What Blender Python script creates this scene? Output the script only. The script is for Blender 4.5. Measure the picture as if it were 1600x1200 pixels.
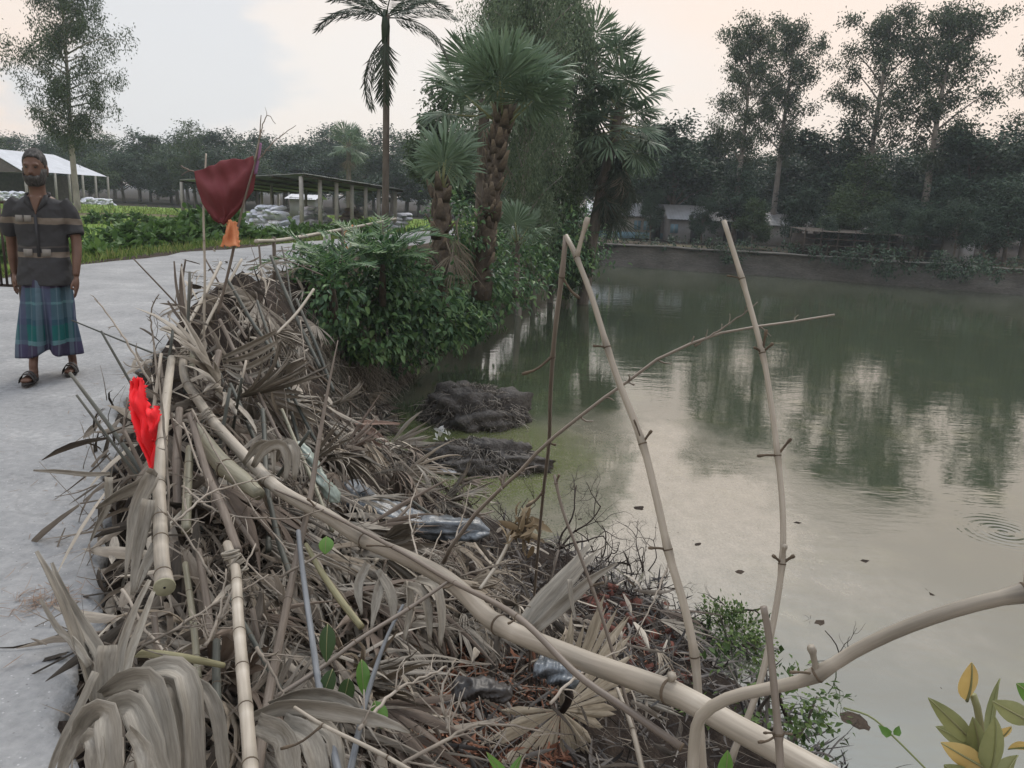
import bpy, math, random
import numpy as np
from math import sin, cos, pi, radians, sqrt, atan2
from mathutils import Vector, Matrix, Quaternion

for _o in list(bpy.data.objects):
    bpy.data.objects.remove(_o)
SC = bpy.context.scene
COL = SC.collection
RNG = np.random.RandomState(7)

# ------------------------------------------------------------------ camera
CAM_H, FPX = 1.4, 1200.0                      # eye height over the road, focal length in pixels of a 1600 px wide frame
PITCH, ROLL = radians(13.36), radians(2.6)
FW = np.array([0, cos(PITCH), -sin(PITCH)])
_r0 = np.array([1.0, 0, 0]); _u0 = np.cross(_r0, FW)
RT = _r0*cos(ROLL) + _u0*sin(ROLL)
UP = -_r0*sin(ROLL) + _u0*cos(ROLL)
CP = np.array([0, 0, CAM_H])
cam = bpy.data.cameras.new('camera'); co = bpy.data.objects.new('camera', cam); COL.objects.link(co)
cam.sensor_width = 36; cam.lens = 36*FPX/1600; cam.clip_start = 0.05; cam.clip_end = 3000
co.matrix_world = Matrix(((RT[0], UP[0], -FW[0], CP[0]), (RT[1], UP[1], -FW[1], CP[1]), (RT[2], UP[2], -FW[2], CP[2]), (0, 0, 0, 1)))
SC.camera = co

def ray(px, py): return FW + (px-800)/FPX*RT - (py-600)/FPX*UP
def P(px, py, d): return CP + d*ray(px, py)
def G(px, py, z):
    d = ray(px, py); return CP + (z-CAM_H)/d[2]*d

# ------------------------------------------------------------------ sky and sun
SUN_AZ, SUN_EL = radians(12), radians(50)     # azimuth clockwise from +Y
w = bpy.data.worlds.new('World'); SC.world = w; w.use_nodes = True
nt = w.node_tree; nt.nodes.clear()
def wn(t, **k):
    n = nt.nodes.new(t)
    for a, b in k.items(): setattr(n, a, b)
    return n
def wl(a, b): nt.links.new(a, b)
bg = wn('ShaderNodeBackground'); out = wn('ShaderNodeOutputWorld'); wl(bg.outputs[0], out.inputs[0])
bg.inputs['Strength'].default_value = 0.1
sky = wn('ShaderNodeTexSky', sky_type='NISHITA'); sky.sun_disc = False
sky.sun_elevation = SUN_EL; sky.sun_rotation = SUN_AZ; sky.dust_density = 3.0; sky.air_density = 1.2
tc = wn('ShaderNodeTexCoord')
def wnoise(scale, detail, rough, off):
    m = wn('ShaderNodeMapping'); m.inputs['Location'].default_value = off
    m.inputs['Scale'].default_value = (1, 1, 2.2)
    n = wn('ShaderNodeTexNoise'); n.inputs['Scale'].default_value = scale; n.inputs['Detail'].default_value = detail
    n.inputs['Roughness'].default_value = rough
    wl(tc.outputs['Generated'], m.inputs[0]); wl(m.outputs[0], n.inputs['Vector']); return n
def wmap(src, a, b, c=0.0, d=1.0):
    m = wn('ShaderNodeMapRange'); m.interpolation_type = 'SMOOTHSTEP'
    m.inputs[1].default_value = a; m.inputs[2].default_value = b; m.inputs[3].default_value = c; m.inputs[4].default_value = d
    wl(src, m.inputs[0]); return m.outputs[0]
def wmix(f, a, b):
    m = wn('ShaderNodeMix', data_type='RGBA')
    if isinstance(f, float): m.inputs[0].default_value = f
    else: wl(f, m.inputs[0])
    for s, i in ((a, 6), (b, 7)):
        if isinstance(s, tuple): m.inputs[i].default_value = (*s, 1)
        else: wl(s, m.inputs[i])
    return m.outputs[2]
n1 = wnoise(1.5, 5, .5, (1.3, .2, 4.0)); n2 = wnoise(3.2, 7, .55, (7.1, 3.0, .4))
# thin cream veil over all of the sky, pale blue where it opens
veil = wmix(wmap(n1.outputs[0], .50, .80), (6.9, 5.75, 4.95), (6.4, 6.0, 5.7))
# the grey cumulus bank seen on the left, and a few like it elsewhere
dcl = ray(265, 75); dcl = dcl/np.linalg.norm(dcl)
vd = wn('ShaderNodeVectorMath', operation='DISTANCE'); vd.inputs[1].default_value = tuple(dcl)
wl(tc.outputs['Generated'], vd.inputs[0])
ad = wn('ShaderNodeMath', operation='MULTIPLY_ADD'); ad.inputs[1].default_value = .42
wl(n2.outputs[0], ad.inputs[0]); wl(vd.outputs['Value'], ad.inputs[2])
cl1 = wmap(ad.outputs[0], .29, .35, .95, 0.0)
cl2 = wmap(n2.outputs[0], .62, .76, 0.0, .3)
mx = wn('ShaderNodeMath', operation='MAXIMUM'); wl(cl1, mx.inputs[0]); wl(cl2, mx.inputs[1])
sx = wn('ShaderNodeSeparateXYZ'); wl(tc.outputs['Generated'], sx.inputs[0])
veil = wmix(wmap(sx.outputs[2], .30, .80), veil, (9.6, 10.4, 11.6))      # the warm evening band lies low; as under any thin overcast the sky overhead is brighter, and blue-grey
cloud = wmix(mx.outputs[0], veil, (5.3, 5.35, 5.5))
fin = wmix(.93, sky.outputs[0], cloud)
wl(fin, bg.inputs[0])

sun = bpy.data.lights.new('sun', 'SUN'); sun.energy = 1.3; sun.angle = radians(20); sun.color = (1, .93, .84)
so = bpy.data.objects.new('sun', sun); COL.objects.link(so)
sd = Vector((sin(SUN_AZ)*cos(SUN_EL), cos(SUN_AZ)*cos(SUN_EL), sin(SUN_EL)))
so.rotation_euler = sd.to_track_quat('Z', 'Y').to_euler(); so.location = (20, 60, 60)
vs = SC.view_settings; vs.view_transform = 'Standard'; vs.look = 'None'; vs.exposure = 0.56; vs.gamma = 1.0
vs.use_curve_mapping = False
SC.render.engine = 'CYCLES'
cy = SC.cycles
cy.max_bounces = 6; cy.diffuse_bounces = 3; cy.glossy_bounces = 3; cy.transmission_bounces = 3; cy.volume_bounces = 1
cy.transparent_max_bounces = 4; cy.use_denoising = True; cy.caustics_reflective = False; cy.caustics_refractive = False

# ------------------------------------------------------------------ materials
MATS = {}
def M(name, cols, rough=.8, noise=None, island=0.0, tone=0.0, bump=None, transl=0.0, spec=.3, stretch=(1, 1, 1), pos=None, rnd=0.0, coord='Object', metal=0.0, extra=None):
    """cols: list of colours run through by noise*a + random-per-island*b + tone attribute*c + object random*d"""
    if name in MATS: return MATS[name]
    m = bpy.data.materials.new(name); m.use_nodes = True; t = m.node_tree; t.nodes.clear(); L = t.links.new
    N = lambda ty: t.nodes.new(ty)
    o = N('ShaderNodeOutputMaterial'); b = N('ShaderNodeBsdfPrincipled')
    b.inputs['Roughness'].default_value = rough; b.inputs['Specular IOR Level'].default_value = spec; b.inputs['Metallic'].default_value = metal
    tcn = N('ShaderNodeTexCoord'); mp = N('ShaderNodeMapping'); mp.inputs['Scale'].default_value = stretch
    if coord == 'fib':
        fa = N('ShaderNodeAttribute'); fa.attribute_name = 'fib'; L(fa.outputs['Vector'], mp.inputs[0])
    else: L(tcn.outputs[coord], mp.inputs[0])
    acc = None
    def addto(sock, k, off=0.0):
        nonlocal acc
        a = N('ShaderNodeMath'); a.operation = 'MULTIPLY_ADD'; a.inputs[1].default_value = k
        L(sock, a.inputs[0])
        if acc is None: a.inputs[2].default_value = off
        else:
            L(acc, a.inputs[2])
        acc = a.outputs[0]
    if noise:
        sc, amp = noise[0], noise[1]
        n = N('ShaderNodeTexNoise'); n.inputs['Scale'].default_value = sc; n.inputs['Detail'].default_value = 6; n.inputs['Roughness'].default_value = .6
        L(mp.outputs[0], n.inputs['Vector'])
        mr = N('ShaderNodeMapRange'); mr.inputs[1].default_value = .28; mr.inputs[2].default_value = .72; L(n.outputs[0], mr.inputs[0])
        addto(mr.outputs[0], amp)
        if len(noise) > 2:
            n3 = N('ShaderNodeTexNoise'); n3.inputs['Scale'].default_value = noise[2]; n3.inputs['Detail'].default_value = 4
            L(mp.outputs[0], n3.inputs['Vector'])
            mr = N('ShaderNodeMapRange'); mr.inputs[1].default_value = .3; mr.inputs[2].default_value = .7; L(n3.outputs[0], mr.inputs[0])
            addto(mr.outputs[0], noise[3])
    if island:
        g = N('ShaderNodeNewGeometry'); addto(g.outputs['Random Per Island'], island)
    if tone:
        a = N('ShaderNodeAttribute'); a.attribute_name = 'tone'; addto(a.outputs['Fac'], tone)
    if rnd:
        oi = N('ShaderNodeObjectInfo'); addto(oi.outputs['Random'], rnd)
    if acc is None:
        col = None; b.inputs['Base Color'].default_value = (*cols[0], 1)
    else:
        r = N('ShaderNodeValToRGB'); e = r.color_ramp.elements
        ps = pos or [i/(len(cols)-1) for i in range(len(cols))]
        e[0].position = ps[0]; e[0].color = (*cols[0], 1); e[1].position = ps[-1]; e[1].color = (*cols[-1], 1)
        for q, c in zip(ps[1:-1], cols[1:-1]):
            x = e.new(q); x.color = (*c, 1)
        L(acc, r.inputs[0]); col = r.outputs[0]
        if extra: col = extra(t, col, mp.outputs[0])
        L(col, b.inputs['Base Color'])
    if bump:
        bn = N('ShaderNodeTexNoise'); bn.inputs['Scale'].default_value = bump[0]; bn.inputs['Detail'].default_value = 5
        L(mp.outputs[0], bn.inputs['Vector'])
        bp = N('ShaderNodeBump'); bp.inputs['Strength'].default_value = bump[1]; bp.inputs['Distance'].default_value = bump[2] if len(bump) > 2 else .02
        L(bn.outputs[0], bp.inputs['Height']); L(bp.outputs[0], b.inputs['Normal'])
    if transl:
        tr = N('ShaderNodeBsdfTranslucent')
        if col is not None: L(col, tr.inputs[0])
        else: tr.inputs[0].default_value = (*cols[0], 1)
        ms = N('ShaderNodeMixShader'); ms.inputs[0].default_value = transl
        L(b.outputs[0], ms.inputs[1]); L(tr.outputs[0], ms.inputs[2]); L(ms.outputs[0], o.inputs[0])
    else: L(b.outputs[0], o.inputs[0])
    MATS[name] = m; return m

# ------------------------------------------------------------------ mesh helpers
class MB:
    def __init__(s): s.v = []; s.f = []; s.t = []; s.b = []; s.n = 0
    def add(s, V, F, tone=0.0, fib=None):
        V = np.asarray(V, float).reshape(-1, 3); k = len(V)
        F = [np.asarray(q, int) for q in (F if isinstance(F, (list, tuple)) and len(F) and isinstance(F[0], np.ndarray) else [F])]
        for q in F:
            if q.size: s.f.append(q + s.n)
        s.v.append(V.copy()); s.b.append(V.copy() if fib is None else np.asarray(fib, float).reshape(-1, 3)); s.t.append(np.broadcast_to(np.asarray(tone, float), (k,)).copy()); s.n += k; return s
    def mesh(s, name, mat, smooth=True):
        me = bpy.data.meshes.new(name); V = np.concatenate(s.v).astype(np.float32)
        me.vertices.add(len(V)); me.vertices.foreach_set('co', V.ravel())
        li = np.concatenate([q.ravel() for q in s.f]).astype(np.int32)
        tot = np.concatenate([np.full(len(q), q.shape[1]) for q in s.f])
        st = np.concatenate([[0], np.cumsum(tot)[:-1]]).astype(np.int32)
        me.loops.add(len(li)); me.loops.foreach_set('vertex_index', li)
        me.polygons.add(len(st)); me.polygons.foreach_set('loop_start', st)
        if smooth: me.polygons.foreach_set('use_smooth', np.ones(len(st), bool))
        a = me.attributes.new('tone', 'FLOAT', 'POINT'); a.data.foreach_set('value', np.concatenate(s.t).astype(np.float32))
        a = me.attributes.new('fib', 'FLOAT_VECTOR', 'POINT'); a.data.foreach_set('vector', np.concatenate(s.b).astype(np.float32).ravel())
        me.update(calc_edges=True)
        if mat: me.materials.append(mat)
        return me
    def build(s, name, mat, parent=None, loc=None, smooth=True):
        return obj(name, s.mesh(name, mat, smooth), parent, loc)

def obj(name, me, parent=None, loc=None, rot=None, scale=None):
    o = bpy.data.objects.new(name, me); COL.objects.link(o)
    if parent is not None: o.parent = parent
    if loc is not None: o.location = tuple(loc)
    if rot is not None: o.rotation_euler = tuple(rot)
    if scale is not None: o.scale = (scale,)*3 if np.isscalar(scale) else tuple(scale)
    return o
def tag(o, label, cat=None, group=None, kind=None):
    if label: o['label'] = label
    if cat: o['category'] = cat
    if group: o['group'] = group
    if kind: o['kind'] = kind
    return o
def struct(o): o['kind'] = 'structure'; return o
def empty(name, loc, rz=0.0, scale=1.0):
    o = obj(name, None, None, loc, (0, 0, rz), scale); o.empty_display_size = .1; return o
def copy_tree(o, parent=None):
    c = o.copy(); COL.objects.link(c)
    if parent is not None: c.parent = parent
    for ch in o.children: copy_tree(ch, c)
    return c
def recentre(mb, p):
    for a in mb.v: a -= p

def nrm(v): v = np.asarray(v, float); return v/(np.linalg.norm(v)+1e-12)
def catmull(pts, n):
    p = np.asarray(pts, float)
    if len(p) == 2: return np.array([p[0]+(p[1]-p[0])*t for t in np.linspace(0, 1, n)])
    q = np.vstack([2*p[0]-p[1], p, 2*p[-1]-p[-2]])
    d = np.linalg.norm(np.diff(p, axis=0), axis=1); s = np.concatenate([[0], np.cumsum(d)]); S = np.linspace(0, s[-1], n)
    out = []
    for x in S:
        i = min(max(np.searchsorted(s, x)-1, 0), len(d)-1); t = (x-s[i])/d[i]
        a, b, c, e = q[i], q[i+1], q[i+2], q[i+3]
        out.append(.5*((2*b)+(c-a)*t+(2*a-5*b+4*c-e)*t*t+(-a+3*b-3*c+e)*t**3))
    return np.array(out)
def frames(path):
    path = np.asarray(path, float)
    T = np.gradient(path, axis=0); T /= (np.linalg.norm(T, axis=1, keepdims=True)+1e-12)
    a = np.array([0, 0, 1.0]) if abs(T[0][2]) < .9 else np.array([1.0, 0, 0])
    A = nrm(np.cross(T[0], a)); X = [A]
    for i in range(1, len(T)):
        A = A - T[i]*np.dot(A, T[i]); A = nrm(A); X.append(A)
    X = np.array(X); Y = np.cross(T, X); return T, X, Y
def tube(path, rad, sides=8, cap=True, tone=0.0, mb=None, ell=None):
    path = np.asarray(path, float); n = len(path); rad = np.broadcast_to(np.asarray(rad, float), (n,))
    T, X, Y = frames(path); th = np.linspace(0, 2*pi, sides, endpoint=False)
    ex = 1.0 if ell is None else ell
    V = path[:, None, :] + rad[:, None, None]*(np.cos(th)[None, :, None]*X[:, None, :] + ex*np.sin(th)[None, :, None]*Y[:, None, :])
    V = V.reshape(-1, 3)
    i = np.arange(n-1)[:, None]*sides; j = np.arange(sides)[None, :]; k = (j+1) % sides
    F = np.stack([i+j, i+k, i+sides+k, i+sides+j], -1).reshape(-1, 4)
    Fs = [F]
    if cap:
        c0, c1 = len(V), len(V)+1; V = np.vstack([V, path[0], path[-1]]); jj = np.arange(sides); kk = (jj+1) % sides
        Fs.append(np.stack([np.full(sides, c0), kk, jj], -1)); b = (n-1)*sides
        Fs.append(np.stack([np.full(sides, c1), b+jj, b+kk], -1))
    tn = np.repeat(np.broadcast_to(np.asarray(tone, float), (n,)), sides)
    if cap: tn = np.concatenate([tn, tn[:1], tn[-1:]])
    sl = np.concatenate([[0], np.cumsum(np.linalg.norm(np.diff(path, axis=0), axis=1))]); off = np.array([path[0][0]*7.3 % 1, path[-1][1]*5.1 % 1, path[0][2]*3.7 % 1])*4
    fb = np.stack([np.cos(th)[None, :]*rad[:, None], np.sin(th)[None, :]*rad[:, None], np.repeat(sl[:, None]*.06, sides, 1)], -1).reshape(-1, 3)
    if cap: fb = np.vstack([fb, [0, 0, 0], [0, 0, sl[-1]*.06]])
    mb = mb or MB(); mb.add(V, Fs, tn, fb+off); return mb
def loft(rings, mb=None, closed=True, cap=True, tone=0.0, fib=None):
    """rings: array (n, m, 3)"""
    R = np.asarray(rings, float); n, m = R.shape[:2]; V = R.reshape(-1, 3)
    i = np.arange(n-1)[:, None]*m; j = np.arange(m if closed else m-1)[None, :]; k = (j+1) % m
    F = [np.stack([i+j, i+k, i+m+k, i+m+j], -1).reshape(-1, 4)]
    if cap:
        V = np.vstack([V, R[0].mean(0), R[-1].mean(0)]); jj = np.arange(m); kk = (jj+1) % m
        F.append(np.stack([np.full(m, n*m), kk, jj], -1)); b = (n-1)*m
        F.append(np.stack([np.full(m, n*m+1), b+jj, b+kk], -1))
    mb = mb or MB(); mb.add(V, F, tone, fib); return mb
def box(c, s, mb=None, R=None, tone=0.0):
    x, y, z = np.asarray(s, float)/2
    V = np.array([[-x, -y, -z], [x, -y, -z], [x, y, -z], [-x, y, -z], [-x, -y, z], [x, -y, z], [x, y, z], [-x, y, z]])
    if R is not None: V = V @ np.asarray(R).T
    F = np.array([[0, 3, 2, 1], [4, 5, 6, 7], [0, 1, 5, 4], [1, 2, 6, 5], [2, 3, 7, 6], [3, 0, 4, 7]])
    mb = mb or MB(); mb.add(V+np.asarray(c, float), F, tone); return mb
def rotz(a): return np.array([[cos(a), -sin(a), 0], [sin(a), cos(a), 0], [0, 0, 1]])
def leaves(C, D, Nn, L, W, mb, fold=.25, kind=0, tone=0.0):
    """many leaves at once: C base points, D directions, Nn approximate normals, L lengths, W widths"""
    C = np.asarray(C, float); n = len(C); D = D/(np.linalg.norm(D, axis=1, keepdims=True)+1e-9)
    S = np.cross(D, Nn); S /= (np.linalg.norm(S, axis=1, keepdims=True)+1e-9); Nn = np.cross(S, D)
    L = np.broadcast_to(np.asarray(L, float), (n,))[:, None]; W = np.broadcast_to(np.asarray(W, float), (n,))[:, None]
    if kind == 0:     # diamond folded on the midrib, two triangles a side
        a = C; b = C + D*L*.45 + S*W*.5 + Nn*W*fold; c = C + D*L; d = C + D*L*.45 - S*W*.5 + Nn*W*fold
        V = np.stack([a, b, c, d], 1).reshape(-1, 3); i = np.arange(n)[:, None]*4
        F = np.concatenate([i+np.array([[0, 1, 2]]), i+np.array([[0, 2, 3]])])
    else:             # broader pointed leaf with a drooping tip
        a = C; r1 = C + D*L*.25 + S*W*.42 + Nn*W*fold; r2 = C + D*L*.62 + S*W*.40 + Nn*(W*fold*.8-L*.03)
        l1 = C + D*L*.25 - S*W*.42 + Nn*W*fold; l2 = C + D*L*.62 - S*W*.40 + Nn*(W*fold*.8-L*.03)
        m = C + D*L*.45; tip = C + D*L - Nn*L*.16
        V = np.stack([a, r1, r2, tip, l2, l1, m], 1).reshape(-1, 3); i = np.arange(n)[:, None]*7
        F = np.concatenate([i+np.array([q]) for q in ([0, 1, 6], [1, 2, 6], [2, 3, 6], [3, 4, 6], [4, 5, 6], [5, 0, 6])])
    mb.add(V, F, np.repeat(np.broadcast_to(np.asarray(tone, float), (n,)), 4 if kind == 0 else 7)); return mb
def rdir(n, rng): v = rng.normal(size=(n, 3)); return v/np.linalg.norm(v, axis=1, keepdims=True)
def sn(x, y, s=1.0, k=0.0):
    """cheap smooth noise, about -1..1"""
    x = np.asarray(x)*s; y = np.asarray(y)*s
    return (np.sin(x*1.3+y*.7+k)+np.sin(x*-.9+y*1.7+1.3*k+1)+np.sin(x*2.3+y*1.1+2+k)*.6+np.sin(x*1.7-y*2.9+k*.7)*.5+np.sin(x*4.1+y*3.7+k)*.3)/2.6
def ramp(t): t = np.clip(t, 0, 1); return t*t*(3-2*t)
# ------------------------------------------------------------------ the ground
WATER = -2.5
_ry = [-60, -6, 0.0, .8, 1.3, 1.7, 2.05, 2.3, 2.7, 3.2, 4.5, 5.75, 7.5, 10, 13, 16.6, 21, 26, 32, 39, 57, 75, 120, 400]
_rx = [6, 3, 1.1, .5, -.75, -1.12, -1.26, -1.36, -1.57, -1.8, -2.4, -2.9, -3.3, -3.9, -4.2, -4.3, -3.6, -2.6, -1.4, 0, 3.6, 7, 16, 60]
_ly = [-60, 0, 6, 11.5, 13.3, 17, 21.4, 25.7, 32, 39, 57, 75, 120, 400]
_lx = [-2, -5.4, -6.8, -7.4, -7.5, -7.1, -6.3, -5.4, -4.2, -2.9, .6, 4, 13, 57]
_wy = [-60, -5, 0, 3.5, 4.8, 5.5, 6.5, 7.7, 8.5, 9.3, 11, 12.5, 14, 16.6, 23.8, 39, 57, 75, 120, 400]
_wx = [12, 5, 3.2, 2.5, 2.35, 2.1, 1.85, 1.15, .1, -1.3, -2.25, -2.6, -2.5, -2.3, -1.6, 1.0, 4.4, 9, 30, 120]
def xr(y): return np.interp(y, _ry, _rx)
def xl(y): return np.interp(y, _ly, _lx)
def xw(y): return np.interp(y, _wy, _wx)
WALL = np.array([(3.9, 53.6), (6.2, 52.4), (17, 49.4), (25, 45.8), (33, 42.3), (60, 30), (120, 2)])
def wally(x): return np.interp(x, WALL[:, 0], WALL[:, 1])
def terrain(x, y):
    x = np.asarray(x, float); y = np.asarray(y, float)
    e, l, s = xr(y), xl(y), xw(y)
    t = (x-e)/np.maximum(s-e, .6)
    near = 1-ramp((y-7.5)/3.0)
    a = -.42*ramp((x-e)/.14) - 2.08*np.clip(t, 0, 1)**.85            # broken road edge, then an earth slope
    b = -2.5*ramp((t-.28)/.72)                                        # older bank, grown over
    z = np.where(x > e, near*a+(1-near)*b, -.02)
    z = np.where(t > 1, -2.5 - np.minimum((x-s)*.45, 1.1), z)
    z = z + np.where(x > e+.05, sn(x, y, 2.4)*.07*np.clip((x-e)*2, 0, 1) + sn(x, y, 7.0, 2)*.02, 0)
    # the heap of brush thrown along the broken edge raises the bank
    c = np.interp(y, [1.2, 1.6, 2, 3, 4, 5, 6, 7, 8, 9, 10], [-.6, -.8, -.98, -1.4, -1.85, -2.2, -2.35, -2.45, -2.65, -3.0, -3.4])
    zr = np.interp(y, [1.0, 1.4, 2, 3, 4, 5, 6, 7, 7.8, 8.6, 9.6], [-.45, -.25, -.12, .12, .30, .45, .58, .66, .52, .1, -.5])
    sr = np.clip((x-c)/np.maximum(s-c, .5), 0, 1); sl = np.clip((c-x)/np.maximum(c-e, .15), 0, 1)
    hp = np.where(x > c, zr+(-2.56-zr)*sr**np.interp(y, [4, 6, 8], [.85, .62, .45]), zr-(zr+.25)*sl**1.6)
    hp = hp+.05*sn(x, y, 3.1, 4)+.035*sn(x, y, 8.5, 1)
    z = np.where((x > e+.01) & (y < 10) & (y > .9), np.maximum(z, hp), z)
    fld = -.45*ramp((l-.2-x)/2.2) + sn(x, y, .35)*.06 + .02*sn(x, y, 1.8)
    bund = .22*np.exp(-((y-44-.08*(x+20)+sn(x, y, .15)*.6)/.8)**2)*np.clip((-10-x)/4, 0, 1)
    z = np.where(x < l-.2, fld+bund, z)
    wy = wally(x)
    far = ramp((y-wy-.05)/.3)
    z = np.where((y > wy-1) & (x > s-.5), z*(1-far) + (-1.18+.06*sn(x, y, .5))*far, z)
    # behind everything the land levels out
    k = ramp((y-60)/30.0); z = z*(1-k) + k*(-.9)
    return z
_xs = np.unique(np.round(np.concatenate([[-900, -500, -300, -200], np.arange(-150, -30, 5), np.arange(-30, -9, .8), np.arange(-9, -3.6, .3), np.arange(-3.6, 3.4, .07), np.arange(3.4, 10, .4), np.arange(10, 60, 1.0), np.arange(60, 160, 6), [200, 300, 500, 900]]), 3))
_ys = np.unique(np.round(np.concatenate([[-60, -40, -25, -15, -10], np.arange(-8, .6, .5), np.arange(.6, 10.5, .07), np.arange(10.5, 26, .22), np.arange(26, 60, .4), np.arange(60, 140, 3), [160, 200, 260, 350, 500, 900]]), 3))
def sheet(xs, ys, zf, tonef):
    X, Y = np.meshgrid(xs, ys); Z = zf(X, Y); T = tonef(X, Y, Z)
    n, m = X.shape; V = np.stack([X, Y, Z], -1).reshape(-1, 3)
    i = np.arange(n-1)[:, None]*m; j = np.arange(m-1)[None, :]
    F = np.stack([i+j, i+j+1, i+m+j+1, i+m+j], -1).reshape(-1, 4)
    return MB().add(V, F, T.ravel())
def gtone(X, Y, Z):
    l = xl(Y); g = ramp((l-.5-X)/1.2)*(.8+.2*sn(X, Y, .5))
    bund = np.exp(-((Y-44-.08*(X+20)+sn(X, Y, .15)*.6)/.9)**2)*(X < -11)
    g = g*(1-bund*.9)
    far = (Y > wally(X))*(X > xw(Y)); g = np.where(far, .12+.2*sn(X, Y, .6), g)
    heap = (X > xr(Y)) & (Y < 10.5) & (Y > 1) & (Z > -2.45); g = np.where(heap, -.12, g)  # darkest tone here paints in the deep shade between the heaped leaves
    bank = (X > xr(Y)) & (Y > 8) & (~far); g = np.where(bank, np.where(Y < 13, -.08, .1), g)
    g = np.where((Y > 62) & ((Y > 80) | (X > 2)), -.15, g)  # darkened to put the shade under the distant trees into the ground colour
    return np.clip(g, -.2, 1)
m_ground = M('ground_soil_grass', [(.016, .012, .010), (.06, .046, .035), (.13, .11, .07), (.10, .16, .03), (.16, .24, .045)], .95, (5.0, .14, 60, .10), tone=.78, bump=(30, .6, .03), spec=.1, pos=[0, .18, .32, .62, 1])
struct(sheet(_xs, _ys, terrain, gtone).build('ground', m_ground))

# ------------------------------------------------------------------ the road: a worn slab with a broken edge on the pond side
def road_mesh():
    ys = np.unique(np.concatenate([np.arange(-30, 0, 1.0), np.arange(0, 9, .04), np.arange(9, 60, .4), np.arange(60, 200, 5)]))
    q = np.concatenate([[0, .006, .03], np.linspace(.08, .9, 26), [.94, .965, .985, .995, 1.0]])
    jag = (sn(ys, ys*0, 5.0)*.05 + sn(ys, ys*0, 17.0, 3)*.025 + sn(ys, ys*0, 41.0, 1)*.012)*np.clip((10-ys)/3, .25, 1)
    R = xr(ys)+jag+.02; L = xl(ys)+sn(ys, ys*0, 1.4, 5)*.12+sn(ys, ys*0, 6, 5)*.04
    X = L[:, None]+(R-L)[:, None]*q[None, :]; Y = np.repeat(ys[:, None], len(q), 1)
    Z = .012*sn(X, Y, .9)+.004*sn(X, Y, 6)+.012
    edge = np.clip((X-(R[:, None]-.05))/.05, 0, 1); Z -= .018*edge**2
    Z[:, 0] -= .05
    X2 = np.concatenate([X, X[:, -1:]+.004+0*X[:, -1:], X[:, -1:]-.05], 1); Y2 = np.concatenate([Y, Y[:, -1:], Y[:, -1:]], 1)
    Z2 = np.concatenate([Z, Z[:, -1:]-.07, Z[:, -1:]-.13], 1)
    n, m = X2.shape; V = np.stack([X2, Y2, Z2], -1).reshape(-1, 3)
    i = np.arange(n-1)[:, None]*m; j = np.arange(m-1)[None, :]
    return MB().add(V, np.stack([i+j, i+j+1, i+m+j+1, i+m+j], -1).reshape(-1, 4))
def road_extra(t, col, vec):
    L = t.links.new
    v = t.nodes.new('ShaderNodeTexVoronoi'); v.inputs['Scale'].default_value = 75; L(vec, v.inputs['Vector'])
    r = t.nodes.new('ShaderNodeMapRange'); r.inputs[1].default_value = .12; r.inputs[2].default_value = .3; r.inputs[3].default_value = 1; r.inputs[4].default_value = 0
    L(v.outputs['Distance'], r.inputs[0])
    sp = t.nodes.new('ShaderNodeSeparateColor'); L(v.outputs['Color'], sp.inputs[0])
    k = t.nodes.new('ShaderNodeMath'); k.operation = 'GREATER_THAN'; k.inputs[1].default_value = .6; L(sp.outputs[0], k.inputs[0])
    k2 = t.nodes.new('ShaderNodeMath'); k2.operation = 'MULTIPLY'; L(r.outputs[0], k2.inputs[0]); L(k.outputs[0], k2.inputs[1])
    stone = t.nodes.new('ShaderNodeValToRGB'); e = stone.color_ramp.elements; e[0].color = (.12, .12, .12, 1); e[1].color = (.40, .40, .40, 1); L(sp.outputs[1], stone.inputs[0])
    mx = t.nodes.new('ShaderNodeMix'); mx.data_type = 'RGBA'; L(k2.outputs[0], mx.inputs[0]); L(col, mx.inputs[6]); L(stone.outputs[0], mx.inputs[7])
    c = t.nodes.new('ShaderNodeTexVoronoi'); c.feature = 'DISTANCE_TO_EDGE'; c.inputs['Scale'].default_value = .8
    wn_ = t.nodes.new('ShaderNodeTexNoise'); wn_.inputs['Scale'].default_value = 3; wn_.inputs['Detail'].default_value = 6; L(vec, wn_.inputs['Vector'])
    va = t.nodes.new('ShaderNodeVectorMath'); va.operation = 'MULTIPLY_ADD'; va.inputs[1].default_value = (.5, .5, .5); L(wn_.outputs['Color'], va.inputs[0]); L(vec, va.inputs[2]); L(va.outputs[0], c.inputs['Vector'])
    cr = t.nodes.new('ShaderNodeMapRange'); cr.inputs[1].default_value = .003; cr.inputs[2].default_value = .012; cr.inputs[3].default_value = .16; cr.inputs[4].default_value = 0; L(c.outputs['Distance'], cr.inputs[0])
    m3 = t.nodes.new('ShaderNodeMix'); m3.data_type = 'RGBA'; m3.inputs[7].default_value = (.09, .09, .088, 1); L(cr.outputs[0], m3.inputs[0]); L(mx.outputs[2], m3.inputs[6])
    return m3.outputs[2]
m_road = M('road_worn_concrete', [(.14, .142, .144), (.205, .208, .21), (.248, .25, .25), (.33, .33, .325)], .9, (1.6, .65, 30, .45), bump=(70, .55, .012), spec=.25, extra=road_extra)
struct(road_mesh().build('road', m_road))

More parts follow.
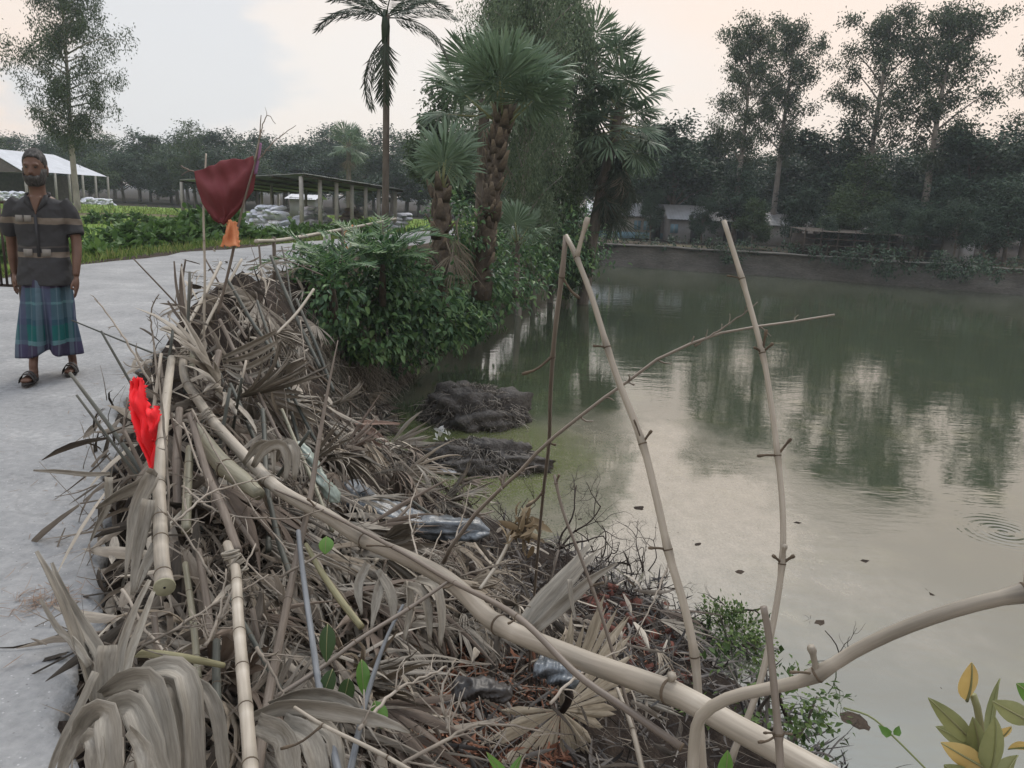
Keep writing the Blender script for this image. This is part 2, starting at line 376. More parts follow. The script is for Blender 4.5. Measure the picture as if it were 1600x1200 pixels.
# ------------------------------------------------------------------ the pond
def water_mat():
    m = bpy.data.materials.new('pond_water'); m.use_nodes = True; t = m.node_tree; t.nodes.clear(); L = t.links.new
    N = lambda ty: t.nodes.new(ty)
    o = N('ShaderNodeOutputMaterial'); b = N('ShaderNodeBsdfPrincipled'); L(b.outputs[0], o.inputs[0])
    tcn = N('ShaderNodeTexCoord'); vec = tcn.outputs['Object']
    def noise(scale, detail=4, rough=.55, st=(1, 1, 1), rot=0):
        mp = N('ShaderNodeMapping'); mp.inputs['Scale'].default_value = st; mp.inputs['Rotation'].default_value = (0, 0, rot); L(vec, mp.inputs[0])
        n = N('ShaderNodeTexNoise'); n.inputs['Scale'].default_value = scale; n.inputs['Detail'].default_value = detail; n.inputs['Roughness'].default_value = rough
        L(mp.outputs[0], n.inputs['Vector']); return n.outputs[0]
    def mr(s, a, b_, c=0.0, d=1.0, sm=True):
        n = N('ShaderNodeMapRange'); n.interpolation_type = 'SMOOTHSTEP' if sm else 'LINEAR'
        for i, q in enumerate((a, b_, c, d)): n.inputs[i+1].default_value = q
        L(s, n.inputs[0]); return n.outputs[0]
    def ma(op, a, b_=None, c=None):
        n = N('ShaderNodeMath'); n.operation = op
        for i, q in enumerate((a, b_, c)):
            if q is None: continue
            if isinstance(q, (int, float)): n.inputs[i].default_value = q
            else: L(q, n.inputs[i])
        return n.outputs[0]
    def mix(f, a, b_):
        n = N('ShaderNodeMix'); n.data_type = 'RGBA'; L(f, n.inputs[0])
        for s, i in ((a, 6), (b_, 7)):
            if isinstance(s, tuple): n.inputs[i].default_value = (*s, 1)
            else: L(s, n.inputs[i])
        return n.outputs[2]
    # a film of dust and pollen lies on the still corner by the slipped bank
    d = N('ShaderNodeVectorMath'); d.operation = 'SUBTRACT'; d.inputs[1].default_value = (1.3, 10.2, 0); L(vec, d.inputs[0])
    d2 = N('ShaderNodeVectorMath'); d2.operation = 'MULTIPLY'; d2.inputs[1].default_value = (.25, .21, 0); L(d.outputs[0], d2.inputs[0])
    d3 = N('ShaderNodeVectorMath'); d3.operation = 'LENGTH'; L(d2.outputs[0], d3.inputs[0])
    big = noise(.55, 5, .6); fleck = noise(34, 5, .75, (1, .6, 1)); mid = noise(7, 5, .7, (1, .6, 1))
    film = mr(ma('MULTIPLY_ADD', mid, .30, ma('MULTIPLY_ADD', fleck, .20, ma('MULTIPLY_ADD', big, 1.0, d3.outputs['Value']))), 1.20, 1.85, 1, 0)
    fine = noise(70, 4, .7)
    dust = ma('MULTIPLY', film, mr(ma('MULTIPLY_ADD', noise(5.0, 6, .7, (1, .6, 1)), .4, ma('MULTIPLY', fleck, .6)), .34, .64, .14, .40))
    greens = mr(noise(.9, 4, .6), .5, .72)
    dl = N('ShaderNodeVectorMath'); dl.operation = 'DISTANCE'; dl.inputs[1].default_value = (-.9, 11.6, 0); L(vec, dl.inputs[0])
    weed = ma('MULTIPLY', mr(ma('MULTIPLY_ADD', big, 2.0, dl.outputs['Value']), 2.6, 3.8, 1, 0), mr(fleck, .42, .55))
    body = mix(greens, (.046, .056, .034), (.066, .074, .040))
    c = mix(dust, body, (.52, .455, .375))
    c = mix(ma('MULTIPLY', film, mr(fine, .60, .68, 0, .7)), c, (.10, .09, .06))
    c = mix(weed, c, (.10, .12, .035))
    L(c, b.inputs['Base Color'])
    L(ma('MULTIPLY_ADD', dust, .10, .012), b.inputs['Roughness'])
    b.inputs['IOR'].default_value = 2.7; b.inputs['Specular IOR Level'].default_value = .5
    # ripples: long lazy waves, finer wind ripples beyond the film, one set of rings
    wav = noise(1.1, 3, .5, (.55, 1.5, 1), .25); rip = noise(5.5, 3, .5, (.6, 1.7, 1), -.1)
    calm = mr(film, 0, 1, 1, .35)
    rc = G(1568, 832, WATER)
    rd = N('ShaderNodeVectorMath'); rd.operation = 'DISTANCE'; rd.inputs[1].default_value = (rc[0], rc[1], 0); L(vec, rd.inputs[0])
    ring = ma('MULTIPLY', ma('SINE', ma('MULTIPLY', rd.outputs['Value'], 55.0)), mr(rd.outputs['Value'], .1, .85, 1, 0))
    h = ma('MULTIPLY', ma('MULTIPLY_ADD', rip, .30, ma('MULTIPLY', wav, 1.0)), calm)
    h = ma('MULTIPLY_ADD', ring, .42, h)
    bp = N('ShaderNodeBump'); bp.inputs['Strength'].default_value = 1.0; bp.inputs['Distance'].default_value = .0055; L(h, bp.inputs['Height']); L(bp.outputs[0], b.inputs['Normal'])
    return m
wat = MB().add([[-9, -60, 0], [130, -60, 0], [130, 58, 0], [-9, 58, 0]], np.array([[0, 1, 2, 3]])).build('pond_water', water_mat(), None, (0, 0, WATER))
struct(wat)

# ------------------------------------------------------------------ the retaining wall on the far side
m_wall = M('far_wall_mud_plaster', [(.045, .042, .038), (.085, .08, .072), (.13, .122, .11)], .95, (.8, .6, 7, .4), bump=(4, .8, .05), spec=.1, stretch=(1, 1, 2.5))
m_cap = M('far_wall_cap', [(.12, .115, .105), (.19, .18, .165)], .9, (2, 1.0), spec=.1)
def far_wall():
    p = catmull([(x, y, 0) for x, y in WALL[:-1]], 150)
    T, _, _ = frames(p); nx = np.stack([T[:, 1], -T[:, 0]], 1)
    rows = []
    for dz, of in ((-1.9, .42), (-1.45, .36), (-1.25, .30), (-.9, .20), (-.5, .13), (-.2, .08), (.0, .05)):
        q = p.copy(); wob = sn(p[:, 0], p[:, 1]+dz*3, 1.1)*.10 + sn(p[:, 0], p[:, 1]+dz*7, 3.0)*.06
        q[:, 0] += nx[:, 0]*(of+wob); q[:, 1] += nx[:, 1]*(of+wob); q[:, 2] = -1.12+dz+(.04*sn(p[:, 0], p[:, 1], .8) if dz == 0 else 0); rows.append(q)
    mb = loft(np.array(rows), closed=False, cap=False)
    o = mb.build('retaining_wall', m_wall); tag(o, 'long low muddy retaining wall along the far side of the pond', 'wall')
    a = p.copy(); cb = MB(); R4 = []
    for of, dz in ((-.3, 0), (.24, 0), (.24, .09), (-.3, .09)):
        q = p.copy(); q[:, 0] += nx[:, 0]*of; q[:, 1] += nx[:, 1]*of; q[:, 2] = -1.12+dz+.03*sn(p[:, 0], p[:, 1], .8); R4.append(q)
    loft(np.swapaxes(np.array(R4), 0, 1), cb); cb.build('coping', m_cap, o)
far_wall()
# ------------------------------------------------------------------ foliage materials
m_bark = M('bark_grey_brown', [(.05, .042, .035), (.11, .095, .08), (.17, .155, .135)], .95, (6, .8), rnd=.2, bump=(14, .7, .03), spec=.1, stretch=(1, 1, .25))
m_bark_pale = M('bark_pale', [(.13, .12, .105), (.24, .22, .20), (.34, .32, .29)], .9, (3, .8), rnd=.2, spec=.15, stretch=(1, 1, .3))
m_leaf_dark = M('leaf_dark_broad', [(.013, .029, .018), (.027, .054, .030), (.052, .092, .046)], .6, island=.8, rnd=.2, transl=.25, spec=.3)
m_leaf_mid = M('leaf_mid_broad', [(.022, .042, .018), (.042, .074, .027), (.075, .115, .038)], .6, island=.8, rnd=.2, transl=.3, spec=.3)
m_leaf_euc = M('leaf_grey_green', [(.030, .048, .028), (.050, .075, .040), (.085, .115, .060)], .6, island=.8, rnd=.2, transl=.3, spec=.25)
m_leaf_light = M('leaf_weeping_light', [(.085, .125, .078), (.13, .18, .108), (.185, .235, .145)], .6, island=.9, transl=.35, spec=.25)  # light green, lifted paler so the leaf colour carries some of the haze
m_leaf_bush = M('leaf_hedge', [(.022, .052, .026), (.050, .112, .048), (.092, .18, .066), (.165, .26, .085)], .45, island=.75, rnd=.25, transl=.3, spec=.4)
m_leaf_squash = M('leaf_squash', [(.035, .075, .022), (.065, .13, .035), (.11, .19, .05)], .6, island=.75, rnd=.25, transl=.3, spec=.3)
m_leaf_yel = M('leaf_young_yellow_green', [(.10, .15, .03), (.17, .23, .045), (.24, .27, .06)], .5, island=1.0, transl=.35, spec=.4)
m_grass = M('grass_blades', [(.055, .10, .025), (.11, .175, .04), (.18, .24, .065), (.24, .24, .10)], .7, island=1.0, transl=.3, spec=.2)
m_palm = M('palmyra_leaf', [(.075, .122, .076), (.125, .185, .115), (.19, .255, .165)], .5, island=.35, noise=(1.2, .4), rnd=.25, transl=.25, spec=.35)
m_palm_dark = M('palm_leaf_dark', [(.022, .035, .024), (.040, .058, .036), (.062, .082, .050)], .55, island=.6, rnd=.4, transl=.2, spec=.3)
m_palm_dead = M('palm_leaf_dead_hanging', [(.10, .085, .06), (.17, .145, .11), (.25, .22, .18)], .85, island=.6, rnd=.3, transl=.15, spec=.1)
m_petiole = M('palm_petiole', [(.11, .14, .055), (.18, .19, .085), (.22, .19, .11)], .6, (3, .6), rnd=.4, spec=.3)
m_boot = M('palm_leaf_base', [(.035, .029, .025), (.085, .070, .056), (.19, .155, .115)], .9, (9, .6), rnd=.25, tone=.45, bump=(20, .6, .02), spec=.1)

# ------------------------------------------------------------------ trees
def tree_proto(name, seed, H, kind):
    """trunk and crown meshes of one broadleaf tree, base at the origin"""
    rng = np.random.RandomState(seed)
    tb, cb = MB(), MB()
    if kind == 'broad':
        lean = rng.normal(size=2)*.03*H
        hb = H*rng.uniform(.22, .32)
        path = catmull([(0, 0, -.4), (lean[0]*.2, lean[1]*.2, hb*.5), (lean[0]*.5, lean[1]*.5, hb), (lean[0], lean[1], H*.62)], 12)
        tube(path, np.linspace(.022, .010, 12)*H, 8, mb=tb)
        Rc = H*rng.uniform(.26, .34); tips = []
        for k in range(11):
            a = k*2.4+rng.uniform(-.4, .4); z0 = rng.uniform(.16, .6)*H; el = rng.uniform(.0, 1.2)
            L = Rc*rng.uniform(.75, 1.15); s = np.array([np.interp(z0, path[:, 2], path[:, i]) for i in (0, 1)]+[z0])
            e = s + L*np.array([cos(a)*cos(el), sin(a)*cos(el), sin(el)*1.2]); mid = (s+e)/2+np.array([0, 0, .08*L])
            tube(catmull([s, mid, e], 7), np.linspace(.010, .003, 7)*H, 6, mb=tb); tips.append((mid*.4+e*.6, L*.50)); 
            if k % 2: tips.append((e, L*.42))
        tips.append((np.array([lean[0], lean[1], H*.80]), H*.17)); tips.append((np.array([lean[0]*1.5, lean[1]*.6, H*.66]), H*.19))
        for c, r in tips:
            nc = 21
            cd = rdir(nc, rng)*np.array([1, 1, .8]); cc = c+cd*r*rng.uniform(.45, 1.05, (nc, 1))
            for q in cc:
                n = rng.randint(18, 42); rr = r*rng.uniform(.16, .30)
                p = q+rng.normal(size=(n, 3))*rr*np.array([1, 1, .7])
                d = rdir(n, rng)*np.array([1, 1, .5])+np.array([0, 0, -.45]); nn = rdir(n, rng)*.7+np.array([0, 0, 1.0])
                leaves(p, d, nn, rng.uniform(.022, .038, n)*H, rng.uniform(.012, .020, n)*H, cb)
    elif kind == 'feather':    # spreading feathery crown on one tall trunk, leaning to one side
        path = catmull([(0, 0, -.4), (.01*H, 0, H*.3), (-.01*H, 0, H*.6), (-.02*H, 0, H*.95)], 18)
        tube(path, np.linspace(.013, .0025, 18)*H, 8, mb=tb)
        for k in range(46):
            f = .30+.67*((k+.5)/46); z0 = f*H; s = np.array([np.interp(z0, path[:, 2], path[:, 0]), 0, z0]); a = k*2.4+rng.uniform(-.5, .5)
            wid = np.interp(f, [.3, .4, .55, .7, .85, 1], [.07, .15, .21, .19, .14, .05])*H*(1+.35*cos(a)*(1 if f < .6 else -.6)); L = wid*rng.uniform(.55, 1.1); e = s+L*np.array([cos(a), sin(a), rng.uniform(.1, .55)])
            bp = catmull([s, (s+e)/2+np.array([0, 0, .12*L]), e], 6); tube(bp, np.linspace(.0038, .0010, 6)*H, 5, mb=tb)
            for q in range(rng.randint(7, 12)):
                u = rng.uniform(.35, 1.08); c = s+(e-s)*u+rng.normal(size=3)*.016*H; n = rng.randint(45, 85)
                p = c+rng.normal(size=(n, 3))*np.array([.012, .012, .024])*H+np.array([0, 0, -.012*H])
                leaves(p, rng.normal(size=(n, 3))*.5+np.array([0, 0, -1.0]), rdir(n, rng), rng.uniform(.009, .016, n)*H, rng.uniform(.0028, .0046, n)*H, cb)
    else:                      # tall slim tree with thin hanging leaves
        lean = rng.normal(size=2)*.03*H
        path = catmull([(0, 0, -.4), (lean[0]*.3, lean[1]*.3, H*.3), (lean[0]*.2, lean[1]*.9, H*.6), (lean[0], lean[1], H*.97)], 18)
        tube(path, np.linspace(.0125, .0022, 18)*H, 8, mb=tb)
        lo = .34 if kind == 'slim' else .16
        n1 = 26 if kind == 'slim' else 40
        for k in range(n1):
            f = lo+(.97-lo)*((k+.5)/n1)**.9; z0 = f*H; s = np.array([np.interp(z0, path[:, 2], path[:, i]) for i in (0, 1)]+[z0])
            g = (f-lo)/(.97-lo); wid = (np.interp(g, [0, .2, .5, .8, 1], [.09, .14, .15, .13, .06]) if kind == 'slim' else np.interp(g, [0, .25, .6, 1], [.12, .17, .15, .05]))*H
            a = k*2.4+rng.uniform(-.6, .6); L = wid*rng.uniform(.6, 1.15); el = rng.uniform(.4, 1.2)
            e = s+L*np.array([cos(a)*rng.uniform(.6, 1), sin(a)*rng.uniform(.6, 1), 1.25*sin(el)])
            bp = catmull([s, (s+e)/2+np.array([0, 0, .10*L]), e], 6)
            tube(bp, np.linspace(.0035, .0010, 6)*H, 5, mb=tb)
            nclump = rng.randint(8, 13) if kind == 'slim' else rng.randint(9, 14)
            for q in range(nclump):
                u = rng.uniform(.3, 1.05); c = s+(e-s)*u+np.array([0, 0, .1*L*(1-abs(2*u-1))])+rng.normal(size=3)*.014*H
                n = rng.randint(40, 80) if kind == 'slim' else rng.randint(40, 75)
                st = (.0115, .0115, .017) if kind == 'slim' else (.015, .015, .036)
                p = c+rng.normal(size=(n, 3))*np.array(st)*H
                d = rng.normal(size=(n, 3))*.55+np.array([0, 0, -1.0]); nn = rdir(n, rng)
                leaves(p, d, nn, rng.uniform(.009, .016, n)*H, rng.uniform(.0030, .0052, n)*H, cb)
    return tb, cb
PROTO = {}
def proto(key, seed, H, kind, leafmat, barkmat):
    tb, cb = tree_proto(key, seed, H, kind)
    PROTO[key] = (tb.mesh('trunk', barkmat), cb.mesh('crown', leafmat, smooth=False), H)
for i in range(4): proto('broad%d' % i, 20+i, 10.0, 'broad', m_leaf_dark, m_bark)
proto('mid0', 31, 10.0, 'broad', m_leaf_mid, m_bark)
proto('mid1', 36, 10.0, 'broad', m_leaf_mid, m_bark)
for i in range(3): proto('slim%d' % i, 40+i, 18.0, 'slim', m_leaf_euc, m_bark_pale)
proto('weep0', 51, 14.0, 'weep', m_leaf_light, m_bark_pale)
proto('weep2', 57, 16.0, 'feather', m_leaf_euc, m_bark_pale)
proto('weep1', 52, 14.0, 'weep', m_leaf_euc, m_bark_pale)
def tree(name, key, loc, height, label, rz=0.0, group=None, cat='tree', widen=1.0):
    t, c, H = PROTO[key]; s = height/H
    r = empty(name, loc, rz); r.scale = (s*widen, s*widen, s)
    obj('trunk', t, r); obj('crown', c, r)
    return tag(r, label, cat, group)
def at(px, Y, z=None):
    """ground point seen in column px at forward distance Y (same column at the horizon)"""
    d = ray(px, 315+.0454*(px-800)); x = d[0]/d[1]*Y
    return np.array([x, Y, float(terrain(x, Y)) if z is None else z])
def ztop(px, py, Y):
    d = ray(px, py); return CAM_H+d[2]/d[1]*Y
def near(px, py, marks):
    return min(marks, key=lambda m: (m[1]-px)**2+(m[2]-py)**2)[0]
POND_MARKS = [('behind the far shaggy palms', 930, 250), ('behind the blue-banded house', 1000, 250), ('between the pale and the grey house', 1050, 250), ('behind the grey house', 1105, 250), ('below the twin slim trees', 1180, 260), ('right of the twin slim trees', 1260, 260), ('below the open-crowned slim tree', 1340, 260), ('behind the cattle shelter', 1400, 280), ('below the tallest slim tree', 1450, 250), ('behind the pale grey hut', 1510, 280), ('near the right edge', 1570, 250), ('at the very right edge', 1640, 250)]
FIELD_MARKS = [('at the left edge of the picture', 0, 250), ('behind the man and barn', 60, 250), ('behind the feathery tree', 120, 250), ('right of the feathery tree', 185, 250), ('in the low dip of the treeline', 245, 250), ('left of the red cloth', 290, 250), ('behind the red cloth', 350, 250), ('right of the red cloth', 430, 250), ('behind the left half of the shed', 480, 250), ('beside the distant fan palm', 540, 250), ('behind the slender areca palm', 600, 250), ('behind the young fan palm', 680, 250), ('behind the tall fan palms', 780, 250), ('hidden among the palms', 860, 250)]
def treeat(name, key, px, pytop, Y, label, rz=0, group=None, widen=1.0, sink=0.0):
    b = at(px, Y); b[2] -= sink
    return tree(name, key, b, ztop(px, pytop, Y)-b[2], label, rz, group, widen=widen)

# right-hand far bank: tall slim trees
treeat('eucalyptus_tree', 'slim0', 1150, 40, 63, 'left one of the twin tall slim trees above the pond wall', .4, 'tall slim trees beyond the pond', 1.35)
treeat('eucalyptus_tree', 'slim1', 1208, 42, 66, 'tall slim tree just right of its near twin above the dark treeline', 2.0, 'tall slim trees beyond the pond', 1.35)
treeat('eucalyptus_tree', 'slim2', 1345, 18, 62, 'tall open-crowned tree right of the pale gap in the treeline', 1.1, 'tall slim trees beyond the pond', 1.5)
treeat('eucalyptus_tree', 'slim0', 1440, 10, 58, 'tallest leafy slim tree, second from the right edge', 3.9, 'tall slim trees beyond the pond', 1.65)
treeat('eucalyptus_tree', 'slim1', 1606, 50, 60, 'tall slim tree cut by the right edge of the picture', 5.0, 'tall slim trees beyond the pond', 1.4)
# dark rounded trees along the far bank
_far = [(985, 170, 72, 'broad0', 1.1), (1050, 165, 66, 'broad1', 1.25), (1105, 200, 74, 'broad2', 1.1), (1150, 245, 62, 'broad3', 1.1), (1225, 225, 70, 'broad0', 1.2), (1290, 190, 64, 'broad2', 1.15), (1345, 225, 58, 'mid0', 1.0),
        (1400, 240, 60, 'broad1', 1.15), (1450, 215, 66, 'broad3', 1.3), (1505, 190, 57, 'broad2', 1.2), (1560, 180, 60, 'broad0', 1.25), (1625, 195, 56, 'broad1', 1.3), (1320, 280, 52.5, 'mid1', 1.0), (1480, 262, 53, 'broad3', 1.15), (1580, 268, 50, 'broad2', 1.2), (1690, 190, 55, 'broad0', 1.2),
        (1180, 300, 56, 'mid0', 1.0), (1255, 282, 57, 'broad1', 1.1), (1405, 300, 50.5, 'broad0', 1.0), (1545, 310, 48.5, 'broad1', 1.1), (1500, 300, 46.5, 'broad0', .9), (1440, 320, 48, 'broad2', .9), (1370, 318, 49, 'broad3', 1.0), (1300, 330, 50.5, 'broad1', .9), (1100, 300, 60, 'broad3', .8), (1020, 290, 62, 'broad2', .7)]
for i, (px, py, Y, k, wd) in enumerate(_far):
    lab = {0: 'dark broad tree right of the far palms behind the pale house', 1: 'large spreading dark tree in front of the blue-banded house', 6: 'paler green tree with bare trunk leaning over the far wall', 12: 'small pale-leaved tree on the far wall below the slim trees'}.get(i, 'dark rounded tree in the front pond row, '+near(px, 255, POND_MARKS))
    treeat('broadleaf_tree', k, px, py, Y, lab, i*1.7, 'dark trees beyond the pond', wd)
for i in range(16):
    treeat('broadleaf_tree', ['broad0', 'broad1', 'broad2', 'broad3'][i % 4], 930+i*58, 215+14*sin(i*2.3), 84+6*sin(i*1.3), 'dark tree in the back pond row, '+near(930+i*58, 255, POND_MARKS), i*.9, 'dark trees beyond the pond', 1.35)
# left: treeline behind the fields
for i in range(30):
    px = -70+i*31+9*sin(i*5.1); Y = 118+13*sin(i*2.7); top = 200+13*sin(i*1.9+.6)+8*sin(i*4.3)
    if 225 < px < 275 or 420 < px < 450: top += 14
    treeat('broadleaf_tree', ['broad0', 'broad2', 'mid0', 'broad1', 'broad3', 'mid1'][i % 6], px, top, Y, 'tall tree in the back row of the treeline, '+near(px, 250, FIELD_MARKS), i*1.3, 'treeline behind the field', 1.25)
for i in range(22):
    px = -60+i*42; treeat('broadleaf_tree', ['broad1', 'mid1', 'broad2', 'mid0'][i % 4], px, 232+9*sin(i*3.1), 98+5*sin(i*1.1), 'lower bushy tree in the front of the treeline, '+near(px, 250, FIELD_MARKS), i*2.1, 'low trees before the treeline', 1.5)
treeat('eucalyptus_tree', 'weep2', 118, -40, 52, 'tall feathery tree with a leaning crown behind the walking man', 2.4, None, 1.2)
treeat('broadleaf_tree', 'mid1', 305, 180, 96, 'loose pale-topped tree standing out of the far treeline', 2.6, None, .9)
treeat('roadside_tree', 'weep0', 818, -90, 27, 'tall weeping tree with pale hanging leaves among the palms', .6, None, .82)
treeat('roadside_tree', 'weep0', 868, -60, 31, 'second weeping tree with pale foliage, just right of the first', 2.9, None, .8)
treeat('roadside_tree', 'weep0', 770, -40, 34, 'weeping tree with pale foliage behind the rough-trunked palm', 4.4, None, 1.05)
treeat('broadleaf_tree', 'mid0', 690, 95, 40, 'round-crowned tree showing between the slender palm and the fan palms', 1.5, None, .8)
treeat('roadside_tree', 'weep1', 842, 60, 38, 'grey-green weeping tree between the palms and the far shaggy ones', 5.4, None, 1.1)
treeat('broadleaf_tree', 'mid1', 882, 225, 30, 'leafy vine-covered young tree at the right of the palm clump', .4, None, .55)

# ------------------------------------------------------------------ palms
def fan(R, n, spread, split, rng, pleat=.3, phi0=.1, bend=.5, bjit=.3, ajit=.02, twist=0.0, lat=0.0, ljit=.08, mb=None, wf=1.0, stations=(.04, .28, .52, .72, .88, 1.0)):
    """pleated fan leaf round the origin, middle segment along +Y, upper side +Z"""
    mb = mb or MB(); dth = spread/n; st = np.array(stations)
    for k in range(n):
        a = ((k+.5)/n-.5)*spread+rng.normal()*ajit; L = R*(.82+.18*cos(a*.55))*(1+rng.normal()*ljit)
        e = np.array([sin(a), cos(a), 0]); p = np.array([cos(a), -sin(a), 0]); z = np.array([0, 0, 1.0])
        bk = bend*(1+rng.normal()*bjit); tw = rng.normal()*twist; lt = rng.normal()*lat
        pos = e*.02*R; phi = phi0+rng.normal()*.04; V = []; prev = 0
        for i, s in enumerate(st):
            f = max(0, (s-split)/(1-split)); ph = phi-bk*(s**1.6)
            ds = (s-prev)*L; prev = s
            pos = pos+ds*(cos(ph)*e+sin(ph)*z+lt*f*p); up = -sin(ph)*e+cos(ph)*z
            wd = min(s, split)*L*dth*wf*.52
            if f > 0: wd *= (1-f)**.75
            ta = tw*f; c = cos(ta)*p+sin(ta)*up; u2 = -sin(ta)*p+cos(ta)*up
            V += [pos-c*wd-u2*pleat*wd, pos+u2*pleat*wd, pos+c*wd-u2*pleat*wd]
        m = len(st); i = np.arange(m-1)[:, None]*3
        F = np.concatenate([i+np.array([[0, 1, 4, 3]]), i+np.array([[1, 2, 5, 4]])])
        fo = rng.uniform(0, 4); fb = np.stack([np.tile([-.02, 0, .02], m)+fo, np.full(3*m, k*.13), np.repeat(st*L*.06, 3)], 1)
        mb.add(V, F, rng.uniform(), fb)
    return mb
def fan_frond(seed, R, pet, spread=4.6, n=46, **k):
    """live fan with its stalk: stalk starts at the origin and runs along +Y"""
    rng = np.random.RandomState(seed); f = fan(R, n, spread, .70, rng, **k)
    for a in f.v: a += np.array([0, pet, 0])
    ax = MB(); tube([(0, 0, 0), (0, pet*.5, -.01), (0, pet+.05, 0)], [.04*R, .022*R, .014*R], 6, mb=ax)
    return f.mesh('frond', m_palm), ax.mesh('stalk', m_petiole)
FANS = [fan_frond(60+i, 1.15, 1.0, spread=[4.4, 4.9, 4.0, 5.2][i], bend=[.35, .6, .25, .8][i], ajit=.05, bjit=.6, twist=.4, lat=.06) for i in range(4)]
FAN_DEAD = []
for i in range(3):
    rng = np.random.RandomState(80+i); f = fan(1.15, 34, 1.5+.5*i, .4, rng, bend=1.3, bjit=.5, ajit=.10, twist=.6, lat=.12, pleat=.5)
    for a in f.v: a += np.array([0, .9, 0])
    tube([(0, 0, 0), (0, .5, 0), (0, .95, 0)], [.035, .02, .014], 6, mb=f)
    FAN_DEAD.append(f.mesh('dead_frond', m_palm_dead))
_bb = loft(tone=np.concatenate([np.repeat([0, .15, .6, 1.0], 8), [0, 1]]), rings=np.array([[(w*cos(t), .02+.9*y, .055*sin(t)*w*4+.05*y) for t in np.linspace(0, 2*pi, 8, endpoint=False)] for y, w in ((0, .105), (.15, .10), (.30, .062), (.44, .030))]))
BOOT = _bb.mesh('leaf_base', m_boot)
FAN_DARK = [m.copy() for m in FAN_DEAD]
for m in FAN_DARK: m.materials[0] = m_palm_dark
def put_frond(parent, name, me, o, az, el, s=1.0, roll=0.0, stalk=None):
    q = Matrix.Rotation(-az, 4, 'Z') @ Matrix.Rotation(el, 4, 'X') @ Matrix.Rotation(roll, 4, 'Y')
    c = obj(name, me, parent); c.matrix_local = Matrix.Translation(Vector(o)) @ q @ Matrix.Scale(s, 4)
    if stalk is not None: obj('stalk', stalk, c)
    return c
def fan_palm(name, label, base, h, tr, nf, fr, seed, boots=0, dead=0, mat=None, el=(-.3, 1.3), lean=(0, 0), group=None, crownz=.6, dark=False):
    rng = np.random.RandomState(seed); r = empty(name, base)
    path = catmull([(0, 0, -.5), (lean[0]*.4, lean[1]*.4, h*.5), (lean[0], lean[1], h)], 14)
    tube(path, np.linspace(tr*1.15, tr*.85, 14)*(1+.06*np.sin(np.arange(14)*2)), 12).build('trunk', m_boot if boots else m_bark, r)
    top = np.array([lean[0], lean[1], h])
    for k in range(boots):
        z = .1+(h-.1)*(k/boots); a = k*2.4; c = np.array([np.interp(z, path[:, 2], path[:, i]) for i in (0, 1)]+[z])
        put_frond(r, 'leaf_base', BOOT, c+np.array([sin(a), cos(a), 0])*tr*.75, a+rng.normal()*.25, 1.12+rng.normal()*.2, .85+rng.normal()*.2)
    for k in range(nf):
        a = k*2.4+rng.normal()*.2; f = (k+.5)/nf; e = el[0]+(el[1]-el[0])*f+rng.normal()*.08
        m, s = FANS[rng.randint(4)]
        put_frond(r, 'frond', m, top+np.array([sin(a)*tr*.5, cos(a)*tr*.5, -crownz*(1-f)]), a, e, fr*(1+rng.normal()*.06), rng.normal()*.3, s)
    for k in range(dead):
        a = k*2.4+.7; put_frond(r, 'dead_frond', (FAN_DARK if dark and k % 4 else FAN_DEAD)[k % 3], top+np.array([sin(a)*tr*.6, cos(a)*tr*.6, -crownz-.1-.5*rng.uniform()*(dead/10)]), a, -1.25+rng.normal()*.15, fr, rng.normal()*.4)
    return tag(r, label, 'palm', group)

b = at(690, 15.2); b[2] = -.35
pl = fan_palm('fan_palm', 'young fan palm with stiff upright fan leaves and a short stubby trunk', b, 1.95, .17, 0, 1.0, 3, boots=26)
for az, el, s, ro, k in ((.3, 1.30, .70, .1, 1), (.75, 1.15, .60, -.3, 0), (-.5, 1.25, .56, .4, 2), (2.9, 1.3, .52, 0, 3), (1.2, .85, .5, .3, 1), (-1.5, .65, .42, .2, 0)):
    put_frond(pl, 'frond', FANS[k][0], (0, 0, 1.88), az, el, s, ro, FANS[k][1])
for az, el, s in ((2.6, -.8, .75), (-2.3, -1.0, .6)): put_frond(pl, 'dead_frond', FAN_DEAD[1], (0, 0, 1.2), az, el, s)
b = at(757, 17.5); b[2] = -.3
fan_palm('fan_palm', 'tall fan palm with a rough trunk of old leaf bases at the pond edge', b, ztop(775, 172, 17.5)-b[2], .20, 14, .84, 5, boots=110, el=(.55, 1.45), lean=(.36, 0), crownz=.35)
b = at(752, 24.5)
fan_palm('fan_palm', 'smooth dark fan palm trunk rising behind the rough one, crown above the frame', b, 7.0, .19, 14, .95, 6, el=(-.4, 1.2), dead=2)
b = at(812, 20.5); b[2] = -.6
fan_palm('fan_palm', 'small low fan palm seedling right of the rough trunk', b, 1.0, .07, 6, .48, 9, el=(.55, 1.35), crownz=.15)
b = at(888, 33)
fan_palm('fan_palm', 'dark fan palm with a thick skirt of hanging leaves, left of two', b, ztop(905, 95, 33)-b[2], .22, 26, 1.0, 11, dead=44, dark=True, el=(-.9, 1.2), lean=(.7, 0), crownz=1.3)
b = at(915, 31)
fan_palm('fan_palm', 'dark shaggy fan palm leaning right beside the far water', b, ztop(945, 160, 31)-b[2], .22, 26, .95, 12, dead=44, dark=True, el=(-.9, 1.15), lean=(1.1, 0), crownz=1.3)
b = at(545, 78)
fan_palm('fan_palm', 'distant fan palm rising behind the open shed', b, 7.0, .25, 14, 1.05, 14, dead=3, el=(-.6, 1.2))

